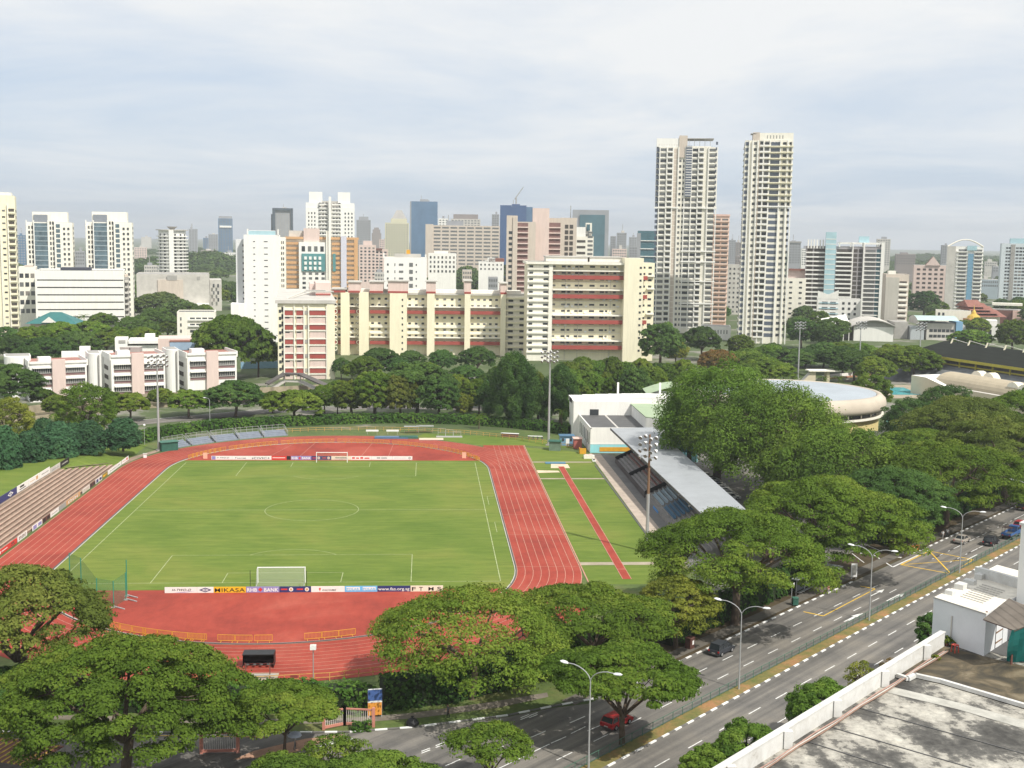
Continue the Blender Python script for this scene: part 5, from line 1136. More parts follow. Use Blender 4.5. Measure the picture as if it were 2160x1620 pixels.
for i, (px, w, y, Y) in enumerate([(285, 26, 522, 2400), (425, 30, 528, 1900), (350, 40, 545, 1500), (500, 18, 522, 2600), (520, 30, 530, 2300), (560, 30, 525, 2200), (880, 40, 520, 2000), (1290, 30, 525, 1400), (1325, 18, 520, 1500), (1688, 14, 525, 1700), (1720, 22, 540, 1500), (1908, 16, 548, 1700), (2006, 12, 552, 1800), (2075, 25, 552, 1800), (2092, 18, 562, 1500), (1550, 12, 540, 1200), (1556, 12, 560, 900), (305, 30, 560, 1100), (470, 30, 533, 2100), (2140, 40, 548, 2300), (1990, 16, 548, 2000), (800, 20, 505, 2100), (1010, 24, 560, 800), (1030, 20, 585, 640), (975, 20, 570, 820), (790, 24, 575, 800)]):
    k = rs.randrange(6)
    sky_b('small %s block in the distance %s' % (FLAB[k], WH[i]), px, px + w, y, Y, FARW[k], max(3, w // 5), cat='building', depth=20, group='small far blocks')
# wooded ridge and far-off woods
def ridge(name, pts, Y, dep, seed):
    r = np.random.default_rng(seed); P = []; X0 = xat(pts[0][0], Y); X1 = xat(pts[-1][0], Y); n = int((X1 - X0) / 7)
    m = M(); prev = None; xs = np.linspace(X0, X1, n); base = np.interp(xs, [xat(p[0], Y) for p in pts], [pt(p[0], p[1], Y)[1] for p in pts])
    m2 = M()
    for i in range(n - 1):
        m2.poly([(xs[i], Y - dep * .2, 0), (xs[i + 1], Y - dep * .2, 0), (xs[i + 1], Y + 20, max(base[i + 1] - 5, 1)), (xs[i], Y + 20, max(base[i] - 5, 1))], MC['rough_grass']).poly([(xs[i], Y + 20, max(base[i] - 5, 1)), (xs[i + 1], Y + 20, max(base[i + 1] - 5, 1)), (xs[i + 1], Y + dep, 0), (xs[i], Y + dep, 0)], MC['rough_grass'])
    t = struct(name, m2)
    cnt = int((X1 - X0) * 3.2); u = r.random(cnt); v = r.random(cnt); X = X0 + u * (X1 - X0); Z = np.interp(X, xs, base); f = v ** .6
    C = np.stack([X, Y - dep * .2 + f * (dep * .2 + 20), np.maximum(Z - 4, 2) * f + 1.5], 1); Rr = 3.5 + 4 * r.random(cnt)
    Pp, Nn, S, T = shell(C, Rr, .8, 22, 2.1, .5); me = leaves_mesh('woodland', Pp, Nn, S, T, LM['hazy']); o = bpy.data.objects.new('woodland', me); COL.objects.link(o); o['kind'] = 'stuff'
ridge('hills', [(-60, 535), (100, 530), (300, 528), (400, 522), (470, 527), (560, 532), (700, 535), (1000, 540), (1300, 543), (1560, 548), (1700, 545), (1830, 548), (1900, 540), (1960, 535), (2100, 540), (2230, 545)], 3000, 500, 3)
ridge('wooded_hill', [(280, 548), (330, 540), (400, 533), (450, 530), (500, 545), (560, 570)], 1500, 260, 4)
ridge('wooded_slope', [(1860, 556), (1930, 548), (2000, 552), (2080, 546), (2140, 550), (2230, 556)], 2000, 300, 6)
# ------------------------------------------------------------------ stadium furniture
def text(s, parent, x, z, h, mt, y=-.02, wmax=None, bold=0, shear=0):
    c = bpy.data.curves.new('lettering', 'FONT'); c.body = s; c.size = h * 1.4; c.offset = bold * h; c.shear = shear; c.space_character = 1.05
    o = bpy.data.objects.new('tmp', c); COL.objects.link(o); dg = bpy.context.evaluated_depsgraph_get(); me = bpy.data.meshes.new_from_object(o.evaluated_get(dg)); bpy.data.objects.remove(o); bpy.data.curves.remove(c)
    xs = [v.co.x for v in me.vertices]; x0, x1 = min(xs), max(xs); k = (wmax / (x1 - x0)) if wmax else 1
    for v in me.vertices: v.co = ((v.co.x - x0) * k, 0, v.co.y)
    me.materials.clear(); me.materials.append(mt); me.name = 'lettering'
    o = bpy.data.objects.new('lettering', me); COL.objects.link(o); o.parent = parent; o.location = (x, y, z); return o
NAVY = mat('navy_print', (.03, .04, .15), .5, .05, 1); REDP = mat('red_print', (.62, .05, .04), .5, .05, 1); YP = mat('yellow_print', (.80, .46, .02), .5, .05, 1)
LILAC = mat('lilac_print', (.27, .25, .52), .5, .05, 1); SKYP = mat('sky_print', (.16, .48, .80), .5, .05, 1); BOARD = mat('board_white', (.80, .79, .76), .5, .05, 1); PURP = mat('purple_print', (.30, .18, .50), .5, .05, 1)
def board(px0, px1, y, label, base, z=0, H=.95, rows=(), g_='advertising boards behind the goals', x0=None, x1=None):
    x0 = at(px0, y)[0] if x0 is None else x0; x1 = at(px1, y)[0] if x1 is None else x1
    Yb = BY; t = thing('advertising_board', label, 'advertising board', (x0, Yb, z), 0, g_); w = x1 - x0 - .03
    M().box(0, 0, .05, w, .06, H, base).build('panel', t); m = M()
    for u in (.15, w / 2, w - .15): m.bar((u, .06, .6), (u, .7, .0), .05, .05, METAL)
    m.build('prop', t); t['w'] = w; return t, w
def badge(t, x, z, r, mt, mt2=None):
    m = M(); n = 14; m.poly([(x + r * math.cos(2 * math.pi * i / n), -.02, z + r * math.sin(2 * math.pi * i / n)) for i in range(n)], mt)
    if mt2: m.poly([(x + .6 * r * math.cos(2 * math.pi * i / n), -.03, z + .6 * r * math.sin(2 * math.pi * i / n)) for i in range(n)], mt2)
    m.build('emblem', t)
def diamond(t, x, z, w, h, mt, y=-.02, hole=True):
    m = M(); o = [(x - w, y, z), (x, y, z - h), (x + w, y, z), (x, y, z + h)]; k = .62
    for i in range(4):
        j = (i + 1) % 4; a, b = o[i], o[j]; q = lambda p: (x + (p[0] - x) * k, y, z + (p[2] - z) * k)
        m.poly([a, b, q(b), q(a)], mt) if hole else None
    if not hole: m.poly(o, mt)
    else: m.poly([(x - w * .28, y, z), (x, y, z - h * .28), (x + w * .28, y, z), (x, y, z + h * .28)], mt)
    m.build('emblem', t)
def adverts(BYv, spec):
    global BY; BY = BYv
    for (x0, x1, label, base, kind) in spec:
        t, w = board(0, 0, 0, label, base, x0=x0, x1=x1)
        for k in kind:
            if k[0] == 't': text(k[1], t, k[2] * w, k[3], k[4], k[5], wmax=k[6] * w, bold=k[7] if len(k) > 7 else .02, shear=k[8] if len(k) > 8 else 0)
            elif k[0] == 'b': badge(t, k[1] * w, k[2], k[3], k[4], k[5])
            elif k[0] == 'd': diamond(t, k[1] * w, k[2], k[3], k[4], k[5], hole=k[6])
            elif k[0] == 'r': M().box(k[1] * w, -.012, k[2], k[3] * w, 0, k[4], k[5]).build('print', t)
            elif k[0] == 'p': M().poly([(k[1] * w, -.012, k[2]), (k[3] * w, -.012, k[4]), (k[5] * w, -.012, k[6])], k[7]).build('print', t)
nb = lambda px: at(px, 1251)[0]
adverts(-5.2, [
    (nb(348), nb(416), 'white advertising board with slanted H-TWO-O and a purple swoosh, left end of the near row', BOARD, [('t', 'H-TWO-O', .22, .36, .34, BLACK, .6, .02, .35), ('p', .25, .08, .98, .34, .6, .12, PURP)]),
    (nb(416), nb(451), 'white advertising board with a double diamond outline logo', BOARD, [('d', .5, .5, .95, .36, NAVY, True)]),
    (nb(451), nb(519), 'yellow advertising board with heavy black MIKASA', YP, [('t', 'MIKASA', .03, .16, .62, BLACK, .94, .008)]),
    (nb(519), nb(589), 'lilac advertising board reading RHB BANK in white', LILAC, [('t', 'RHB', .03, .18, .58, WHT, .30, .035), ('d', .43, .5, .34, .34, REDP, False), ('t', 'BANK', .54, .18, .58, WHT, .44, .035)]),
    (nb(589), nb(656), 'navy advertising board with two round badges', NAVY, [('r', .05, .4, .25, .62, REDP), ('b', .37, .5, .32, BOARD, ORANGE), ('r', .55, .4, .75, .62, REDP), ('b', .87, .5, .32, BOARD, ORANGE)]),
    (nb(656), nb(727), 'white advertising board reading INCOME with a small red figure', BOARD, [('b', .26, .55, .16, REDP, None), ('r', .25, .2, .27, .5, REDP), ('t', 'INCOME', .33, .24, .26, BLACK, .42, .01, .2)]),
    (nb(727), nb(796), 'pale blue advertising board reading POLAR twice', SKYP, [('r', .05, .3, .46, .8, BOARD), ('r', .55, .3, .95, .8, BOARD), ('t', 'POLAR', .06, .34, .32, SKYP, .38, .04), ('t', 'POLAR', .56, .34, .32, SKYP, .38, .04)]),
    (nb(796), nb(866), 'blue advertising board with the web address www.fas.org.sg', NAVY, [('t', 'www.fas.org.sg', .02, .26, .46, WHT, .95, .015)]),
    (nb(866), nb(935), 'cream advertising board with spaced black letters F T M S', mat('cream_board', (.78, .72, .58), .5, .05, 1), [('t', 'F', .04, .18, .58, BLACK, .12, .02), ('t', 'T', .26, .18, .58, BLACK, .12, .02), ('t', 'M', .55, .18, .58, BLACK, .16, .005), ('t', 'S', .82, .18, .58, BLACK, .12, .02)])])
fb = lambda px: at(px, 970)[0]
adverts(105.0, [
    (fb(446), fb(490), 'far white board with a faded slanted H-TWO-O, left end of the far row', BOARD, [('t', 'H-TWO-O', .25, .36, .3, BLACK, .6, .02, .35), ('r', .02, .1, .2, .9, LILAC)]),
    (fb(490), fb(528), 'far white board with a small INCOME', BOARD, [('b', .2, .5, .12, BLACK, None), ('t', 'INCOME', .28, .3, .24, BLACK, .5)]),
    (fb(528), fb(573), 'far white board with widely spaced letters tCIVIC+', BOARD, [('t', 'tCIVIC+', .06, .22, .46, BLACK, .86, .02)]),
    (fb(573), fb(614), 'far red board with a black right end', REDP, [('r', .78, .05, .99, .95, BLACK), ('r', .05, .45, .7, .6, BOARD)]),
    (fb(614), fb(657), 'far lilac board reading RHB BANK, left of the far goal', LILAC, [('t', 'RHB', .03, .18, .58, WHT, .30, .035), ('d', .43, .5, .34, .34, REDP, False), ('t', 'BANK', .54, .18, .58, WHT, .44, .035)]),
    (fb(657), fb(699), 'far navy board with two round badges behind the goal net', NAVY, [('b', .37, .5, .32, BOARD, ORANGE), ('b', .87, .5, .32, BOARD, ORANGE), ('r', .05, .4, .25, .6, REDP), ('r', .55, .4, .75, .6, REDP)]),
    (fb(699), fb(740), 'far pale board with dark slanted lettering behind the goal net', mat('cream_board', ()), [('r', .2, .42, .8, .62, DGREY), ('p', .1, .1, .95, .3, .5, .12, PURP)]),
    (fb(740), fb(784), 'far white board with red lettering right of the goal', BOARD, [('r', .06, .3, .2, .7, REDP), ('r', .26, .3, .40, .62, REDP), ('r', .46, .3, .6, .74, REDP), ('r', .66, .3, .9, .6, REDP)]),
    (fb(784), fb(828), 'far plain white board with small dark script', BOARD, [('r', .25, .4, .42, .62, DGREY), ('r', .46, .4, .74, .6, DGREY)]),
    (fb(828), fb(870), 'far white board with a ring logo at the right end of the row', BOARD, [('r', .08, .46, .7, .54, GREY), ('b', .86, .5, .26, BLACK, BOARD)])])
# goals
NET = mat('goal_net', (.62, .62, .60), .8, 0, alpha=.16)
def goal(y, sg, label):
    t = thing('football_goal', label, 'goal', (0, y, 0), 0 if sg > 0 else math.pi, 'white football goals')
    m = M(); r = .075
    m.tube([(-3.66, 0, .05), (-3.66, 0, 2.5)], r, WHT, 8).tube([(3.66, 0, .05), (3.66, 0, 2.5)], r, WHT, 8).tube([(-3.73, 0, 2.5), (3.73, 0, 2.5)], r, WHT, 8); m.build('frame', t)
    m = M()
    for sx in (-1, 1): m.tube([(sx * 3.66, 0, 2.5), (sx * 3.66, -.9, 2.5), (sx * 3.66, -2.2, .08), (sx * 3.66, 0, .08)], .03, METAL, 5)
    m.build('stay', t)
    m = M(); a, b = -3.66, 3.66
    m.poly([(a, 0, 2.48), (b, 0, 2.48), (b, -.9, 2.45), (a, -.9, 2.45)], NET).poly([(a, -.9, 2.45), (b, -.9, 2.45), (b, -2.2, .1), (a, -2.2, .1)], NET)
    for x in (a, b): m.poly([(x, 0, .1), (x, 0, 2.45), (x, -.9, 2.45), (x, -2.2, .1)], NET)
    m.build('net', t)
goal(0, 1, 'white football goal nearest the camera'); goal(PL, -1, 'white football goal at the far end of the pitch')
for px, py in ((528, 1242), (647, 1243)):
    x, y = at(px, py); tag(M().tube([(x, y, 0), (x, y, 2.9)], .045, BLACK, 6).box(x - .2, y - .2, 0, x + .2, y + .2, .1, BLACK).build('net_post'), 'slim dark net post standing %s of the near goal' % ('left' if px < 600 else 'right'), 'post', 'dark net posts')
# hammer cage
def cage():
    G = mat('green_net', (.02, .20, .13), .7, 0, alpha=.30); GP = mat('green_post', (.03, .24, .17), .6, .1, 1)
    t = thing('throwing_cage', 'green netted throwing cage at the near left corner', 'cage', (0, 0, 0)); P = [at(148, 1240), at(172, 1252), at(205, 1276), at(240, 1282), at(266, 1266), at(268, 1258)]
    H = [5.5, 5.5, 4, 4, 4.2, 5.6]; m = M()
    for p, h in zip(P, H): M().tube([(*p, 0), (*p, h)], .07, GP, 6).box(p[0] - .3, p[1] - .3, 0, p[0] + .3, p[1] + .3, .15, GREY).build('post', t)
    for i in range(5): m.poly([(*P[i], .1), (*P[i + 1], .1), (*P[i + 1], H[i + 1]), (*P[i], H[i])], G)
    m.build('net', t)
    m = M(); 
    for p in P[3:]: m.bar((*p, .25), (p[0] + 1.8, p[1] - 1.0, .1), .15, .12, METAL)
    m.build('ballast_arm', t)
cage()
# yellow crowd barriers along the bends
def barrier_proto():
    t = thing('crowd_barrier', 'x', 'barrier', (0, 0, 0)); m = M(); r = .06; w = 2.35
    for z in (.22, 1.02): m.bar((0, 0, z), (w, 0, z), .05, .05, YEL)
    for x in (0, w): m.bar((x, 0, .22), (x, 0, 1.02), .05, .05, YEL)
    m.build('frame', t); m = M()
    for i in range(1, 13): m.bar((w * i / 13, 0, .24), (w * i / 13, 0, 1.0), .022, .022, YEL)
    m.build('infill_bars', t)
    for x in (.4, w - .4): M().bar((x, -.3, .03), (x, .3, .03), .06, .05, YEL).bar((x, 0, .04), (x, 0, .22), .05, .05, YEL).build('foot', t)
    index_kids(t); return t
bp = barrier_proto(); first = True
def put_barrier(x, y, rz, lab, grp):
    global first
    o = bp if first else copy_tree(bp); first = False; o.location = (x, y, .05); o.rotation_euler.z = rz; o['label'] = lab; o['group'] = grp
def arc_pts(px): 
    # near bend, radius just inside the kerb
    lo = None
    for a in range(1800, 3600):
        t = R_(a / 10); x, y = (R0 - .9) * math.cos(t), Y0 + (R0 - .9) * math.sin(t)
        q = prj(x, y, 0)[0]
        if lo is None and q >= px: return t
for a, b in ((228, 255), (252, 279), (277, 304), (301, 335), (331, 363), (362, 397), (395, 432), (400, 436), (459, 496), (494, 530), (537, 574), (642, 680), (678, 716), (714, 750), (784, 830), (825, 875), (872, 925)):
    t0 = arc_pts(a); x, y = (R0 - .9) * math.cos(t0), Y0 + (R0 - .9) * math.sin(t0); t1 = arc_pts(b); x1, y1 = (R0 - .9) * math.cos(t1), Y0 + (R0 - .9) * math.sin(t1)
    put_barrier(x, y, math.atan2(y1 - y, x1 - x), 'yellow crowd barrier along the near bend of the track', 'yellow barriers on the near bend')
n = 56
for i in range(n):
    t0 = R_(160 - 143 * i / n); r = R0 - .6
    if i % 9 == 8: continue
    put_barrier(r * math.cos(t0), Y1 + r * math.sin(t0), t0 - math.pi / 2, 'orange-yellow crowd barrier along the far bend of the track', 'yellow barriers on the far bend')
# outer rail fence on the far bend and near bend
def railing(name, label, pts, h, mt, step=2.5, r=.05, rails=(.45, .95), cat='railing', z=0):
    t = thing(name, label, cat, (0, 0, 0)); m = M(); ps = M()
    for a, b in zip(pts[:-1], pts[1:]):
        a = Vector((*a, z)); b = Vector((*b, z)); n = max(1, round((b - a).length / step))
        for k in rails: m.bar(a + Vector((0, 0, k * h)), b + Vector((0, 0, k * h)), r, r, mt)
        for i in range(n): p = a.lerp(b, i / n); ps.bar(p, p + Vector((0, 0, h)), r * 1.3, r * 1.3, mt)
    m.build('rail', t); o = ps.build('post', t); o['kind'] = 'stuff'; return t
railing('outer_railing', 'rusty yellow rail fence round the far bend below the hedge', [(-18.5, 145), (-8, 148.5), (6, 150), (20, 149), (33, 144.5), (45, 136.5), (55, 127.5), (60.5, 120.5)], 1.1, mat('rust_yellow', (.52, .31, .09), .7, .2, 2), 2.2, .08)
railing('track_outer_railing', 'yellow outer rail along the near bottom of the track', [(R1 + 3.9) * 1 and ((R1 + 3.9) * math.cos(R_(a)), Y0 + (R1 + 3.9) * math.sin(R_(a))) for a in (262, 272, 282, 292, 302, 312, 320)], 1.1, mat('rust_yellow', ()), 2, .06)
# left terraces
def terraces():
    t = thing('terrace', 'long tan stepped terrace on the left side of the track', 'terrace', (0, 0, 0))
    for k in range(9):
        ye = 97 - k * 2.6; x1 = -48.9 - k * .78; z = .45 + k * .36
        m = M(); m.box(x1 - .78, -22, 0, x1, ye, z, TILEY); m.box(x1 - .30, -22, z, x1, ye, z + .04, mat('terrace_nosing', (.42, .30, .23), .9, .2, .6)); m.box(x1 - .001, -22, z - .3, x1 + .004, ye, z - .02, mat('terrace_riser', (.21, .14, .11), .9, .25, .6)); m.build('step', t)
    m = M().box(-56.6, -22, 0, -55.95, 76, 3.6, TILEY); m.build('back_wall', t)
    # worn path continuing to the floodlight mast
    m = M(); m.poly([(-48.7, 97, .08), (-50.8, 97, .08), (-48.6, 108, .08), (-45.2, 117.5, .08), (-43.6, 116.5, .08), (-46.6, 107, .08)], TILEY); m.poly([(-52.2, 90, 1.6), (-55.8, 78, 3.3), (-55.2, 78, 3.3), (-50.3, 99, .5)], TILEY); m.build('end_path', t)
    # flagged top step marker lines
    bank = M(); xs = [-48.7, -52, -55.9, -60, -66, -74, -84, -100, -130]; ys = [-25, 20, 60, 76, 86, 96, 106, 116, 126]
    def zz(x, y):
        f = min(1, max(0, (-48.7 - x) / 7.2)); g_ = min(1, max(0, (126 - y) / 44)); return 3.1 * f * (g_ * g_ * (3 - 2 * g_)) + .03
    for i in range(len(xs) - 1):
        for j in range(len(ys) - 1):
            if xs[i + 1] > -56.5 and ys[j] < 76: continue
            q = [(xs[i + 1], ys[j]), (xs[i], ys[j]), (xs[i], ys[j + 1]), (xs[i + 1], ys[j + 1])]; bank.poly([(a, b, zz(a, b)) for a, b in q], MC['pitch_grass'])
    struct('grass_bank', bank)
terraces()
BZ = 3.1
pth = M(); pp = [at(-40, 1010, 3), at(120, 982, 2.9), at(210, 967, 2.2), at(300, 948, .6)]
for a, b in zip(pp[:-1], pp[1:]): pth.bar((*a, 2.75 if a is pp[0] else 2.6), (*b, 2.4), 1.6, 1.4, CONC)
# boards at the top of the terrace and along its foot
def smudge(kind, t, w, H, mt):
    """marks that cannot be read in the photo: bars and strokes of about the same weight"""
    m = M(); B = lambda a, z0, b, z1: m.box(a * w, -.012, z0 * H, b * w, 0, z1 * H, mt)
    if kind == 'lines': B(.25, .5, .62, .78); B(.2, .22, .75, .34)
    elif kind == 'script':
        x = .15
        while x < .82: d = random.uniform(.03, .07); B(x, .4, x + d, random.uniform(.52, .66)); x += d + .02
    elif kind == 'letters':
        for i in range(5): B(.14 + i * .15, .2, .20 + i * .15, .8); B(.14 + i * .15, .45 if i % 2 else .68, .25 + i * .15, .57 if i % 2 else .8)
    elif kind == 'blocks': B(.08, .12, .42, .85); B(.58, .2, .92, .8)
    elif kind == 'emblem': B(.66, .25, .84, .8); B(.12, .42, .55, .5)
    elif kind == 'blob': B(.1, .3, .5, .7); B(.55, .45, .9, .6)
    elif kind == 'frame': B(0, .85, 1, 1); B(0, 0, .06, .85); B(.94, 0, 1, .85)
    m.build('print', t)
def sideboard(y0, y1, x, z, H, label, base, lt=None, ltm=None, grp='boards along the left terrace', ex=None):
    t = thing('advertising_board', label, 'advertising board', (x, y0, z), R_(90), grp); w = y1 - y0 - .1
    M().box(0, 0, 0, w, .06, H, base).build('panel', t)
    m = M(); 
    for u in (.2, w / 2, w - .2): m.box(u - .04, .06, -.9 if z > 1 else -z, u + .04, .12, H, METAL)
    m.build('prop', t)
    if lt: smudge(lt, t, w, H, ltm or BLACK)
    if ex == 'd': diamond(t, w * .5, H * .5, w * .22, H * .36, WHT, hole=True)
# boards face the pitch (+x): local -y must point to +x, so rotate by +90 deg
def yon(px, py, X):
    d = ray(px, py); t = (X - CX) / d[0]; return CY + d[1] * t, CZ + d[2] * t
def topline(px): return 1086 - (px) * .66
for (p0, p1, lb, bs, tx, tm, ex) in ((-28, 9, 'navy board with a white diamond outline cut by the left edge', NAVY, None, None, 'd'), (9, 37, 'navy board with a white diamond outline beside the white boards', NAVY, None, None, 'd'), (37.5, 61, 'white board with a dark two-line mark, next to the navy diamond board', BOARD, 'lines', BLACK, None), (61.5, 85, 'white board with an orange emblem at its right end', BOARD, 'emblem', ORANGE, None), (85.5, 106.5, 'white board with faint thin grey script', BOARD, 'script', GREY, None), (107, 128, 'grey faded board next to the black one', LGREY, 'script', GREY, None), (128.5, 147, 'black board at the far end of the terrace top', BLACK, 'script', LGREY, None)):
    y0, z0 = yon(p0, topline(p0), -56.3); y1, z1 = yon(p1, topline(p1), -56.3)
    sideboard(y0, y1, -56.3, 3.75 if y1 < 76 else 3.3, 1.3, lb, bs, tx, tm, ex=ex)
def footline(px): return 1177 - px * .705
for (p0, p1, lb, bs, tx, tm) in ((-16, 20, 'red and white board at the foot of the terrace cut by the left edge', REDP, 'blob', WHT), (20, 37, 'red board ending in brown beside the pale lettered board', REDP, 'lines', BROWN), (38, 58, 'pale board with tall brown letters at the terrace foot', BOARD, 'letters', BROWN), (69, 90, 'pair of pale blue and white panels at the terrace foot', BOARD, 'blocks', LILAC), (90, 107, 'dark brown pair of panels right of the pale blue pair', BROWN, 'blocks', BLACK), (107, 125, 'white board with small grey letters at the terrace foot', BOARD, 'script', GREY), (125.5, 140, 'blank grey-brown board left of the orange board', GREY, None, None), (140.5, 170, 'orange framed board with pale lettering', ORANGE, 'letters', WHT), (175, 190, 'empty white frame right of the orange board', mat('faded_board', (.55, .50, .42), .8, .1, 1), 'frame', BOARD), (190.5, 202, 'small dark brown panel right of the white frame', BROWN, 'blocks', BLACK), (202.5, 216, 'white panel with blue bars at the terrace foot', BOARD, 'blocks', NAVY), (217, 228, 'olive and gold board at the terrace foot', mat('olive_print', (.25, .20, .05), .6, .1, 1), 'blob', YP), (228.5, 257, 'long white board with grey script near the bend', BOARD, 'script', GREY), (258, 272, 'last white board with a small red mark at the bend', BOARD, 'emblem', REDP)):
    y0, z0 = yon(p0, footline(p0), -48.55); y1, z1 = yon(p1, footline(p1), -48.55)
    sideboard(y0, y1, -48.55, .08, .95, lb, bs, tx, tm, grp='boards at the foot of the left terrace')
# grey bleacher units on the far left bend
def bleacher():
    t = thing('bleacher', 'x', 'bleacher', (0, 0, 0), 0, 'grey steel bleachers on the far left bend'); w = 6.6; S = mat('bleacher_slate', (.22, .25, .30), .6, .15, 1)
    for k in range(4): M().box(0, k * .75, 0, w, k * .75 + .75, .3 + k * .35, S).box(0, k * .75, 0, .1, k * .75 + .1, .2 + k * .35, METAL).box(w - .1, k * .75, 0, w, k * .75 + .1, .2 + k * .35, METAL).build('tier', t)
    M().poly([(.02, 0, .05), (.02, 3, .05), (.02, 3, 1.3), (.02, 0, .2)], S).build('side_skirt', t)
    m = M()
    for z in (2.0, 2.7): m.bar((0, 3.0, z), (w, 3.0, z), .07, .07, METAL)
    for u in range(5): m.bar((w * u / 4, 3.0, 0), (w * u / 4, 3.0, 2.8), .07, .07, METAL)
    for x in (0, w):
        m.bar((x, 0, 1.25), (x, 3.0, 2.7), .07, .07, METAL); m.bar((x, 0, .85), (x, 3.0, 2.2), .05, .05, METAL); m.bar((x, 0, 0), (x, 0, 1.25), .07, .07, METAL)
    m.build('guard_rail', t); index_kids(t); return t
bl = bleacher(); bp_ = [(-41.8, 119.2), (-37.4, 124.9), (-32.2, 129.9), (-26.8, 134.2), (-20.8, 137.9)]
bl_l = ['first grey bleacher unit beside the green shed', 'second grey bleacher unit from the green shed', 'third grey bleacher unit from the green shed', 'fourth grey bleacher unit from the green shed', 'last grey bleacher unit, at the start of the rusty rail fence']
for i, (x, y) in enumerate(bp_):
    o = bl if i == 0 else copy_tree(bl); nx = bp_[i + 1] if i < 4 else (-14.6, 141); o.location = (x, y, .02); o.rotation_euler.z = math.atan2(nx[1] - y, nx[0] - x); o['label'] = bl_l[i]
# floodlight masts
def mast(label, px, py, h, tiers, wid, brown=False, face=0, per=6, name='floodlight_mast', xy=None, group='tall floodlight masts'):
    x, y = xy or at(px, py); t = thing(name, label, 'floodlight mast', (x, y, 0), face, group); PM_ = WOOD if brown else METAL
    m = M(); m.tube([(0, 0, 0), (0, 0, h * .5)], [.34, .26], METAL, 10); m.build('lower_pole', t); M().tube([(0, 0, h * .5), (0, 0, h)], [.25, .15], PM_, 10).build('upper_pole', t); M().box(-.6, -.6, 0, .6, .6, .4, GREY).build('footing', t)
    for k in range(tiers):
        z = h - .5 - k * 1.15; M().bar((-wid, 0, z), (wid, 0, z), .12, .12, METAL).build('cross_arm', t)
        for i in range(per):
            u = -wid + 2 * wid * i / (per - 1); m = M(); m.lathe([(.0, -.25), (.14, -.25), (.36, .12), (.36, .2)], SILVER, 10); m.lathe([(.36, .2), (0, .2)], mat('lamp_glass', (.25, .25, .24), .3, 0), 10)
            o = m.build('floodlight', t, (u, -.35, z - .15 + (.35 if i % 2 else -.05))); o.rotation_euler = (R_(120), 0, R_(random.uniform(-25, 25)))
    return t
mast('tall mast with a double tier of floodlights left of the far bend', 335, 951, 24.3, 3, 2.4, face=R_(35), per=7)
mast('tall mast with floodlights in front of the tall cream slab', 1157, 940, 25.2, 3, 2.1, face=R_(-25), per=6)
mast('floodlight mast with a brown upper pole beside the grandstand', 1364, 1165, 20.8, 4, 1.75, brown=True, face=R_(-50), per=4)
for lb, px, yb, yt in (('thin floodlight mast over the trees behind the domed hall', 1683, 800, 678), ('middle floodlight mast of the swimming complex', 1811, 800, 677), ('floodlight mast standing in front of the dark grandstand roof', 1937, 800, 680)):
    x, y = at(px, yb); lo, hi = 0, 60
    for _ in range(40):
        md = (lo + hi) / 2
        if prj(x, y, md)[1] < yt: hi = md
        else: lo = md
    mast(lb, 0, 0, md, 3, 2.0, xy=(x, y), per=6, group='floodlight masts of the swimming complex')
# small things around the field
def shed(label, px, py, w, d, h, wallm, roofm, rz=0, door=None, name='shed', win=False, z=0):
    x, y = at(px, py); t = thing(name, label, name.replace('_', ' '), (x, y, z), rz); M().box(0, 0, 0, w, d, h, wallm).build('wall', t)
    M().box(-.25, -.3, h, w + .25, d + .3, h + .15, roofm).build('roof', t)
    if door: M().box(w * .4, -.05, 0, w * .4 + .9, 0, 2.0, door).build('door', t)
    if win: 
        for u in (.1, .68): M().box(w * u, -.05, h * .5, w * u + .6, 0, h * .8, GDARK).build('window', t)
    return t
GRN = mat('shed_green', (.03, .11, .08), .7, .2, 1); GRR = mat('shed_green_roof', (.05, .15, .11), .6, .15, 1)
shed('green shed at the foot of the left floodlight mast', 341, 953, 4.2, 2.4, 2.2, GRN, GRR, R_(30)); shed('green shed at the foot of the middle floodlight mast', 1158, 951, 2.9, 2.4, 2.4, mat('shed_grey_green', (.14, .20, .15), .8, .2, 1), GRN, R_(-10))
shed('small blue kiosk with a white door near the clubhouse', 1182, 941, 3.6, 2.8, 2.6, mat('kiosk_blue', (.16, .30, .44), .7, .1, 1), BLUESEAT, 0, WHT, 'kiosk', True); shed('red and pink booth beside the blue kiosk', 1211, 947, 2.0, 2.6, 2.6, mat('booth_red', (.40, .12, .10), .7, .1, 1), PINK, 0, None, 'booth')
x, y = at(1223, 958); tag(M().box(x, y, 0, x + 1.6, y + .2, 1.5, YEL).box(x, y + .2, 0, x + .2, y + 2, 1.4, YEL).build('yellow_screen'), 'yellow screen panel at the corner of the clubhouse', 'screen')
x, y = at(1232, 968); tag(M().box(x, y, 0, x + 2.6, y + 1.3, .8, CREAM2).box(x + .2, y + .2, .8, x + 2.2, y + 1.0, 1.0, PALEPINK).build('storage_box'), 'pale storage box at the end of the field path', 'box')
x, y = at(1250, 974); tag(M().box(x, y, 0, x + .8, y + 1.4, .35, WHT).lathe([(0, .36), (.3, .4), (.25, .6), (0, .65)], DGREY, 8, (x + .4, y + .4)).build('field_crate'), 'small white crate beside the promenade', 'crate')
x, y = at(306, 966); tag(M().box(x - .35, y - .2, 0, x + .35, y + .3, 1.0, WHT).box(x - .5, y - .3, 1.0, x + .5, y + .4, 1.12, LGREY).build('white_marker_box'), 'little white box on the grass outside the first bend', 'marker')
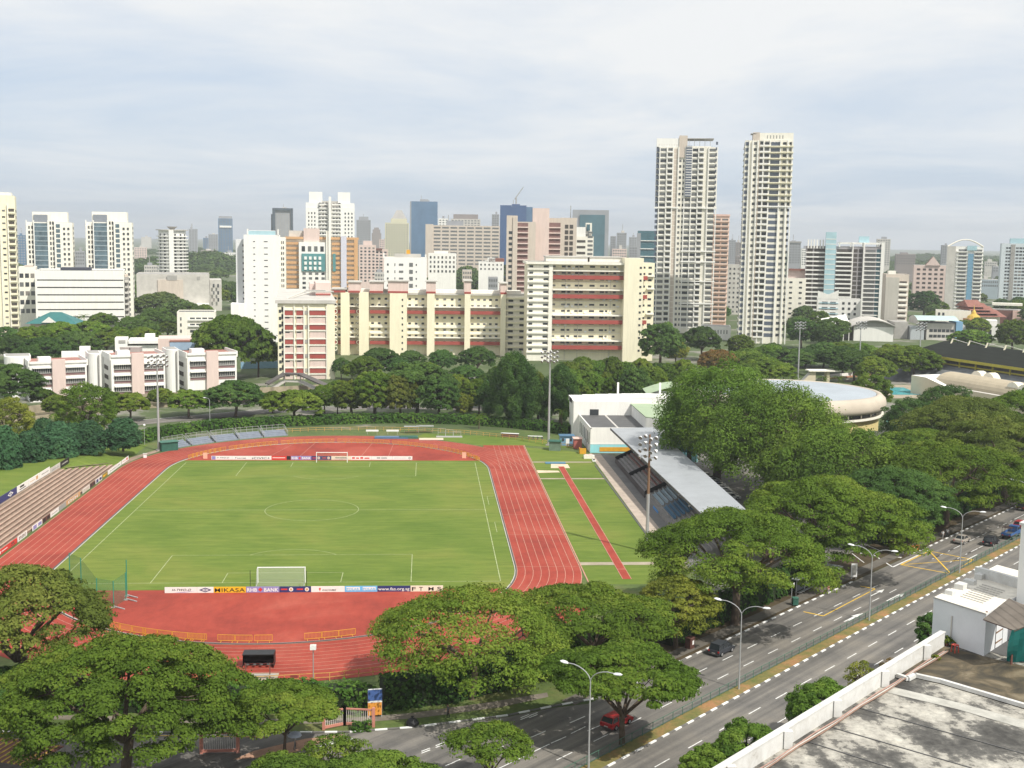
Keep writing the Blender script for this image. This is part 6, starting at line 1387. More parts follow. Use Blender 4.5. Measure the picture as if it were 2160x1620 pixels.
for (px, py, l) in ((433, 968, 'left'), (979, 967, 'right')):
    x, y = at(px, py); tag(M().box(x - .5, y, .05, x + .5, y + .12, 1.5, mat('salmon_board', (.72, .42, .30), .6, .05, 1)).box(x - .4, y + .12, 0, x - .3, y + .2, 1.2, METAL).box(x + .3, y + .12, 0, x + .4, y + .2, 1.2, METAL).build('lap_marker'), 'pale orange marker board at the %s end of the far barriers' % l, 'marker board')
# high jump corner, benches, hurdles rack
x, y = at(790, 926); tag(M().box(x, y, .04, x + 9, y + 2.4, .45, BLUESEAT).box(x + .3, y + .2, .45, x + 8.7, y + 2.2, .5, mat('mat_blue', (.10, .16, .26), .7, .1, 1)).build('landing_mat'), 'blue landing mat on the grass past the far bend', 'landing mat')
x, y = at(842, 926); tag(M().box(x, y, .04, x + 5, y + 2.6, .5, GRR).box(x + .2, y + .2, .5, x + 4.8, y + 2.4, .56, GRN).build('landing_mat'), 'green landing mat next to the blue one', 'landing mat')
x, y = at(884, 929); tag(M().box(x, y, .04, x + 6.5, y + 3.5, .1, SAND).box(x, y, .04, x + 6.5, y + .2, .2, LGREY).build('landing_pit'), 'sandy take-off pad right of the green landing mat', 'pad')
for px, l in ((772, 'left'), (815, 'right')):
    x, y = at(px, 917); tag(M().box(x, y, .9, x + 3.4, y + .25, 1.35, WHT).bar((x + .4, y + .1, 0), (x + .4, y + .1, .9), .08, .08, METAL).bar((x + 3, y + .1, 0), (x + 3, y + .1, .9), .08, .08, METAL).build('white_rail_board'), '%s one of two white boards on the rusty rail fence' % l, 'board', 'white boards on the rail fence')
def shelter(label, px, py, w, rz=0):
    x, y = at(px, py); t = thing('bench_shelter', label, 'shelter', (x, y, 0), rz, 'roofed benches behind the far bend')
    M().box(0, 0, 1.9, w, 1.6, 2.0, METAL).build('roof', t); M().box(.2, .6, .4, w - .2, 1.1, .46, WOOD).build('seat', t)
    for u in (.15, w - .2): M().bar((u, 1.3, 0), (u, 1.3, 1.9), .07, .07, METAL).build('post', t)
shelter('roofed bench at the left of the hurdle rack', 852, 915, 4.2); shelter('longer roofed bench just left of the hurdle rack', 878, 914, 4.8)
x, y = at(924, 921)
t = thing('hurdle_rack', 'steel hurdle rack standing on a grey pad', 'rack', (x, y, 0))
for i in range(3): M().bar((i * 2.1, 0, 0), (i * 2.1, 0, 2.3 - .4 * i), .07, .07, METAL).bar((i * 2.1 + 2, 0, 0), (i * 2.1 + 2, 0, 2.3 - .4 * i), .07, .07, METAL).bar((i * 2.1, 0, 2.3 - .4 * i), (i * 2.1 + 2, 0, 2.3 - .4 * i), .07, .07, METAL).bar((i * 2.1, 0, 1.2), (i * 2.1 + 2, 0, 1.2), .05, .05, METAL).build('frame', t)
M().box(-.5, -1.6, .03, 6.6, 1, .09, GREY).build('pad', t)
x, y = at(1056, 921); t = thing('long_table', 'long dark bench with a white top on the far side of the track', 'bench', (x, y, 0), R_(-14)); M().box(0, 0, .9, 5, .9, 1.0, WHT).build('top', t); M().box(.2, .1, 0, 4.8, .8, .9, BROWN).build('body', t)
x, y = at(1113, 927); t = thing('starting_stand', 'low white framed stand near the middle floodlight mast', 'stand', (x, y, 0), R_(-12)); M().box(0, 0, .9, 4, .6, 1.0, WHT).build('top', t)
for i in range(4): M().box(i * 1.2 + .1, .1, 0, i * 1.2 + .5, .5, .9, DGREY).build('leg', t)
# dugout, bench on pad, lamp with box head
x, y = at(511, 1412); t = thing('dugout', 'black roofed team dugout on the near bend', 'dugout', (x, y, .05))
M().box(0, 0, 1.75, 3.9, 1.9, 1.85, BLACK).build('roof', t); M().box(0, 1.8, .2, 3.9, 1.9, 1.8, BLACK).build('back', t); M().box(.2, .9, .4, 3.7, 1.35, .5, BLACK).build('seat', t); M().poly([(.02, 0, .1), (.02, 1.8, .1), (.02, 1.8, 1.75), (.02, .4, 1.75)], BLACK).poly([(3.88, 0, .1), (3.88, 1.8, .1), (3.88, 1.8, 1.75), (3.88, .4, 1.75)], BLACK).build('side', t)
for i in range(4): m = M(); m.lathe([(.0, 0), (.22, .02), (.2, .1), (0, .1)], DGREY, 10); m.build('stool', t, (.6 + i * .85, .5, .35))
x, y = at(506, 1443); tag(M().box(x, y, .03, x + 4.3, y + 3.3, .12, CONC).build('concrete_pad'), 'pale concrete pad below the dugout', 'pad')
t = thing('park_bench', 'plain dark bench with two posts on the concrete pad', 'bench', (x + .2, y + 1.3, .12)); M().box(0, 0, .42, 3.9, .35, .5, GREY).build('seat', t)
for u in (.3, 3.2): M().bar((u, .2, 0), (u, .2, 1.9), .12, .12, BROWN).build('post', t)
x, y = at(661, 1447); t = thing('box_lamp', 'slim lamp with a square white head on the near bend', 'lamp', (x, y, 0)); M().tube([(0, 0, 0), (0, 0, 4.6)], .06, METAL, 8).build('pole', t); M().box(-.35, -.35, 4.6, .35, .35, 5.1, WHT).lathe([(.38, 5.1), (0, 5.25)], LGREY, 12).build('head', t)
x, y = at(305, 938); t = thing('globe_lamp', 'thin lamp post with a round white head by the left hedge', 'lamp', (x, y, 0)); M().tube([(0, 0, 0), (0, 0, 4.8)], .06, METAL, 8).build('pole', t); M().lathe([(0, 4.8), (.3, 4.95), (.32, 5.2), (0, 5.4)], WHT, 12).build('head', t)
x, y = at(1155, 1371); t = thing('throwing_circle', 'round concrete throwing circle with a white rim on the lawn', 'throwing circle', (x, y, 0)); M().lathe([(0, .09), (1.45, .09), (1.45, 0)], GREY, 24).build('slab', t); M().lathe([(1.45, .10), (1.65, .10), (1.65, 0)], WHT, 24).build('rim', t)
# banner by the near hedge
a, b = at(1272, 1352, 1.5), at(1336, 1330, 1.5); t = thing('banner', 'white and pale blue banner panels lying over the hedge', 'banner', (*a, 1.6), math.atan2(b[1] - a[1], b[0] - a[0])); L_ = math.dist(a, b)
for i in range(3): M().box(L_ * i / 3, 0, 0, L_ * (i + 1) / 3 - .1, .9, .06, BOARD if i > 0 else PBLUE).box(L_ * (i + .2) / 3, .2, .06, L_ * (i + .8) / 3, .6, .075, SKYP).build('panel', t)
# ------------------------------------------------------------------ grandstand and clubhouse
def grandstand():
    t = thing('grandstand', 'long grandstand with a flat grey sheet roof beside the side field', 'grandstand', (0, 0, 0)); y0, y1 = 6, 110
    m = M(); a = [(68.5, y1, 7.2), (79.4, y1, 7.5), (78.2, 8, 7.5), (70.1, 8, 7.2)]; m.poly(a[::-1], MC['grey_sheet']); m.poly([(p[0], p[1], p[2] - .3) for p in a], DGREY)
    for i in range(4): p, q = a[i], a[(i + 1) % 4]; m.poly([p, q, (q[0], q[1], q[2] - .3), (p[0], p[1], p[2] - .3)], LGREY)
    m.build('roof', t)
    m = M(); m.bar((68.42, y1, 7.02), (70.02, 8, 7.02), .12, .5, DGREY); m.build('fascia', t)
    for k in range(9): x = 68.6 + k * .85; M().box(x, 12, 0, x + .85, 101, .9 + k * .42, mat('stand_concrete', (.22, .21, .20), .9, .2, .5)).build('tier', t)
    M().box(76.3, 8, 0, 76.7, 110, 6.9, GREY).build('back_wall', t)
    for y in range(14, 110, 9): M().bar((76.2, y, 0), (76.2, y, 7.2), .3, .3, GREY).bar((76.2, y, 6.6), (69.2, y, 7.0), .15, .3, DGREY).build('roof_truss', t)
    # timber bench block at the far end, framed in black
    BR1 = mat('brown_bench', (.25, .13, .12), .7, .15, 1); GB = mat('grey_bench', (.30, .28, .28), .7, .15, 1)
    for k in range(8): x = 68.75 + k * .85; M().box(x, 62, .92 + k * .42, x + .45, 80.5, 1.10 + k * .42, BR1 if k > 2 else GB).build('bench', t); M().box(x, 81.5, .92 + k * .42, x + .45, 100, 1.10 + k * .42, BR1 if k > 2 else GB).build('bench', t)
    for y in (61, 81, 101): M().poly([(68.4, y, .2), (75.9, y, 4.4), (75.9, y, 5.2), (68.4, y, 1.6)], BLACK).poly([(68.4, y + .12, .2), (68.4, y + .12, 1.6), (75.9, y + .12, 5.2), (75.9, y + .12, 4.4)], BLACK).build('side_screen', t)
    M().box(68.35, 61, .2, 68.5, 101, 1.3, mat('dark_bench_front', (.07, .06, .06), .7, .1, 1)).build('front_rail', t)
    for r in range(6):
        m = M(); x = 69.6 + r * .85
        for i in range(24):
            y = 37 + i * .85 + (1.6 if i > 11 else 0); m.box(x, y, 1.35 + r * .42, x + .42, y + .6, 1.43 + r * .42, BLUESEAT if i < 12 else mat('faded_seat', (.32, .40, .46), .6, .1, 1)); m.box(x + .42, y, 1.43 + r * .42, x + .5, y + .6, 1.9 + r * .42, BLUESEAT if i < 12 else mat('faded_seat', ()))
        m.build('seat_row', t)['kind'] = 'stuff'
    M().box(68.5, 47, .05, 69.4, 52, .5, mat('blue_tarp', (.05, .22, .50), .5, .1, 1)).build('blue_mat', t)
grandstand()
def clubhouse():
    t = thing('clubhouse', 'white clubhouse with a cyan painted base and flat grey roof', 'building', (0, 0, 0)); x0, x1 = 64.2, 76; ya, yb, yc = 115.3, 136, 149
    def zof(px, py, Y): return pt(px, py, Y)[1]
    h1 = zof(1280, 905, ya); h2 = zof(1280, 846, 139.5)
    M().box(x0, ya, 0, x1 + 8, yb + 4, h1, WHITE).build('wall', t); M().box(x0, ya - .03, 0, x1 + 8, ya, h1 * .36, CYAN).box(x0, ya - .06, h1 * .36, x1 + 8, ya - .0, h1 * .40, WHITE).build('cyan_base', t)
    M().box(x0 + .3, ya + .3, h1, x1 + 8, yb + 3, h1 + .06, DGREY).box(x0 + 7, ya + .3, h1 + .06, x0 + 7.5, yb + 3, h1 + .12, LGREY).build('roof', t)
    M().box(x0 - .05, ya, h1, x1 + 8, ya + .3, h1 + .35, WHITE).box(x0 - .05, ya, h1, x0 + .25, yb + 3, h1 + .3, WHITE).build('parapet', t)
    M().box(66.6, ya - .12, .4, 75.3, ya - .06, 1.5, YEL).build('yellow_band', t)
    for i in range(7): M().box(x0 - .06, ya + 2 + i * 3.0, h1 * .3, x0, ya + 3 + i * 3.0, h1 * .8, GDARK).build('side_window', t)
    M().box(x0 - 1.5, yb + 3, 0, x1 + 3, yc, h2, WHITE).build('upper_wall', t)
    m = M(); n = 8
    for i in range(n): f = lambda q: (x0 - 1.5 + 30 * q, h2 + .7 * math.sin(q * 2.0)); (a, za), (b, zb) = f(i / n), f((i + 1) / n); m.box(a, yb + 7, min(za, zb) - 1.2, b, yc + 2, max(za, zb), mat('bright_white_wall', ()))
    m.build('curved_parapet', t); M().box(x0 + 3, yb + 2.9, h2 * .62, x0 + 5.4, yb + 3, h2 * .78, GDARK).build('window', t)
    for u in (12, 24): M().box(x0 + u, yc, h2, x0 + u + .5, yc + .5, h2 + 4, WHITE).build('vent_pipe', t)
    tag(t); G = mat('pale_green_roof', (.34, .42, .28), .7, .08, .3)
    h = thing('green_roofed_hall', 'hall with pale green roof and blue glazing beside the grandstand', 'building', (0, 0, 0)); zt = h2 + .5
    zr = h2 - .6; K = [at(1362, 879, zr), at(1424, 886, zr), at(1430, 852, zr), at(1330, 851, zr)]
    M().prism(K, zr - .25, zr, G).build('roof', h); C_ = [(p[0] * .97 + .03 * K[1][0], p[1] * .97 + .03 * K[1][1]) for p in K]; M().prism(C_, 0, zr - .25, WHITE).build('wall', h)
    M().bar((*K[3], zr + .5), (*K[2], zr + .5), .4, 1.0, WHITE).build('parapet', h)
    a_, b_ = at(1385, 960, 0), at(1470, 975, 0); M().bar((*a_, 3.6), (*b_, 3.6), .3, 3.4, mat('pool_blue_glass', (.10, .30, .34), .3, .2, .5)).build('glazing', h); M().bar((*a_, .9), (*b_, .9), .5, 1.8, CYAN).build('cyan_base', h)
    b = thing('curved_canopy', 'small curved pale green canopy rising behind the clubhouse roof', 'canopy', (0, 0, 0)); x, y = xat(1374, 172), 172; z = pt(1390, 832, 172)[1]
    m = M()
    for i in range(5): a0, a1 = i / 5, (i + 1) / 5; m.poly([(x + 9 * a0, y, z + 2.2 * math.sin(a0 * 1.5)), (x + 9 * a1, y, z + 2.2 * math.sin(a1 * 1.5)), (x + 9 * a1, y + 8, z + .8 + 2.2 * math.sin(a1 * 1.5)), (x + 9 * a0, y + 8, z + .8 + 2.2 * math.sin(a0 * 1.5))], G)
    m.build('roof', b); M().box(x + 1, y + 1, 0, x + 8, y + 7, z + .1, WHITE).build('wall', b)
    w = thing('boundary_wall', 'low brown-topped wall behind the grandstand', 'wall', (0, 0, 0)); M().bar((81.8, 112, .9), (81.0, 10, .9), .6, 1.8, mat('wall_brown', (.22, .16, .11), .9, .3, .5)).build('wall', w); M().bar((82.6, 112, 1.9), (81.8, 10, 1.9), .5, .2, CONC).build('coping', w)
    sheet('service_lane', [(82, 5), (102, 20), (104, 118), (82, 118)], .04, AS)
clubhouse()
def round_hall():
    cx, cy, R = 126, 152, 26.5; t = thing('round_hall', 'round hall with a shallow pale grey roof and cream drum walls', 'building', (cx, cy, 0)); YB = mat('drum_yellow', (.66, .55, .26), .8, .06, .2)
    M().lathe([(R - 1, 0), (R - 1, 6.7)], YB, 64).build('wall', t); M().lathe([(R - 1.2, 6.7), (R - 1.2, 7.8)], GDARK, 64).build('window_band', t)
    m = M(); 
    for i in range(32): a = 2 * math.pi * i / 32; m.bar((math.cos(a) * (R - .9), math.sin(a) * (R - .9), 6.6), (math.cos(a) * (R - .9), math.sin(a) * (R - .9), 7.8), .3, .3, CREAM2)
    m.build('mullion', t)
    M().lathe([(R - 1.2, 6.2), (R + .3, 6.2), (R + .3, 6.7), (R - 1.2, 6.7)], CREAM2, 64).build('ledge', t)
    M().lathe([(R - 1.2, 7.8), (R + .7, 8.0), (R + 1.0, 9.2), (R + .7, 10.8), (R - .4, 11.9), (R - 1.4, 12.1), (R - 1.8, 11.7)], mat('drum_cream', (.50, .44, .36), .85, .12, .12), 64, a0=0, a1=2 * math.pi).build('cornice', t, smooth=True)
    M().lathe([(R - 1.9, 11.5), (R - 1.9, 11.9), (R * .6, 12.3), (R * .3, 12.5), (0, 12.6)], mat('dome_sheet', (.36, .40, .44), .6, .10, .1), 64).build('roof', t)
    M().box(R - 10, -R - 3, 0, R + 3, -R + 8, 3, GREY).build('entrance', t); x, y = at(1885, 912); c = thing('green_canopy', 'small green canopy right of the round hall', 'canopy', (x, y, 0)); M().poly([(-2, 0, 2.6), (3, 0, 2.6), (3, 4, 4), (-2, 4, 4)], GRR).build('roof', c)
    for u in (-1.8, 2.8): M().bar((u, .1, 0), (u, .1, 2.6), .15, .15, GRN).build('post', c)
round_hall()
def pool_complex():
    d = Vector((17, -59, 0)).normalized(); n = Vector((-d.y, d.x, 0))     # n points away from the pool
    A = Vector((221, 292, 0)); L_ = 110
    t = thing('pool_grandstand', 'swimming complex grandstand with a dark ribbed roof and yellow beam', 'grandstand', (0, 0, 0)); P = lambda s, w, z: tuple(A + d * s + n * w + Vector((0, 0, z)))
    m = M(); m.poly([P(-2, -1, 10.2), P(L_, -1, 10.2), P(L_, 17, 14.4), P(-2, 17, 14.4)], MC['dark_sheet']).poly([P(-2, -1, 9.9), P(-2, 17, 14.1), P(L_, 17, 14.1), P(L_, -1, 9.9)], DGREY).build('roof', t)
    yb = mat('beam_yellow', (.46, .40, .05), .7, .1, .5); M().bar(P(-2, -1, 9.6), P(L_, -1, 9.6), .5, 1.0, yb).build('front_beam', t); M().bar(P(-2, .6, 7.4), P(L_, .6, 7.4), .4, .5, yb).build('lower_beam', t)
    for i in range(12): M().bar(P(i * 9, .2, 5), P(i * 9, .2, 9.2), .5, .5, yb).build('column', t)
    for i in range(10): M().bar(P(i * 10 + 4, 15, 13.8), P(i * 10 + 4, 16, 15.8), .45, .45, CREAM).bar(P(i * 10 + 4, 16, 15.7), P(i * 10 + 12, 17, 14.5), .18, .18, CREAM2).build('roof_strut', t)
    m = M(); m.poly([P(0, -15, 0), P(L_, -15, 0), P(L_, .2, 6.8), P(0, .2, 6.8)], mat('slate_terrace', (.16, .17, .18), .8, .3, .3)); m.build('terrace', t); M().bar(P(0, -15, .3), P(0, 1, 7.3), .5, 1.0, CREAM2).build('side_parapet', t); M().poly([P(0, 3, 0), P(L_, 3, 0), P(L_, 3, 9.5), P(0, 3, 9.5)], mat('rear_wall_brown', (.15, .13, .11), .8, .2, .3)).build('rear_wall', t)
    b = thing('pool_building', 'cream pool building with a beige barrel roof', 'building', (0, 0, 0)); B0 = Vector((199, 240, 0)); Q = lambda s, w, z: tuple(B0 + d * s + n * w + Vector((0, 0, z)))
    m = M(); m.poly([Q(0, 0, 0), Q(70, 0, 0), Q(70, 0, 4.6), Q(18, 0, 4.6), Q(8, 0, 6.6), Q(0, 0, 6.6)], mat('pool_cream', (.60, .53, .40), .85, .06, .2)).poly([Q(0, 0, 0), Q(0, 0, 6.6), Q(0, 12, 6.6), Q(0, 12, 0)], mat('pool_cream', ())); m.poly([Q(0, 0, 6.6), Q(8, 0, 6.6), Q(8, 12, 6.6), Q(0, 12, 6.6)], WHITE).poly([Q(8, 0, 6.6), Q(18, 0, 4.6), Q(18, 12, 4.6), Q(8, 12, 6.6)], WHITE).poly([Q(18, 0, 4.6), Q(70, 0, 4.6), Q(70, 12, 4.6), Q(18, 12, 4.6)], LGREY).poly([Q(0, 12, 0), Q(0, 12, 6.6), Q(70, 12, 6.6), Q(70, 12, 0)], WHITE); m.build('wall', b)
    m = M(); k = 12; r = 7
    for i in range(k):
        a0, a1 = math.pi * i / k, math.pi * (i + 1) / k; f = lambda a, s: Q(s, 9 - r * math.cos(a), 4.4 + r * .62 * math.sin(a)); m.poly([f(a0, 10), f(a0, 70), f(a1, 70), f(a1, 10)], mat('barrel_sheet', (.42, .36, .26), .8, .1, .3)); m.poly([Q(10, 9, 4.4), f(a0, 10), f(a1, 10)], DGREY)
    m.build('barrel_roof', b)
    for (s_, w_) in ((14, 17), (20, 17), (46, 4), (52, 3)):
        m = M(); 
        for i in range(8): a0, a1 = math.pi * i / 8, math.pi * (i + 1) / 8; g_ = lambda a, o: Q(s_ + 3 * math.cos(a), w_ + o, 6.2 + 3 * math.sin(a)); m.poly([g_(a0, 0), g_(a1, 0), g_(a1, 3), g_(a0, 3)], CREAM).poly([Q(s_, w_, 6.2), g_(a0, 0), g_(a1, 0)], CREAM2)
        m.build('roof_shell', b)
    x, y = at(1868, 836); struct('pool_deck', M().poly([(x - 4, y - 6, .05), (x + 26, y - 4, .05), (x + 30, y + 34, .05), (x + 2, y + 34, .05)], CONC)); struct('pool_water', M().poly([(x + 4, y + 4, .09), (x + 15, y + 4, .09), (x + 17, y + 26, .09), (x + 6, y + 26, .09)], mat('pool_water', (.12, .48, .52), .15, .25, .4, 0, .6)))
    x, y = at(1720, 806); c = thing('lookout_shelter', 'cream concrete shelter with a cantilevered roof beyond the round hall', 'shelter', (x, y, 0)); P_ = mat('pool_cream'); M().box(-2, 0, 0, 0, 3, 4.2, P_).build('pier', c); M().box(4.4, 0, 0, 5.6, 3, 4.2, P_).build('pier', c); M().box(-3, -1, 4.2, 10, 4, 4.7, CREAM2).build('roof', c); M().poly([(-5.2, 0, .1), (-2, 0, .1), (-2, 0, 3.6)], P_).poly([(-5.2, 3, .1), (-2, 3, 3.6), (-2, 3, .1)], P_).poly([(-5.2, 0, .1), (-2, 0, 3.6), (-2, 3, 3.6), (-5.2, 3, .1)], LGREY).build('stair', c)
    r = thing('boundary_wall', 'white and brick low wall around the swimming complex', 'wall', (0, 0, 0)); a, b_ = at(1735, 800), at(1885, 785); M().bar((*a, .8), (*b_, .8), .3, 1.6, WHITE).build('wall', r); M().bar((a[0], a[1] - 2, .3), (b_[0], b_[1] - 2, .3), .8, .6, mat('brick_red', (.40, .20, .13), .9, .2, .5)).build('brick_base', r)
pool_complex()
# ------------------------------------------------------------------ middle distance: canal, back road, footbridge
def poly_strip(pts, w, z, mt):
    m = M(); L_ = [];
    for i, p in enumerate(pts):
        a = Vector(pts[max(i - 1, 0)]); b = Vector(pts[min(i + 1, len(pts) - 1)]); d = (b - a).normalized(); n = Vector((-d.y, d.x)) * w / 2; p = Vector(p); L_.append((p + n, p - n))
    for i in range(len(pts) - 1): m.poly([(*L_[i][1], z), (*L_[i + 1][1], z), (*L_[i + 1][0], z), (*L_[i][0], z)], mt)
    return m
BR = [at(-60, 960), at(100, 920), at(290, 892), at(560, 868), at(800, 858), at(1000, 862), at(1200, 868), (100, 172), (130, 200)]
struct('back_road', poly_strip(BR, 8.5, .05, AS)); struct('back_road_line', poly_strip([at(290, 887), at(560, 863), at(800, 853), at(1000, 857)], .3, .07, LINE))
CW = [at(-60, 905), at(120, 882), at(300, 862), at(560, 846), at(700, 838), at(900, 832)]
cwall = thing('canal_wall', 'tan concrete canal wall running behind the stadium hedge', 'wall', (0, 0, 0)); m = M()
for a, b in zip(CW[:-1], CW[1:]): m.bar((*a, .7), (*b, .7), .5, 1.4, MC['canal_wall'])
m.build('wall', cwall); far = M(); cw2 = [(p[0] - 4, p[1] + 16) for p in CW]
for a, b in zip(cw2[:-1], cw2[1:]): far.bar((*a, 1.2), (*b, 1.2), .6, 2.4, MC['canal_wall'])
cw3 = thing('canal_wall', 'far bank wall of the canal, below the school trees', 'wall', (0, 0, 0)); far.build('wall', cw3)
struct('canal_water', poly_strip([(p[0] - 2, p[1] + 8) for p in CW], 14, .06, mat('canal_water', (.10, .09, .06), .25, .2, .2)))
M_ = M()
def footbridge():
    t = thing('footbridge', 'covered footbridge with dark sloping roofs below the chequered wing', 'footbridge', (0, 0, 0)); P = [at(563, 811, 3), at(600, 788, 6.4), at(634, 789, 6.4), at(692, 815, 3.2)]; z = [3.2, 6.4, 6.4, 3.2]
    m = M(); m2 = M()
    for i in range(3): m.bar((*P[i], z[i]), (*P[i + 1], z[i + 1]), 3.0, .5, mat('bridge_roof', (.11, .10, .095), .8, .2, .5)); m2.bar((*P[i], z[i] - 2.6), (*P[i + 1], z[i + 1] - 2.6), 2.4, .4, LGREY)
    m.build('roof', t); m2.build('deck', t)
    for i, p in enumerate(P): M().bar((*p, 0), (*p, z[i]), .4, .4, LGREY).build('post', t)
footbridge()
# ------------------------------------------------------------------ street furniture
def lamp_proto():
    t = thing('street_lamp', 'x', 'street lamp', (0, 0, 0), 0, 'double armed street lamps on the median'); h = 9.2
    M().tube([(0, 0, 0), (0, 0, 2), (0, 0, h)], [.13, .10, .065], METAL, 8).build('pole', t)
    for sg in (-1, 1):
        P = [(sg * (2.5 * (1 - math.cos(a))) , 0, h + 1.5 * math.sin(a)) for a in [R_(90) * i / 7 for i in range(8)]]; P[-1] = (sg * 2.7, 0, h + 1.45)
        M().tube(P, .05, METAL, 6).build('arm', t)
        m = M(); m.lathe([(0, -.08), (.22, -.05), (.25, .03), (.16, .13), (0, .16)], SILVER, 12); o = m.build('lamp_head', t, (sg * 3.1, 0, h + 1.45)); o.scale = (2.1, 1.0, 1.0); o.rotation_euler.y = R_(-6 * sg)
    index_kids(t); return t
LP = lamp_proto()
for i, (s_, l) in enumerate(((-20.5, 'double-armed street lamp in front of the tree with the red car'), (9.5, 'double-armed street lamp beside the dark hatchback'), (46, 'double-armed street lamp by the long bus bay'), (80.5, 'double-armed street lamp beside the yellow box junction'), (113, 'double-armed street lamp by the blue lorry'), (148, 'double-armed street lamp farthest up the avenue'))):
    o = LP if i == 0 else copy_tree(LP); x, y, _ = rd(s_, -75.9); o.location = (x, y, .1); o.rotation_euler.z = R_(-45 + 8); o['label'] = l
def median_fence():
    t = thing('median_fence', 'thin green pedestrian fence along the avenue median', 'fence', (0, 0, 0)); G = mat('fence_green', (.07, .15, .11), .6, .1, 1); m = M()
    for z in (.25, 1.05): m.bar(rd(-60, -75.3, z), rd(260, -75.3, z), .05, .05, G)
    m.build('rail', t); m = M(); b = M(); s = -60
    while s < 260:
        m.bar(rd(s, -75.3, 0), rd(s, -75.3, 1.1), .07, .07, G)
        for k in range(1, 10): b.bar(rd(s + .2 * k, -75.3, .25), rd(s + .2 * k, -75.3, 1.05), .010, .010, G)
        s += 2
    o = m.build('post', t); o['kind'] = 'stuff'; o = b.build('infill_bars', t); o['kind'] = 'stuff'
median_fence()
def sm_lamp(px, py, h, lab, dx=-1.4):
    x, y = at(px, py); t = thing('street_lamp', lab, 'street lamp', (x, y, 0)); M().tube([(0, 0, 0), (0, 0, h), (dx * .2, 0, h + .6), (dx * .8, 0, h + .8)], [.1, .07, .05, .045], METAL, 7).build('pole', t); m = M(); m.lathe([(0, -.08), (.2, -.05), (.22, .05), (0, .15)], SILVER, 10); o = m.build('lamp_head', t, (dx, 0, h + .8)); o.scale.x = 2
sm_lamp(58, 1468, 6.6, 'single-armed street lamp under the orange-tinted tree at the left'); sm_lamp(443, 905, 8, 'thin single street lamp by the canal road'); sm_lamp(1281, 838, 6, 'small lamp post behind the clubhouse roof'); sm_lamp(1124, 890, 5, 'short lamp post between the two casuarinas')
def bus_stop():
    a, b = at(1690, 1262), at(1762, 1228); t = thing('bus_shelter', 'low bus shelter with a grey flat roof under the big rain tree', 'bus shelter', (*a, .1), math.atan2(b[1] - a[1], b[0] - a[0])); L_ = math.dist(a, b)
    M().box(-.3, -1.2, 2.6, L_, 1.6, 2.75, mat('shelter_roof', (.30, .32, .33), .5, .1, 1)).build('roof', t)
    for i in range(5): M().bar((L_ * i / 4.2 + .2, 1.0, 0), (L_ * i / 4.2 + .2, 1.0, 2.6), .1, .1, METAL).build('post', t)
    M().box(.6, .6, .42, L_ - 1, 1.0, .5, METAL).build('seat', t); M().box(.3, 1.1, .6, L_ - .4, 1.15, 2.2, mat('shelter_panel', (.12, .14, .15), .4, .1, 1)).build('back_panel', t)
    x, y = at(1677, 1278); t = thing('litter_bin', 'green wheeled bin at the end of the bus shelter', 'bin', (x, y, .1)); M().box(-.4, -.35, .1, .4, .35, 1.1, GRN).build('body', t); M().box(-.45, -.4, 1.1, .45, .45, 1.2, GRR).build('lid', t)
    x, y = at(1669, 1275); tag(M().tube([(x, y, 0), (x, y, 3.4)], .05, METAL, 6).box(x - .35, y - .03, 2.7, x + .35, y + .03, 3.4, WHT).build('bus_stop_pole'), 'bus stop pole with a small plate beside the green bin', 'sign')
    x, y = at(1801, 1222); t = thing('notice_panel', 'tall white notice panel at the corner of the side entrance', 'sign', (x, y, 0)); M().box(-.5, 0, .4, .5, .1, 2.6, WHT).box(-.35, -.02, .7, .35, 0, 2.3, LGREY).build('panel', t); M().box(-.4, 0, 0, -.3, .1, .4, METAL).box(.3, 0, 0, .4, .1, .4, METAL).build('leg', t)
bus_stop()
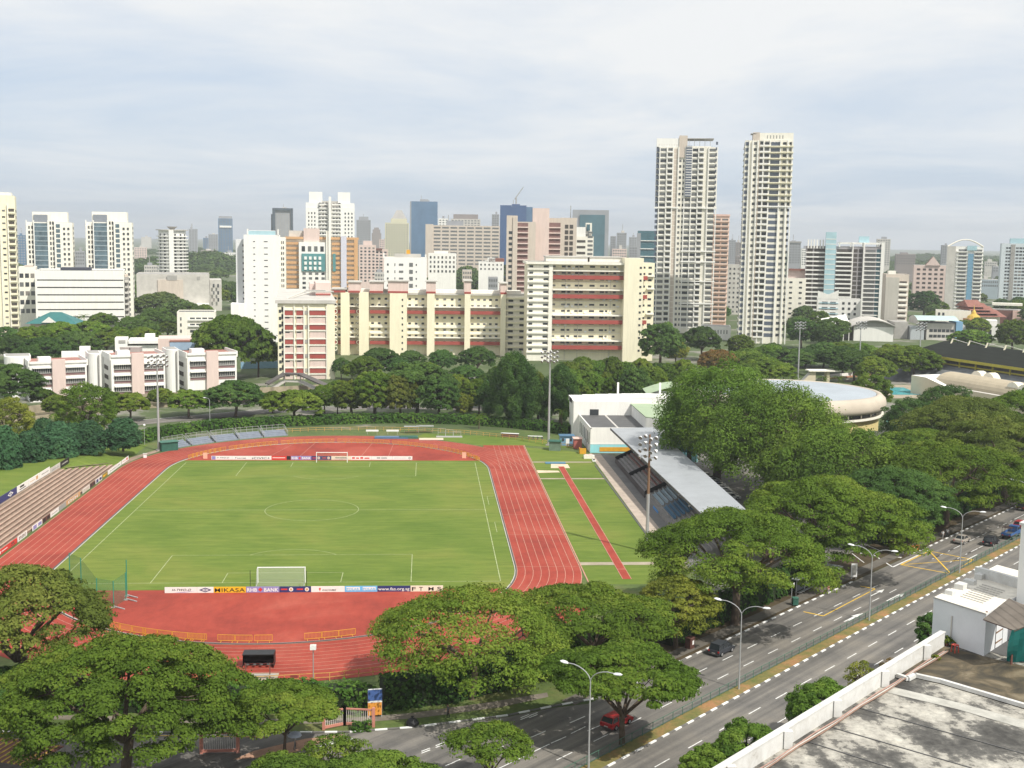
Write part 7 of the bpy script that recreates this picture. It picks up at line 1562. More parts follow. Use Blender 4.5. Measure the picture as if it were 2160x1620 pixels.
def signs():
    TS = mat('sign_teal', (.03, .28, .25), .5, .05, 1); x, y = at(1912, 1157)
    t = thing('direction_sign', 'pair of teal green direction signs on two green posts', 'sign', (x, y, 0), R_(-8))
    for k, (u, z, w) in enumerate(((-1.3, 3.1, 2.1), (-1.3, 2.45, 2.7))):
        M().box(u, 0, z, u + w, .06, z + .55, TS).build('panel', t); M().box(u + .2, -.015, z + .2, u + w - .5, 0, z + .32, WHT).build('print', t)
    for u in (-1.2, .9): M().bar((u, .1, 0), (u, .1, 3.6), .09, .09, GRN).build('post', t)
    x, y = at(1930, 1163); t = thing('hoarding', 'orange and white safety board at the base of the direction sign', 'board', (x, y, 0), R_(25)); M().box(-1.0, 0, .15, 1.0, .08, 1.1, mat('safety_orange', (.70, .17, .05), .5, .05, 1)).build('panel', t); M().box(-.3, -.02, .4, .5, 0, .75, WHT).build('print', t); M().box(-1, 0, 0, -.9, .4, .15, GREY).box(.9, 0, 0, 1, .4, .15, GREY).build('foot', t)
    x, y = at(1934, 1150); t = thing('small_sign', 'small pale square sign on a pole by the green hedge', 'sign', (x, y, 0)); M().bar((0, 0, 0), (0, 0, 3.2), .06, .06, METAL).build('post', t); M().box(-.45, -.05, 2.7, .45, 0, 3.4, LGREY).box(-.3, -.07, 2.85, .3, -.05, 3.25, mat('faded_pink', (.55, .35, .30), .6, .05, 1)).build('panel', t)
    x, y = at(1455, 1368); t = thing('utility_box', 'brown utility box with a white square label on the verge', 'utility box', (x, y, 0), R_(45)); M().box(-.55, -.4, 0, .55, .4, 1.5, mat('box_brown', (.10, .045, .035), .6, .1, 1)).build('body', t); M().box(-.6, -.45, 1.5, .6, .45, 1.6, BROWN).build('lid', t); M().box(-.05, -.42, .6, .35, -.4, 1.15, WHT).build('print', t)
    # stadium banner by the gate
    x, y = at(792, 1514); t = thing('banner_sign', 'upright banner with a dark blue top and orange lower half beside the gate', 'sign', (x, y, 0), R_(8)); M().box(-.85, 0, 1.9, .75, .07, 3.4, mat('banner_blue', (.06, .12, .32), .6, .1, 1)).build('upper_panel', t); M().box(-.85, 0, .3, .7, .07, 1.85, mat('banner_orange', (.72, .30, .05), .6, .1, 1)).box(-.9, -.01, 1.8, .75, 0, 2.0, WHT).box(-.85, -.01, 3.3, .75, 0, 3.42, WHT).build('lower_panel', t); M().bar((-.8, .1, 0), (-.8, .1, 3.3), .12, .12, PINK).bar((.7, .1, 0), (.7, .1, 3.3), .1, .1, METAL).build('post', t)
    x, y = at(60, 1550); t = thing('billboard', 'maroon box sign with a curved silver top on a black post', 'sign', (x, y, 0), R_(5)); M().tube([(0, 0, 0), (0, 0, 2.4)], .12, BLACK, 8).build('post', t); M().box(-1.4, -.35, 2.1, 1.6, .35, 3.6, mat('maroon_panel', (.16, .015, .03), .35, .1, 1)).box(-1.45, -.4, 2.0, 1.65, .4, 2.1, BLACK).build('panel', t)
    m = M(); 
    for i in range(8): a0, a1 = i / 8, (i + 1) / 8; f = lambda q: (-1.45 + 3.1 * q, 3.85 + .5 * math.sin(math.pi * (.25 + .75 * q))); (xa, za), (xb, zb) = f(a0), f(a1); m.poly([(xa, -.45, za), (xb, -.45, zb), (xb, .45, zb), (xa, .45, za)], SILVER).poly([(xa, -.45, 3.65), (xb, -.45, 3.65), (xb, -.45, zb), (xa, -.45, za)], PBLUE if 2 < i < 6 else SILVER)
    m.build('curved_top', t)
signs()
def gates():
    SA = mat('salmon_paint', (.52, .22, .17), .7, .1, 1); WB = mat('white_bars', (.66, .62, .60), .6, .05, 1)
    def gate(label, p, q, h=2.0, mid=True):
        a, b = Vector((*p, 0)), Vector((*q, 0)); t = thing('gate', label, 'gate', (0, 0, 0), 0, 'salmon framed gates with white bars'); n = 2 if mid else 1
        for i in range(n + 1): c = a.lerp(b, i / n); M().bar(c, c + Vector((0, 0, h + .25)), .32, .32, SA).build('gate_post', t)
        m = M(); m.bar(a + Vector((0, 0, h)), b + Vector((0, 0, h)), .16, .16, SA); m.bar(a + Vector((0, 0, .3)), b + Vector((0, 0, .3)), .16, .3, SA); m.build('rail', t); m = M(); k = int((b - a).length / .22)
        for i in range(1, k): c = a.lerp(b, i / k); m.bar(c + Vector((0, 0, .4)), c + Vector((0, 0, h)), .05, .05, WB)
        m.build('bars', t)
    gate('left leaf of the salmon framed white gate by the banner sign', at(683, 1540), at(727, 1531), mid=False); gate('right leaf of the salmon framed white gate by the banner sign', at(727, 1531), at(788, 1534), mid=False); gate('lone salmon gate piece half hidden behind the big rain tree', at(425, 1590), at(502, 1588), 2.2, False)
gates()
# ------------------------------------------------------------------ vehicles
TYRE = mat('tyre', (.02, .02, .02), .85, .1, 3); RIM = mat('rim', (.45, .45, .46), .35, .05, 3, .6); CGL = mat('car_glass', (.02, .025, .03), .12, 0, 1, 0, .6); HL = mat('headlight', (.75, .75, .72), .15, 0); TL = mat('taillight', (.45, .02, .02), .25, 0)
def car(name, label, x, y, rz, col, kind='hatch', z=.05, group=None, L_=4.1, W=1.7, H=1.5):
    pm = mat('car_paint_' + str(col), col, .28, .04, 2, .1, .6); t = thing(name, label, 'van' if kind == 'van' else 'car', (x, y, z), rz, group)
    hl, hw = L_ / 2, W / 2
    prof = {'hatch': [(-hl, .30), (-hl, .62), (-hl + .04, .86), (-hl + .15, .92), (.95, .92), (hl - .18, .74), (hl, .55), (hl, .28)], 'sedan': [(-hl, .30), (-hl, .80), (-hl + .12, .90), (-hl + .85, .93), (.9, .92), (hl - .2, .74), (hl, .55), (hl, .28)]}['sedan' if kind == 'sedan' else 'hatch']
    m = M()
    for sg in (-1, 1):
        pts = [(a, sg * hw * (1 if .35 < b < .85 else .93), b) for a, b in prof]; m.poly(pts if sg < 0 else pts[::-1], pm)
    for i in range(len(prof)):
        (a, b), (c, d) = prof[i], prof[(i + 1) % len(prof)]; wa = hw * (1 if .35 < b < .85 else .93); wb = hw * (1 if .35 < d < .85 else .93); m.poly([(a, -wa, b), (a, wa, b), (c, wb, d), (c, -wb, d)], pm)
    m.build('body', t)
    if kind == 'sedan': r0, r1, r2, r3 = -hl + .75, -hl + 1.35, .35, 1.05
    else: r0, r1, r2, r3 = -hl + .12, -hl + .45, .3, 1.15
    tw = hw * .78; m = M(); b = .91
    m.poly([(r0, -hw * .93, b), (r1, -tw, H), (r2, -tw, H), (r3, -hw * .93, b)][::-1], CGL).poly([(r0, hw * .93, b), (r1, tw, H), (r2, tw, H), (r3, hw * .93, b)], CGL)
    m.poly([(r0, -hw * .93, b), (r0, hw * .93, b), (r1, tw, H), (r1, -tw, H)], CGL).poly([(r3, hw * .93, b), (r3, -hw * .93, b), (r2, -tw, H), (r2, tw, H)], CGL); m.build('windows', t)
    m = M(); m.box(r1 - .04, -tw - .02, H - .04, r2 + .04, tw + .02, H + .03, pm)
    for sg in (-1, 1):
        for (p, q) in (((r0, b), (r1, H)), ((r3, b), (r2, H)), (((r1 + r2) / 2 - .1, b), ((r1 + r2) / 2 - .1, H))): m.bar((p[0], sg * hw * .935, p[1]), (q[0], sg * (tw + .01), q[1]), .06, .07, pm)
    m.build('roof', t)
    for sx in (-1, 1):
        for sy in (-1, 1):
            w = M(); w.lathe([(0, -.1), (.30, -.1), (.32, -.06), (.32, .06), (.30, .1), (0, .1)], TYRE, 16); o = w.build('wheel', t, (sx * (hl - .78), sy * (hw - .08), .32)); o.rotation_euler.x = R_(90)
            r = M(); r.lathe([(0, .02), (.2, 0)], RIM, 12); q = r.build('rim', o, (0, 0, .105 if sy < 0 else -.13))
    for sy in (-1, 1):
        M().box(hl - .12, sy * hw * .9, .55, hl + .01, sy * hw * .55, .70, HL).build('headlight', t); M().box(-hl - .01, sy * hw * .97, .62, -hl + .08, sy * hw * .72, .85, TL).build('taillight', t); M().box(.75, sy * (hw + .02), .92, .88, sy * (hw + .18), 1.04, pm).build('wing_mirror', t)
    M().box(-hl - .012, -.25, .45, -hl, .25, .57, LGREY).build('number_plate', t); M().box(-hl - .03, -hw * .9, .30, -hl + .05, hw * .9, .42, DGREY).build('bumper', t)
    return t
def onroad(px, py): return at(px, py)
A45 = R_(45)
x, y = onroad(1522, 1378); car('parked_car', 'dark grey hatchback driving close to the stadium kerb', x, y, A45, (.035, .04, .05), 'hatch', H=1.62)
x, y = onroad(1301, 1531); car('parked_car', 'red car under the tree on the median side', x, y, A45, (.42, .012, .015), 'hatch', H=1.45)
x, y = onroad(2029, 1145); car('parked_car', 'silver beige sedan nearest the stadium kerb at the right', x, y, A45, (.42, .38, .33), 'sedan', H=1.42)
x, y = onroad(2090, 1149); car('parked_car', 'black hatchback next to the silver sedan', x, y, A45, (.012, .012, .02), 'hatch', H=1.6)
x, y = onroad(2153, 1113); car('parked_car', 'small red car just ahead of the blue lorry', x, y, A45, (.40, .02, .03), 'hatch', H=1.4)
x, y = onroad(2158, 1075); car('parked_car', 'dark car cut by the right edge near the far kerb', x, y, A45, (.05, .015, .015), 'hatch', H=1.5)
x, y = onroad(573, 888); car('parked_car', 'white car on the back road behind the hedge', x, y, R_(8), (.75, .75, .74), 'sedan', z=.1)
def lorry():
    x, y = onroad(2132, 1134); t = thing('pickup_truck', 'blue lorry with an open dark framed bed', 'lorry', (x, y, .05), A45); B = mat('lorry_blue', (.04, .12, .32), .4, .1, 1)
    M().box(.9, -.85, .5, 2.6, .85, 1.3, B).box(1.0, -.8, 1.3, 2.2, .8, 2.0, B).build('cab', t); M().box(2.2, -.72, 1.32, 2.32, .72, 1.9, CGL).box(1.2, -.86, 1.35, 2.0, -.80, 1.85, CGL).box(1.2, .80, 1.35, 2.0, .86, 1.85, CGL).build('windows', t); M().box(-2.6, -.9, .7, .8, .9, .85, DGREY).box(-2.6, -.9, .85, .8, -.84, 1.25, B).box(-2.6, .84, .85, .8, .9, 1.25, B).box(-2.66, -.9, .85, -2.6, .9, 1.25, B).build('bed', t)
    m = M()
    for u in (-2.5, -.9, .7):
        for v in (-.82, .82): M().bar((u, v, .85), (u, v, 2.2), .07, .07, DGREY).build('canopy_post', t)
    m.box(-2.55, -.86, 2.2, -1.2, .86, 2.26, mat('canopy_dark', (.05, .03, .03), .8, .1, 1)); m.build('canopy_roof', t)
    for u in (-1.7, 1.8):
        for v in (-.8, .8): w = M(); w.lathe([(0, -.12), (.34, -.12), (.36, 0), (.34, .12), (0, .12)], TYRE, 14); o = w.build('wheel', t, (u, v, .36)); o.rotation_euler.x = R_(90); M().lathe([(0, .02), (.2, 0)], RIM, 10).build('rim', o, (0, 0, .13 if v < 0 else -.15))
    for v in (-.7, .5): M().box(2.6, v, .7, 2.63, v + .2, .9, HL).build('headlight', t); M().box(-2.69, v, .8, -2.66, v + .2, .95, TL).build('taillight', t)
lorry()
cp = None
for i in range(9):       # cars parked behind the grandstand, seen through the gap under the trees
    x, y = 86.5, 60 + i * 2.7; c_ = [(.55, .56, .57), (.07, .08, .10), (.40, .42, .44), (.62, .62, .60), (.10, .12, .2)][i % 5]
    if y > 92: continue
    car('parked_car', ['silver', 'black', 'grey', 'white', 'navy'][i % 5] + ' parked car under the trees behind the grandstand, number %s from the near end' % ['one', 'two', 'three', 'four', 'five', 'six', 'seven', 'eight', 'nine'][i], x, y, R_(8), c_, 'sedan', group='cars parked behind the grandstand', H=1.42)
for i in range(12):
    px = 962 + i * 7.0; x, y = at(px, 806); c_ = [(.1, .2, .5), (.7, .7, .7), (.5, .08, .06), (.2, .3, .6), (.75, .75, .74)][i % 5]
    car('parked_car', ['blue', 'white', 'red', 'mid blue', 'pale'][i % 5] + ' car in the estate car park, %s in the row' % ['first', 'second', 'third', 'fourth', 'fifth', 'sixth', 'seventh', 'eighth', 'ninth', 'tenth', 'eleventh', 'twelfth'][i], x, y, R_(80), c_, 'sedan', group='cars in the estate car park', H=1.42)
# ------------------------------------------------------------------ people
SKIN = mat('skin', (.36, .20, .13), .6, .05, 5); HAIR = mat('hair', (.015, .012, .01), .6, .1, 5)
def person(label, x, y, rz, top, leg, stride=.22, z=.1):
    H = 1.68; J = {}; V = []; E_ = []; Rr = []
    def v(p, r): V.append(p); Rr.append(r); return len(V) - 1
    def e(a, b): E_.append((a, b))
    pel = v((0, 0, .92), .135); sp = v((0, 0, 1.12), .125); ch = v((0.01, 0, 1.32), .150); nk = v((.015, 0, 1.46), .06); hd = v((.03, 0, 1.54), .085); ht = v((.03, 0, 1.64), .085)
    e(pel, sp); e(sp, ch); e(ch, nk); e(nk, hd); e(hd, ht)
    for sg in (-1, 1):
        hp = v((0, sg * .10, .86), .095); kn = v((sg * stride * .55, sg * .105, .48), .065); an = v((sg * stride - .04, sg * .11, .09), .042); to = v((sg * stride + .13, sg * .12, .04), .036); e(pel, hp); e(hp, kn); e(kn, an); e(an, to)
        sh = v((0, sg * .19, 1.39), .062); el = v((-sg * stride * .35, sg * .25, 1.12), .043); wr = v((-sg * stride * .6 + .08, sg * .25, .88), .030); e(ch, sh); e(sh, el); e(el, wr)
        pa = v((-sg * stride * .6 + .10, sg * .25, .82), .034); e(wr, pa)
        for f, (dx, L_) in enumerate(((-.03, .075), (-.01, .085), (.012, .08), (.032, .065))): q = v((-sg * stride * .6 + .10 + dx, sg * (.25 - .004), .82 - L_), .009); e(pa, q)
        th = v((-sg * stride * .6 + .15, sg * .235, .79), .010); e(pa, th)
    me = bpy.data.meshes.new('person'); me.from_pydata(V, E_, []); o = bpy.data.objects.new('tmp', me); COL.objects.link(o)
    md = o.modifiers.new('s', 'SKIN'); md.use_smooth_shade = True
    for i, d in enumerate(me.skin_vertices[0].data): d.radius = (Rr[i], Rr[i]); d.use_root = i == 0
    o.modifiers.new('d', 'SUBSURF').levels = 1; o.modifiers['d'].render_levels = 1
    dg = bpy.context.evaluated_depsgraph_get(); me2 = bpy.data.meshes.new_from_object(o.evaluated_get(dg)); bpy.data.objects.remove(o)
    me2.materials.clear(); 
    for mm in (SKIN, top, leg, HAIR, BLACK): me2.materials.append(mm)
    for p in me2.polygons:
        c = p.center; k = 0
        if c.z < .09: k = 4
        elif c.z < .93 and abs(c.y) < .2: k = 2
        elif c.z < 1.43 and (abs(c.y) < .19 or c.z > 1.15): k = 1
        elif c.z > 1.56 and (c.x < .05 or c.z > 1.66): k = 3
        p.material_index = k
    o = bpy.data.objects.new('person', me2); COL.objects.link(o); o.location = (x, y, z); o.rotation_euler.z = rz; o['label'] = label; o['category'] = 'person'
    hx = M(); hx.lathe([(.095, 1.60), (.10, 1.66), (.085, 1.72), (.04, 1.755), (0, 1.76)], HAIR, 12, (.02, 0)).build('hair', o, smooth=True)
    fx = M(); fx.box(.115, -.012, 1.585, .145, .012, 1.62, SKIN)
    for s_ in (-.035, .035): fx.box(.112, s_ - .01, 1.625, .12, s_ + .01, 1.637, BLACK)
    fx.box(.112, -.022, 1.555, .12, .022, 1.565, mat('lips', (.30, .10, .08), .6, 0)); fx.build('face', o)
    return o
x, y = at(945, 1517); person('person in dark clothes walking in the shade of the hedge', x, y, R_(200), DGREY, BLACK)
x, y = at(1747, 1256); person('person in a white and red top standing at the bus shelter', x, y, R_(-60), mat('red_white_cloth', (.60, .25, .22), .8, .2, 8), mat('grey_cloth', (.35, .33, .32), .8, .1, 3), .08)
x, y = at(1988, 1138); person('left one of two walkers in white on the footpath', x, y, R_(225), WHT, mat('grey_cloth', ()), .22); x, y = at(1998, 1134); person('right one of two walkers in white on the footpath', x, y, R_(225), WHT, DGREY, .2)
x, y = at(870, 1531); t = thing('refuse_bag', 'dark heap of bagged leaves on the kerbside grass', 'refuse bag', (x, y, .05)); M().lathe([(0, 0), (.7, .02), (.75, .35), (.5, .7), (.2, .85), (0, .86)], BLACK, 12).build('bag', t, smooth=True); M().lathe([(.18, .84), (.1, .95), (.2, 1.05)], BLACK, 8).build('knot', t)
x, y = at(622, 1585); t = thing('umbrella', 'pale open umbrella on the brick paving under the small tree', 'umbrella', (x, y, 0)); M().lathe([(.75, 1.75), (.55, 2.0), (.3, 2.12), (0, 2.17)], mat('umbrella_cloth', (.50, .54, .66), .7, .1, 3), 10).build('canopy', t); M().tube([(0, 0, .2), (0, 0, 2.15)], .02, METAL, 6).build('shaft', t)
person('person under the pale umbrella on the brick paving', x, y + .25, R_(10), GREY, DGREY, .12, .06)
# ------------------------------------------------------------------ rooftop at the lower right
def rooftop():
    Z = 31.0; OW = MC['old_white_paint']; t = thing('rooftop_building', 'building whose weathered flat roof fills the lower right corner', 'building', (0, 0, 0))
    q = [rd(-112, -121.9)[:2], rd(-47.8, -121.9)[:2], rd(-44, -121.5)[:2], rd(-30, -121.5)[:2], rd(-30, -160)[:2], rd(-112, -160)[:2]]
    m = M(); m.prism([rd(-112, -121.6)[:2], rd(-30, -121.6)[:2], rd(-30, -160)[:2], rd(-112, -160)[:2]], 0, Z, OW, MC['roof_screed']); m.build('wall', t)
    m = M(); m.poly([(*at(px, py, Z + .012), Z + .012) for px, py in ((1985, 1362), (2300, 1440), (2300, 1560), (2160, 1484), (1930, 1430), (1900, 1420))][::-1], MC['roof_brown']); m.build('brown_roof_patch', t)
    m = M(); m.bar(rd(-112, -121.75, Z + .42), rd(-48.1, -121.75, Z + .42), .25, .84, OW)
    m.build('parapet', t); m = M(); m.bar(rd(-112, -121.75, Z + .87), rd(-48.1, -121.75, Z + .87), .34, .06, OW); m.build('coping', t)
    for s_ in (-51, -56.5, -62.0, -67.0, -72, -77): M().bar(rd(s_, -121.98, Z + .02), rd(s_, -121.98, Z + .84), .4, .3, OW).build('parapet_pier', t)
    # pipes along the parapet and across the roof
    for k, (c, r, mt) in enumerate(((-122.25, .035, mat('pipe_pink', (.40, .26, .22), .6, .2, 3)), (-122.4, .03, LGREY), (-122.52, .04, mat('pipe_brown', (.25, .16, .12), .6, .2, 3)))):
        pts = [rd(-80 + i * 2.2, c + .05 * math.sin(i * 2.1 + k), Z + .10 + .04 * k) for i in range(15)]; M().tube(pts, r, mt, 6).build('pipe', t)
    px = [(1893, 1424), (1915, 1432), (1930, 1424), (1985, 1436), (2160, 1488), (2250, 1516)]; m = M()
    for a, b in zip(px[:-1], px[1:]): m.bar((*at(*a, Z + .15), Z + .15), (*at(*b, Z + .15), Z + .15), .22, .2, OW)
    m.build('roof_kerb', t)
    m = M(); m.poly([(*at(a, b, Z + .02), Z + .02) for a, b in ((1880, 1448), (2030, 1484), (2160, 1520), (2250, 1546), (2250, 1562), (2160, 1537), (2020, 1496), (1870, 1460))][::-1], mat('pale_screed', (.42, .41, .37), .9, .25, 1.2)); m.build('pale_strip', t)
    m = M()
    for (a, b) in (((1800, 1490), (2160, 1590)), ((1740, 1530), (2050, 1620)), ((1690, 1560), (1880, 1620))): m.bar((*at(*a, Z + .02), Z + .02), (*at(*b, Z + .02), Z + .02), .06, .03, DGREY)
    m.build('expansion_joint', t)
    # stair head box
    A, B = Vector((*at(1965, 1345, Z), 0)), Vector((*at(2075, 1384, Z), 0)); f = Vector((.72, .694, 0)); n0 = thing('rooftop_room', 'white box room on the roof with a weathered pale top', 'building', (0, 0, 0)); h = 2.45
    m = M(); m.prism([tuple(A)[:2], tuple(B)[:2], tuple(B + f * 10)[:2], tuple(A + f * 10)[:2]], Z - .02, Z + h, mat('box_white_paint', (.68, .69, .71), .8, .06, .8), mat('pale_roof_top', (.70, .66, .58), .9, .18, 1.6)); m.build('wall', n0)
    m = M(); d = (B - A).normalized()
    for i in range(4):
        c = A + f * (1.2 + i * 1.5) + d * .45; m.bar(c + Vector((0, 0, Z + h + .12)), c + f * (.5 + .25 * (i % 2)) + Vector((0, 0, Z + h + .12)), .45 + .1 * (i % 3), .28 + .12 * (i % 2), OW)
    m.build('roof_upstand', n0); m = M()
    for i in range(9): c = A + f * (1.6 + i * .42) + d * 1.1; m.bar(c + Vector((0, 0, Z + h + .03)), c + d * 1.6 + Vector((0, 0, Z + h + .03)), .07, .05, LGREY)
    m.build('roof_rib', n0); m = M(); c = A + f * 6.4; m.bar(c + Vector((0, 0, Z + h + .3)), c + d * 3.6 + Vector((0, 0, Z + h + .3)), .3, .6, OW); m.build('end_parapet', n0)
    m = M(); c = A + d * 1.35 - f * .05; m.tube([c + Vector((0, 0, Z)), c + Vector((0, 0, Z + 1.7))], .04, LGREY, 6); m.build('wall_pipe', n0); m = M(); m.bar(A - f * .03 + Vector((0, 0, Z + h)), B - f * .03 + Vector((0, 0, Z + h)), .06, .06, GREY); m.build('drip_edge', n0)
    # higher white tower at the very right
    c = Vector((*at(2144, 1262, Z + h), 0)); s_ = thing('stair_tower', 'taller white tower block at the right edge of the roof', 'building', (0, 0, 0)); e = d * 3.2; M().prism([tuple(c)[:2], tuple(c + e)[:2], tuple(c + e + f * 3)[:2], tuple(c + f * 3)[:2]], Z, Z + h + 4.4, mat('bright_white_wall', ())).build('wall', s_); M().prism([tuple(c - d * .1 - f * .1)[:2], tuple(c + e)[:2], tuple(c + e + f * 3.1)[:2], tuple(c - d * .1 + f * 3.1)[:2]], Z + h + 4.4, Z + h + 4.55, OW).build('coping', s_)
    # lean-to awning with rusty sheets, tarp, stool
    w = thing('awning', 'rusty corrugated awning leaning on the white roof room', 'awning', (0, 0, 0)); zz = Z + 2.5; K = [(*at(2073, 1306, zz), zz), (*at(2140, 1330, zz), zz), (*at(2215, 1300, zz + .5), zz + .5), (*at(2128, 1262, zz + .5), zz + .5)]
    m = M(); m.poly(K, MC['rusty_sheet']).poly([(p[0], p[1], p[2] - .05) for p in K][::-1], BROWN); m.build('sheet', w); 
    for (pa, pb) in ((2076, 1380), (2133, 1402)): x, y = at(pa, pb, Z); M().bar((x, y, Z), (x, y, zz), .09, .09, BROWN).build('post', w)
    x, y = at(2100, 1385, Z); m = M(); m.poly([(*at(2080, 1372, Z + .02), Z + .02), (*at(2148, 1392, Z + .02), Z + .02), (*at(2210, 1360, Z + .02), Z + .02), (*at(2140, 1340, Z + .02), Z + .02)], DGREY); m.build('floor', w)
    q0 = Vector((*at(2086, 1368, Z), 0)); tb = thing('stacked_clutter', 'dark shelves and bundles stored under the awning', 'shelf', (*q0.xy, Z)); tb.rotation_euler.z = A45
    for i in range(3): M().box(.1, -.3, .3 + .6 * i, 1.3, .3, .38 + .6 * i, WOOD).build('shelf', tb)
    M().box(.1, .2, 0, 1.3, .28, 1.9, BLACK).box(.1, -.3, 0, .16, .3, 1.9, DGREY).box(1.24, -.3, 0, 1.3, .3, 1.9, DGREY).build('frame', tb); M().box(.3, -.2, .38, .9, .2, .75, GREY).box(.5, -.2, .98, 1.1, .2, 1.3, LGREY).build('bundle', tb)
    ta = thing('tarpaulin', 'teal green tarpaulin hanging from the awning edge', 'tarpaulin', (0, 0, 0)); TP = mat('tarp_teal', (.01, .20, .19), .55, .12, 2); m = M(); n = 10; a, b = Vector((*at(2134, 1330, zz), zz)), Vector((*at(2220, 1304, zz + .4), zz + .4)); a2, b2 = Vector((*at(2122, 1396, Z), Z + .02)), Vector((*at(2230, 1400, Z), Z + .02)); G_ = []
    for j in range(7):
        row = []
        for i in range(n + 1):
            p = a.lerp(b, i / n).lerp(a2.lerp(b2, i / n), j / 6); p = p + Vector((-.7, -.7, 0)) * (.10 * math.sin(i * 1.7 + j * .8) + .14 * math.sin(j * .5) * math.cos(i * .9)); row.append(p)
        G_.append(row)
    for j in range(6):
        for i in range(n): m.poly([G_[j][i], G_[j + 1][i], G_[j + 1][i + 1], G_[j][i + 1]], TP)
    m.build('cloth', ta, smooth=True)
    x, y = at(2014, 1376, Z); st = thing('plastic_stool', 'small red plastic stool near the roof room wall', 'stool', (x, y, Z), R_(20)); RS = mat('stool_red', (.55, .07, .05), .45, .05, 3); M().box(-.15, -.15, .42, .15, .15, .46, RS).build('seat', st)
    for u in (-.12, .12):
        for v_ in (-.12, .12): M().bar((u * 1.2, v_ * 1.2, 0), (u, v_, .42), .05, .05, RS).build('leg', st)
    x, y = at(2077, 1360, Z); tag(M().lathe([(0, 0), (.14, .05), (.16, .3), (.05, .42), (0, .43)], mat('pink_bag', (.75, .10, .22), .5, .1, 3), 10, (0, 0)).build('hanging_bag', loc=(x, y, Z + .55)), 'pink bag hanging at the corner of the roof room', 'bag')
    for (px_, py_, lab, lm_, r_) in ((1996, 1362, 'dried brown plant where the parapet meets the roof room', 'olive', .5), (1975, 1392, 'small yellow plant on the brown roof by the pipes', 'yellow', .25)):
        x, y = at(px_, py_, Z); pl = thing('potted_plant', lab, 'plant', (x, y, Z)); C = np.array([[0, 0, r_ * .7], [r_ * .4, 0, r_ * .4], [-r_ * .4, .1, r_ * .4]]); P, Nn, S, T = shell(C, np.full(3, r_ * .6), .8, 90, .09); o = bpy.data.objects.new('foliage', leaves_mesh('foliage', P, Nn, S, T, LM[lm_])); COL.objects.link(o); o.parent = pl; M().lathe([(0, 0), (.12, 0), (.15, .18), (0, .18)], BROWN, 8).build('pot', pl)
rooftop()
# lower-left bleachers and striped roof seen through the trees
x, y = at(-10, 1395); t = thing('bleacher', 'blue grey bleacher seats behind the branches at the left edge', 'bleacher', (x - 1, y - 6, 0), R_(-52), 'grey steel bleachers on the near bend')
for k in range(5): M().box(0, -k * .8, .2 + k * .35, 14, -k * .8 + .6, .3 + k * .35, mat('seat_greyblue', (.26, .32, .40), .6, .25, 3)).box(0, -k * .8, 0, .1, -k * .8 + .1, .2 + k * .35, METAL).build('tier', t)
x, y = at(-38, 1655); t = thing('striped_roof', 'low yellow and brown striped roof in the bottom left corner', 'roof', (x, y, 0), R_(-20))
m = M()
for i in range(14): m.box(-4 + i * .7, 0, 2.6, -4 + i * .7 + .2, 5, 2.7, mat('dull_yellow', (.40, .27, .05), .7, .4, 1)); m.box(-4 + i * .7 + .2, 0, 2.6, -4 + i * .7 + .7, 5, 2.66, BROWN)
m.build('sheet', t); M().box(-4, .3, 0, -3.8, .5, 2.6, METAL).box(5.4, .3, 0, 5.6, .5, 2.6, METAL).build('post', t)
# ------------------------------------------------------------------ trees: near, each surveyed and grown on its own
T_ = pxtree
T_('rain tree with orange-brown tinted foliage at the left edge, in front of the track', 38, 190, 1192, 1480, leafm='olive', own=True, leaf=0.19, per=168, seed=11, skirt=0.4)
T_('large rain tree filling the lower left corner', 262, 236, 1338, 1655, leafm='rain', own=True, leaf=0.17, per=315, seed=12)
T_('rain tree crown peeking out left of the lower left one, behind the billboard', 15, 100, 1402, 1515, leafm='dark', own=True, leaf=0.17, per=231, seed=13)
T_('small multi-stemmed tree on the brick island left of the gate', 600, 118, 1440, 1590, kind='rain', leafm='rain', own=True, leaf=0.16, per=231, seed=14, skirt=0.1, tr=.16)
T_('broad thin-crowned rain tree over the bottom bend of the track', 995, 246, 1238, 1475, leafm='rain', own=True, tone=.60, leaf=0.17, per=150, seed=15, skirt=0.26, tr=.42)
T_('olive-green rain tree overlapping the end of the running track', 1250, 175, 1236, 1420, leafm='rain', own=True, tone=.54, leaf=0.17, per=157, seed=16, skirt=.15)
T_('yellow-green thin tree in front of the end of the run-up', 1425, 100, 1215, 1368, kind='rain', leafm='yellow', own=True, leaf=0.17, per=71, seed=17)
T_('round-topped tree on the median above the red car', 1312, 162, 1358, 1572, leafm='rain', own=True, leaf=0.17, per=252, seed=18, skirt=0.15, tr=.33)
T_('small open tree at the bottom, between slip road and avenue', 1035, 88, 1525, 1672, kind='rain', leafm='rain', own=True, leaf=0.15, per=100, seed=19, skirt=0.2, tr=.14)
T_('low bright tree cut by the bottom edge, right of centre-left', 800, 135, 1578, 1740, kind='rain', leafm='bright', own=True, leaf=0.16, per=189, seed=20)
T_('low bright tree cut by the bottom edge below the brick island', 590, 135, 1590, 1760, kind='rain', leafm='bright', own=True, leaf=0.16, per=210, seed=21)
T_('bare-branched sparse tree above the bottom edge', 715, 80, 1545, 1690, kind='rain', leafm='rain', own=True, leaf=0.14, per=63, seed=22, tr=.15)
T_('big rain tree overhanging the bus shelter', 1550, 218, 1072, 1318, leafm='rain', own=True, leaf=0.17, per=283, seed=23, skirt=.34)
T_('rain tree over the side entrance, right of the grandstand roof', 1732, 182, 1005, 1222, leafm='rain', own=True, leaf=0.19, per=262, seed=24)
T_('dark rain tree behind the one over the side entrance', 1880, 128, 985, 1150, leafm='dark', own=True, leaf=0.20, per=210, seed=25)
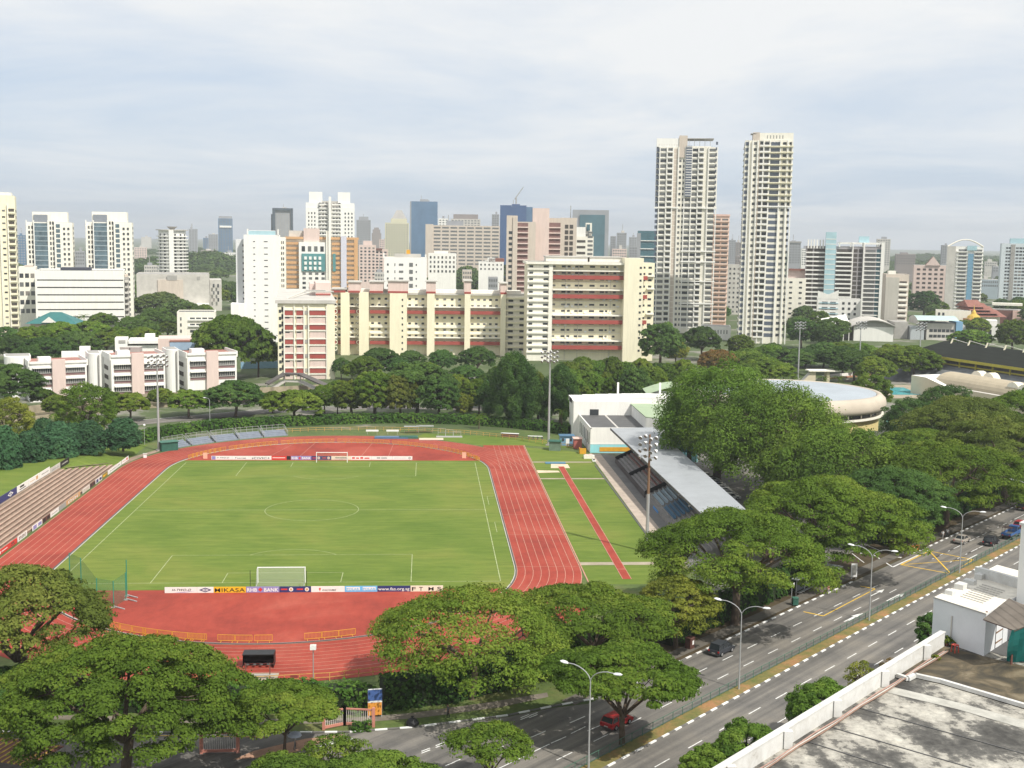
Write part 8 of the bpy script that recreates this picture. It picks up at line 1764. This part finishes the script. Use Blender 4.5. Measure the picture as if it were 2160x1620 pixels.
T_('dense rain tree between the side entrance and the avenue hedge', 1995, 168, 930, 1110, leafm='rain', own=True, leaf=0.21, per=210, seed=26)
T_('rain tree beyond, over the avenue at the right edge', 2120, 150, 875, 1060, leafm='olive', own=True, leaf=0.22, per=210, seed=27)
T_('olive rain tree crown below the pool building', 2030, 138, 838, 985, leafm='olive', own=True, leaf=0.24, per=189, seed=28)
T_('rain tree at the right edge below the barrel roof', 2165, 110, 822, 960, leafm='rain', own=True, leaf=0.24, per=189, seed=29)
T_('rain tree filling the gap between weeping trees and the avenue trees', 1935, 110, 905, 1040, leafm='rain', own=True, leaf=0.22, per=178, seed=30)
T_('tallest bright drooping tree behind the grandstand', 1512, 134, 762, 1012, kind='weeping', leafm='bright', own=True, tone=.60, leaf=0.25, seed=31, name='weeping_tree')
T_('second bright drooping tree, right of the tallest one', 1635, 150, 815, 1050, kind='weeping', leafm='bright', own=True, tone=.60, leaf=0.25, seed=32, name='weeping_tree')
T_('third bright drooping tree, above the side entrance trees', 1745, 145, 895, 1080, kind='weeping', leafm='bright', own=True, tone=.60, leaf=0.24, seed=33, name='weeping_tree')
T_('drooping tree hanging over the boundary wall behind the clubhouse', 1455, 62, 838, 990, kind='weeping', leafm='dark', own=True, leaf=0.22, seed=34, name='weeping_tree', per=147)
T_('dark glossy tree just right of the round hall', 1925, 62, 838, 945, kind='round', leafm='dark', own=True, leaf=0.25, seed=35, name='broadleaf_tree'); T_('taller dark glossy tree in front of the pool building', 1990, 62, 808, 930, kind='round', leafm='dark', own=True, leaf=0.25, seed=36, name='broadleaf_tree')
T_('tree standing between the round hall roof and the pool', 1835, 44, 788, 870, kind='round', leafm='rain', own=True, leaf=0.26, seed=37, name='broadleaf_tree')
# clipped round trees beyond the parapet
T_('round clipped tree beyond the parapet, upper of the two', 1738, 80, 1433, 1590, kind='dense', leafm='bright', own=True, tone=.62, leaf=0.14, per=315, seed=41, name='clipped_tree'); T_('round clipped tree beyond the parapet at the bottom edge', 1578, 82, 1522, 1680, kind='dense', leafm='bright', own=True, tone=.62, leaf=0.14, per=315, seed=42, name='clipped_tree')
T_('low clipped crown left of the bottom clipped tree', 1500, 62, 1572, 1700, kind='dense', leafm='bright', own=True, tone=.62, leaf=0.14, per=252, seed=43, name='clipped_tree')
T_('dark leafy tree against the white roof room', 1965, 36, 1290, 1440, kind='round', leafm='dark', own=True, leaf=0.16, per=189, seed=44, name='broadleaf_tree'); T_('feathery light green sapling above the parapet', 1812, 30, 1392, 1520, kind='round', leafm='yellow', own=True, leaf=0.11, per=84, seed=45, name='sapling')
T_('red-leaved bush showing just above the parapet', 1885, 34, 1385, 1480, kind='round', leafm='red', own=True, leaf=0.12, per=105, seed=46, name='red_bush')
# left side
T_('dark flat-topped umbrella tree in front of the left school block', 22, 68, 770, 868, leafm='dark', leaf=0.26, own=True, seed=51)
T_('yellow-green bushy tree at the left edge beside the conifers', 18, 62, 838, 962, kind='round', leafm='yellow', own=True, leaf=0.25, seed=52, name='broadleaf_tree', per=157)
T_('tall bushy green tree between the conifers and the school', 186, 60, 806, 938, kind='round', leafm='rain', own=True, leaf=0.24, seed=53, name='broadleaf_tree')
CON = [(8, 33, 902, 1000), (62, 29, 912, 985), (122, 34, 893, 972), (188, 33, 890, 960), (260, 31, 884, 950), (95, 26, 885, 962), (155, 24, 895, 962)]
CL = ['first dark conifer at the left edge of the grass bank', 'second dark conifer along the left path', 'third dark conifer along the left path', 'fourth dark conifer, below the tall bushy tree', 'last dark conifer on the left, standing apart before the hedge', 'dark conifer behind the second and third ones', 'dark conifer behind the fourth and last ones', 'dark conifer behind the third and fourth ones', 'dark conifer behind the first one']
for (cx, hf, yt, yb), l in zip(CON, CL): T_(l, cx, hf, yt, yb, kind='conifer', leafm='bluish', z=1.6, group='dark conifers on the left path')
for l, cx, hf, yt, yb, kd, lm_ in (
    ('low tree between the conifers and the school wall', 275, 45, 828, 888, 'rain', 'rain'), ('open umbrella tree right of the middle school block', 398, 52, 822, 880, 'rain', 'rain'), ('wide thin umbrella tree at the right end of the school', 497, 68, 803, 878, 'rain', 'dark'), ('small light tree by the footbridge foot', 575, 30, 825, 872, 'rain', 'bright'),
    ('bright umbrella tree on the bank below the footbridge', 622, 68, 822, 888, 'rain', 'rain'), ('bushy tree left of the tall dark umbrella trees', 742, 46, 800, 880, 'round', 'rain'), ('darker bushy tree in the clump behind the far goal', 790, 55, 782, 882, 'round', 'rain'), ('reddish-tipped bushy tree in the clump behind the far goal', 845, 40, 790, 884, 'round', 'olive'),
    ('tall dark umbrella tree above the clump behind the far goal', 880, 78, 765, 876, 'rain', 'dark'), ('bushy dark tree at the right of that clump', 925, 45, 795, 885, 'round', 'dark'), ('bright yellow-green sapling right of the dark clump', 978, 20, 828, 884, 'round', 'yellow'), ('umbrella tree behind the yellow-green sapling', 1010, 45, 800, 876, 'rain', 'rain'),
    ('big light rain tree right of the white three-storey block', 488, 78, 668, 800, 'rain', 'bright'), ('second crown of the light rain tree clump', 545, 42, 700, 795, 'rain', 'rain'),
    ('umbrella tree in front of the round stair openings', 800, 44, 735, 795, 'rain', 'dark'), ('small umbrella tree in front of the slab block', 866, 30, 740, 790, 'rain', 'dark'), ('umbrella tree left of the estate car park', 932, 32, 738, 792, 'rain', 'dark'), ('umbrella tree by the estate car park', 1008, 38, 732, 792, 'rain', 'dark'), ('low tree in front of the right end of the slab block', 742, 24, 765, 805, 'rain', 'rain')):
    T_(l, cx, hf, yt, yb, kind=kd, leafm=lm_)
T_('tall dark casuarina left of the middle floodlight mast', 1083, 62, 752, 895, kind='casuarina', leafm='dark', own=True, leaf=0.39, seed=61, name='casuarina_tree', per=252)
T_('second casuarina, directly behind the middle floodlight mast', 1182, 46, 775, 895, kind='casuarina', leafm='dark', own=True, leaf=0.39, seed=62, name='casuarina_tree', per=231)
T_('slimmer casuarina between the two big ones', 1135, 34, 790, 888, kind='casuarina', leafm='olive', own=True, leaf=0.35, seed=63, name='casuarina_tree')
def palm(label, px, py, h, r=2.6):
    x, y = at(px, py); t = thing('palm_tree', label, 'tree', (x, y, 0), 0, 'palms'); M().tube([(0, 0, 0), (.1, 0, h * .5), (0, .1, h)], [.2, .15, .12], BARK, 7).build('trunk', t); P = []; Nn = []; S = []
    for f in range(16):
        a = f * 2.4; el = R_(50 - (f % 4) * 22)
        for k in range(14):
            q = k / 13; rr = r * q; z = h + rr * math.sin(el) - 1.1 * q * q * r * .6
            for sg in (-1, 1): P.append((rr * math.cos(a) * math.cos(el * .6) + sg * .16 * math.sin(a), rr * math.sin(a) * math.cos(el * .6) - sg * .16 * math.cos(a), z - .1)); Nn.append((math.cos(a) * .3, math.sin(a) * .3, 1)); S.append(.36 * (1 - .5 * q))
    P = np.array(P); Nn = np.array(Nn) + RNG.normal(size=P.shape) * .3; o = bpy.data.objects.new('crown', leaves_mesh('crown', P, Nn, np.array(S), .3 + .5 * RNG.random(len(P)), LM['rain'], .35)); COL.objects.link(o); o.parent = t
palm('palm at the left of the clubhouse wall', 1184, 912, 6.2); palm('small palm further left of the clubhouse', 1010, 905, 4)
for i, (px, py, h) in enumerate(((1652, 815, 5), (1675, 818, 5), (1738, 822, 4.5), (1768, 825, 5))): palm(['first', 'second', 'third', 'fourth'][i] + ' low yellow palm beyond the round hall roof, from the left', px, py, h, 3)
for i, (px, py) in enumerate(((168, 700), (210, 705), (178, 696))): palm('tall palm in front of the pale ribbon block, ' + ['left', 'right', 'middle'][i] + ' of three', px, py + 14, 11, 3.5)
a_, b_ = at(508, 778), at(588, 776); w_ = thing('court_wall', 'low pale blue court wall under the light rain tree', 'wall', (0, 0, 0)); M().bar((*a_, 1.4), (*b_, 1.4), .4, 2.8, mat('court_blue', (.22, .38, .52), .7, .1, 1)).build('panel', w_); M().bar((*a_, 2.85), (*b_, 2.85), .5, .12, LGREY).build('coping', w_)
# right middle distance and estate trees: named by zone
for l, cx, hf, yt, yb, kd, lm_ in (
    ('dark round tree at the right foot of the tall slab block', 1392, 46, 678, 775, 'round', 'dark'), ('yellowish tree right of that dark round tree', 1425, 22, 715, 770, 'round', 'yellow'), ('wide umbrella tree in front of the left cream tower', 1480, 46, 690, 760, 'rain', 'dark'), ('reddish-brown tree behind the tallest drooping tree', 1512, 46, 738, 800, 'rain', 'red'), ('small tree at the foot of the taller cream tower', 1560, 30, 705, 755, 'round', 'rain'), ('dark tree at the foot of the taller cream tower', 1628, 30, 722, 770, 'round', 'dark'),
    ('dark round tree between pink gable block and beige slab', 1948, 30, 612, 668, 'round', 'dark'), ('tree behind the white sports hall', 1745, 25, 680, 740, 'round', 'dark'), ('tree left of the sports hall canopy', 1690, 34, 668, 735, 'round', 'dark'), ('umbrella tree before the temple', 1980, 30, 655, 690, 'rain', 'rain'), ('tree in front of the white terrace building', 2048, 40, 695, 740, 'round', 'rain'), ('tree right of the white terrace building', 2135, 36, 672, 745, 'round', 'rain')):
    T_(l, cx, hf, yt, yb, kind=kd, leafm=lm_)
def zone(label, group, spots, kd, lms, jit=0):
    for i, (cx, hf, yt, yb) in enumerate(spots):
        if abs(cx - 1748) < 52 and yb > 790: continue
        T_(label, cx, hf, yt, yb, kind=kd if isinstance(kd, str) else random.choice(kd), leafm=random.choice(lms), group=group, name='background_tree')
zr = random.Random(3)
zone('umbrella-crowned tree in the wooded car park strip behind the round hall', 'trees of the wooded strip behind the round hall', [(1560 + i * 36 + zr.uniform(-12, 12), zr.uniform(38, 56), 742 + (i % 3) * 12 - i * 2.2 + zr.uniform(-6, 6), 800 + (i % 3) * 14 - 10) for i in range(11)], 'rain', ['rain', 'dark', 'rain'])
zone('umbrella-crowned tree in the wooded car park strip behind the round hall', 'trees of the wooded strip behind the round hall', [(1585 + i * 38, 44, 728 + zr.uniform(-8, 10), 775) for i in range(9)], 'rain', ['rain', 'dark', 'bright'])
zone('dense green tree in the belt between clubhouse and tall slab block', 'trees of the belt before the tall slab block', [(1195 + i * 27 + zr.uniform(-8, 8), zr.uniform(30, 42), 775 + zr.uniform(-6, 14), 868 - zr.uniform(0, 14)) for i in range(8)] + [(1200 + i * 30, 32, 757 + zr.uniform(-4, 8), 825) for i in range(9)] + [(1230 + i * 30, 34, 800 + zr.uniform(-5, 8), 862) for i in range(5)], ['round', 'rain'], ['rain', 'dark', 'rain', 'bright'])
zone('green tree between the slab block and the casuarinas', 'trees before the long slab block', [(712, 24, 800, 850), (655, 22, 820, 855), (960, 40, 790, 860), (1040, 34, 780, 862), (1055, 30, 770, 830), (985, 36, 770, 826), (905, 30, 765, 815), (1070, 26, 800, 870), (1020, 26, 812, 880), (770, 40, 752, 805), (720, 22, 755, 800), (838, 34, 755, 800)], ['rain', 'round'], ['rain', 'dark'])
zone('wide green rain tree behind the school roofs', 'rain trees behind the school', [(70, 45, 690, 760), (130, 55, 680, 745), (190, 50, 678, 742), (30, 40, 708, 765), (95, 50, 712, 775), (160, 52, 700, 765), (225, 45, 700, 750), (285, 45, 668, 735), (330, 42, 650, 720), (355, 40, 668, 720), (300, 40, 690, 740), (250, 40, 690, 745), (12, 34, 690, 740), (400, 34, 640, 690), (445, 26, 690, 740), (60, 40, 730, 790), (215, 30, 660, 700)], 'rain', ['rain', 'dark', 'dark'])
zone('estate tree along the canal bank below the school', 'canal bank trees', [(120, 30, 832, 880), (240, 24, 826, 862), (340, 26, 818, 858), (445, 24, 820, 856), (530, 24, 815, 852), (90, 26, 820, 860), (685, 36, 812, 872), (712, 30, 818, 876)], ['rain', 'rain', 'round'], ['rain', 'dark', 'rain'])
zone('tree in the park between the far white blocks', 'park trees between the far white blocks', [(985, 25, 560, 610), (1000, 30, 580, 625), (940, 24, 585, 620), (960, 26, 572, 615), (1035, 22, 570, 610), (800, 14, 560, 610), (1045, 20, 590, 625), (915, 22, 590, 625), (1060, 16, 555, 610), (970, 20, 595, 640)], ['round'], ['dark', 'hazy'])
# scattered far trees filling the ground between the buildings
cnt = 0
for _ in range(1500):
    Y = 430 + 1300 * zr.random() ** 1.35; px = zr.uniform(-40, 2200); x = xat(px, Y)
    if Y < 640 and (490 < px < 1400) : continue
    if Y < 470 and px < 700: continue
    if 1380 < px < 1680 and Y < 560: continue
    if px > 1860 and Y < 480: continue
    h = zr.uniform(9, 17); cnt += 1
    if cnt > 235: break
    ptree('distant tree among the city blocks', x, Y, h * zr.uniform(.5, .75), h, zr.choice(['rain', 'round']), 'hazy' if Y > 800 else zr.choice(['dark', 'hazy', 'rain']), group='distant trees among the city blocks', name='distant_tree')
# hedges
hp = [at(285, 935), at(330, 922), at(450, 905), at(570, 899), at(700, 893), at(830, 890), at(980, 893), at(1100, 902), at(1205, 915)]
hedge('hedge', 'long clipped hedge behind the far bend of the track', hp, 5.0, 2.3, leaf=.36, dens=8)
hedge('hedge', 'tall dark hedge between the bottom bend and the footpath', [(-30, -50.5), (-2, -50.8), (8.5, -51.2), (16.2, -52.2)], 2.6, 3.0, leaf=.24, dens=14)
hedge('hedge', 'tall dark hedge right of the gate, under the thin-crowned rain tree', [(17.5, -51.2), (25.5, -48.8), (33, -44.2), (42, -35.5), (51, -27.5)], 2.8, 3.6, leaf=.24, dens=16, leafm='dark')
hedge('hedge', 'dark hedge along the avenue behind the utility box', [rd(17, -60.2)[:2], rd(36, -60.2)[:2], rd(59, -60.0)[:2]], 2.2, 4.0, 'dark', leaf=.26, dens=12)
hedge('hedge', 'dark ivy-green hedge along the avenue beyond the side entrance', [rd(89, -58)[:2], rd(110, -58.4)[:2], rd(150, -58.6)[:2], rd(200, -58.6)[:2]], 3.0, 4.2, 'dark', leaf=.34, dens=10)
hedge('hedge', 'small clipped shrub at the foot of the gate', [at(742, 1541), at(775, 1540)], 1.0, .8, leaf=.14, dens=60)
# ------------------------------------------------------------------ haze
hz = M().box(-13000, -600, -1, 13000, 13500, 190, mat('haze_unused', (1, 1, 1), .5, 0)); me = hz.mesh('haze'); me.materials.clear()
hm = bpy.data.materials.new('haze_air'); hm.use_nodes = True; hn = hm.node_tree.nodes; hn.clear(); ho = hn.new('ShaderNodeOutputMaterial'); hv = hn.new('ShaderNodeVolumePrincipled'); hm.node_tree.links.new(hv.outputs[0], ho.inputs['Volume'])
hv.inputs['Density'].default_value = .00013; hv.inputs['Color'].default_value = (.90, .95, 1.0, 1); hv.inputs['Anisotropy'].default_value = .2
me.materials.append(hm); o = bpy.data.objects.new('haze', me); COL.objects.link(o); o['kind'] = 'stuff'

for o in bpy.data.objects:          # foliage that is no tree crown keeps the plain tone of its leaves
    if o.type == 'MESH' and tuple(o.color) == (1, 1, 1, 1) and o.data.materials and o.data.materials[0] and 'leaf' in o.data.materials[0].name: o.color = (.5, .5, 0, 1)
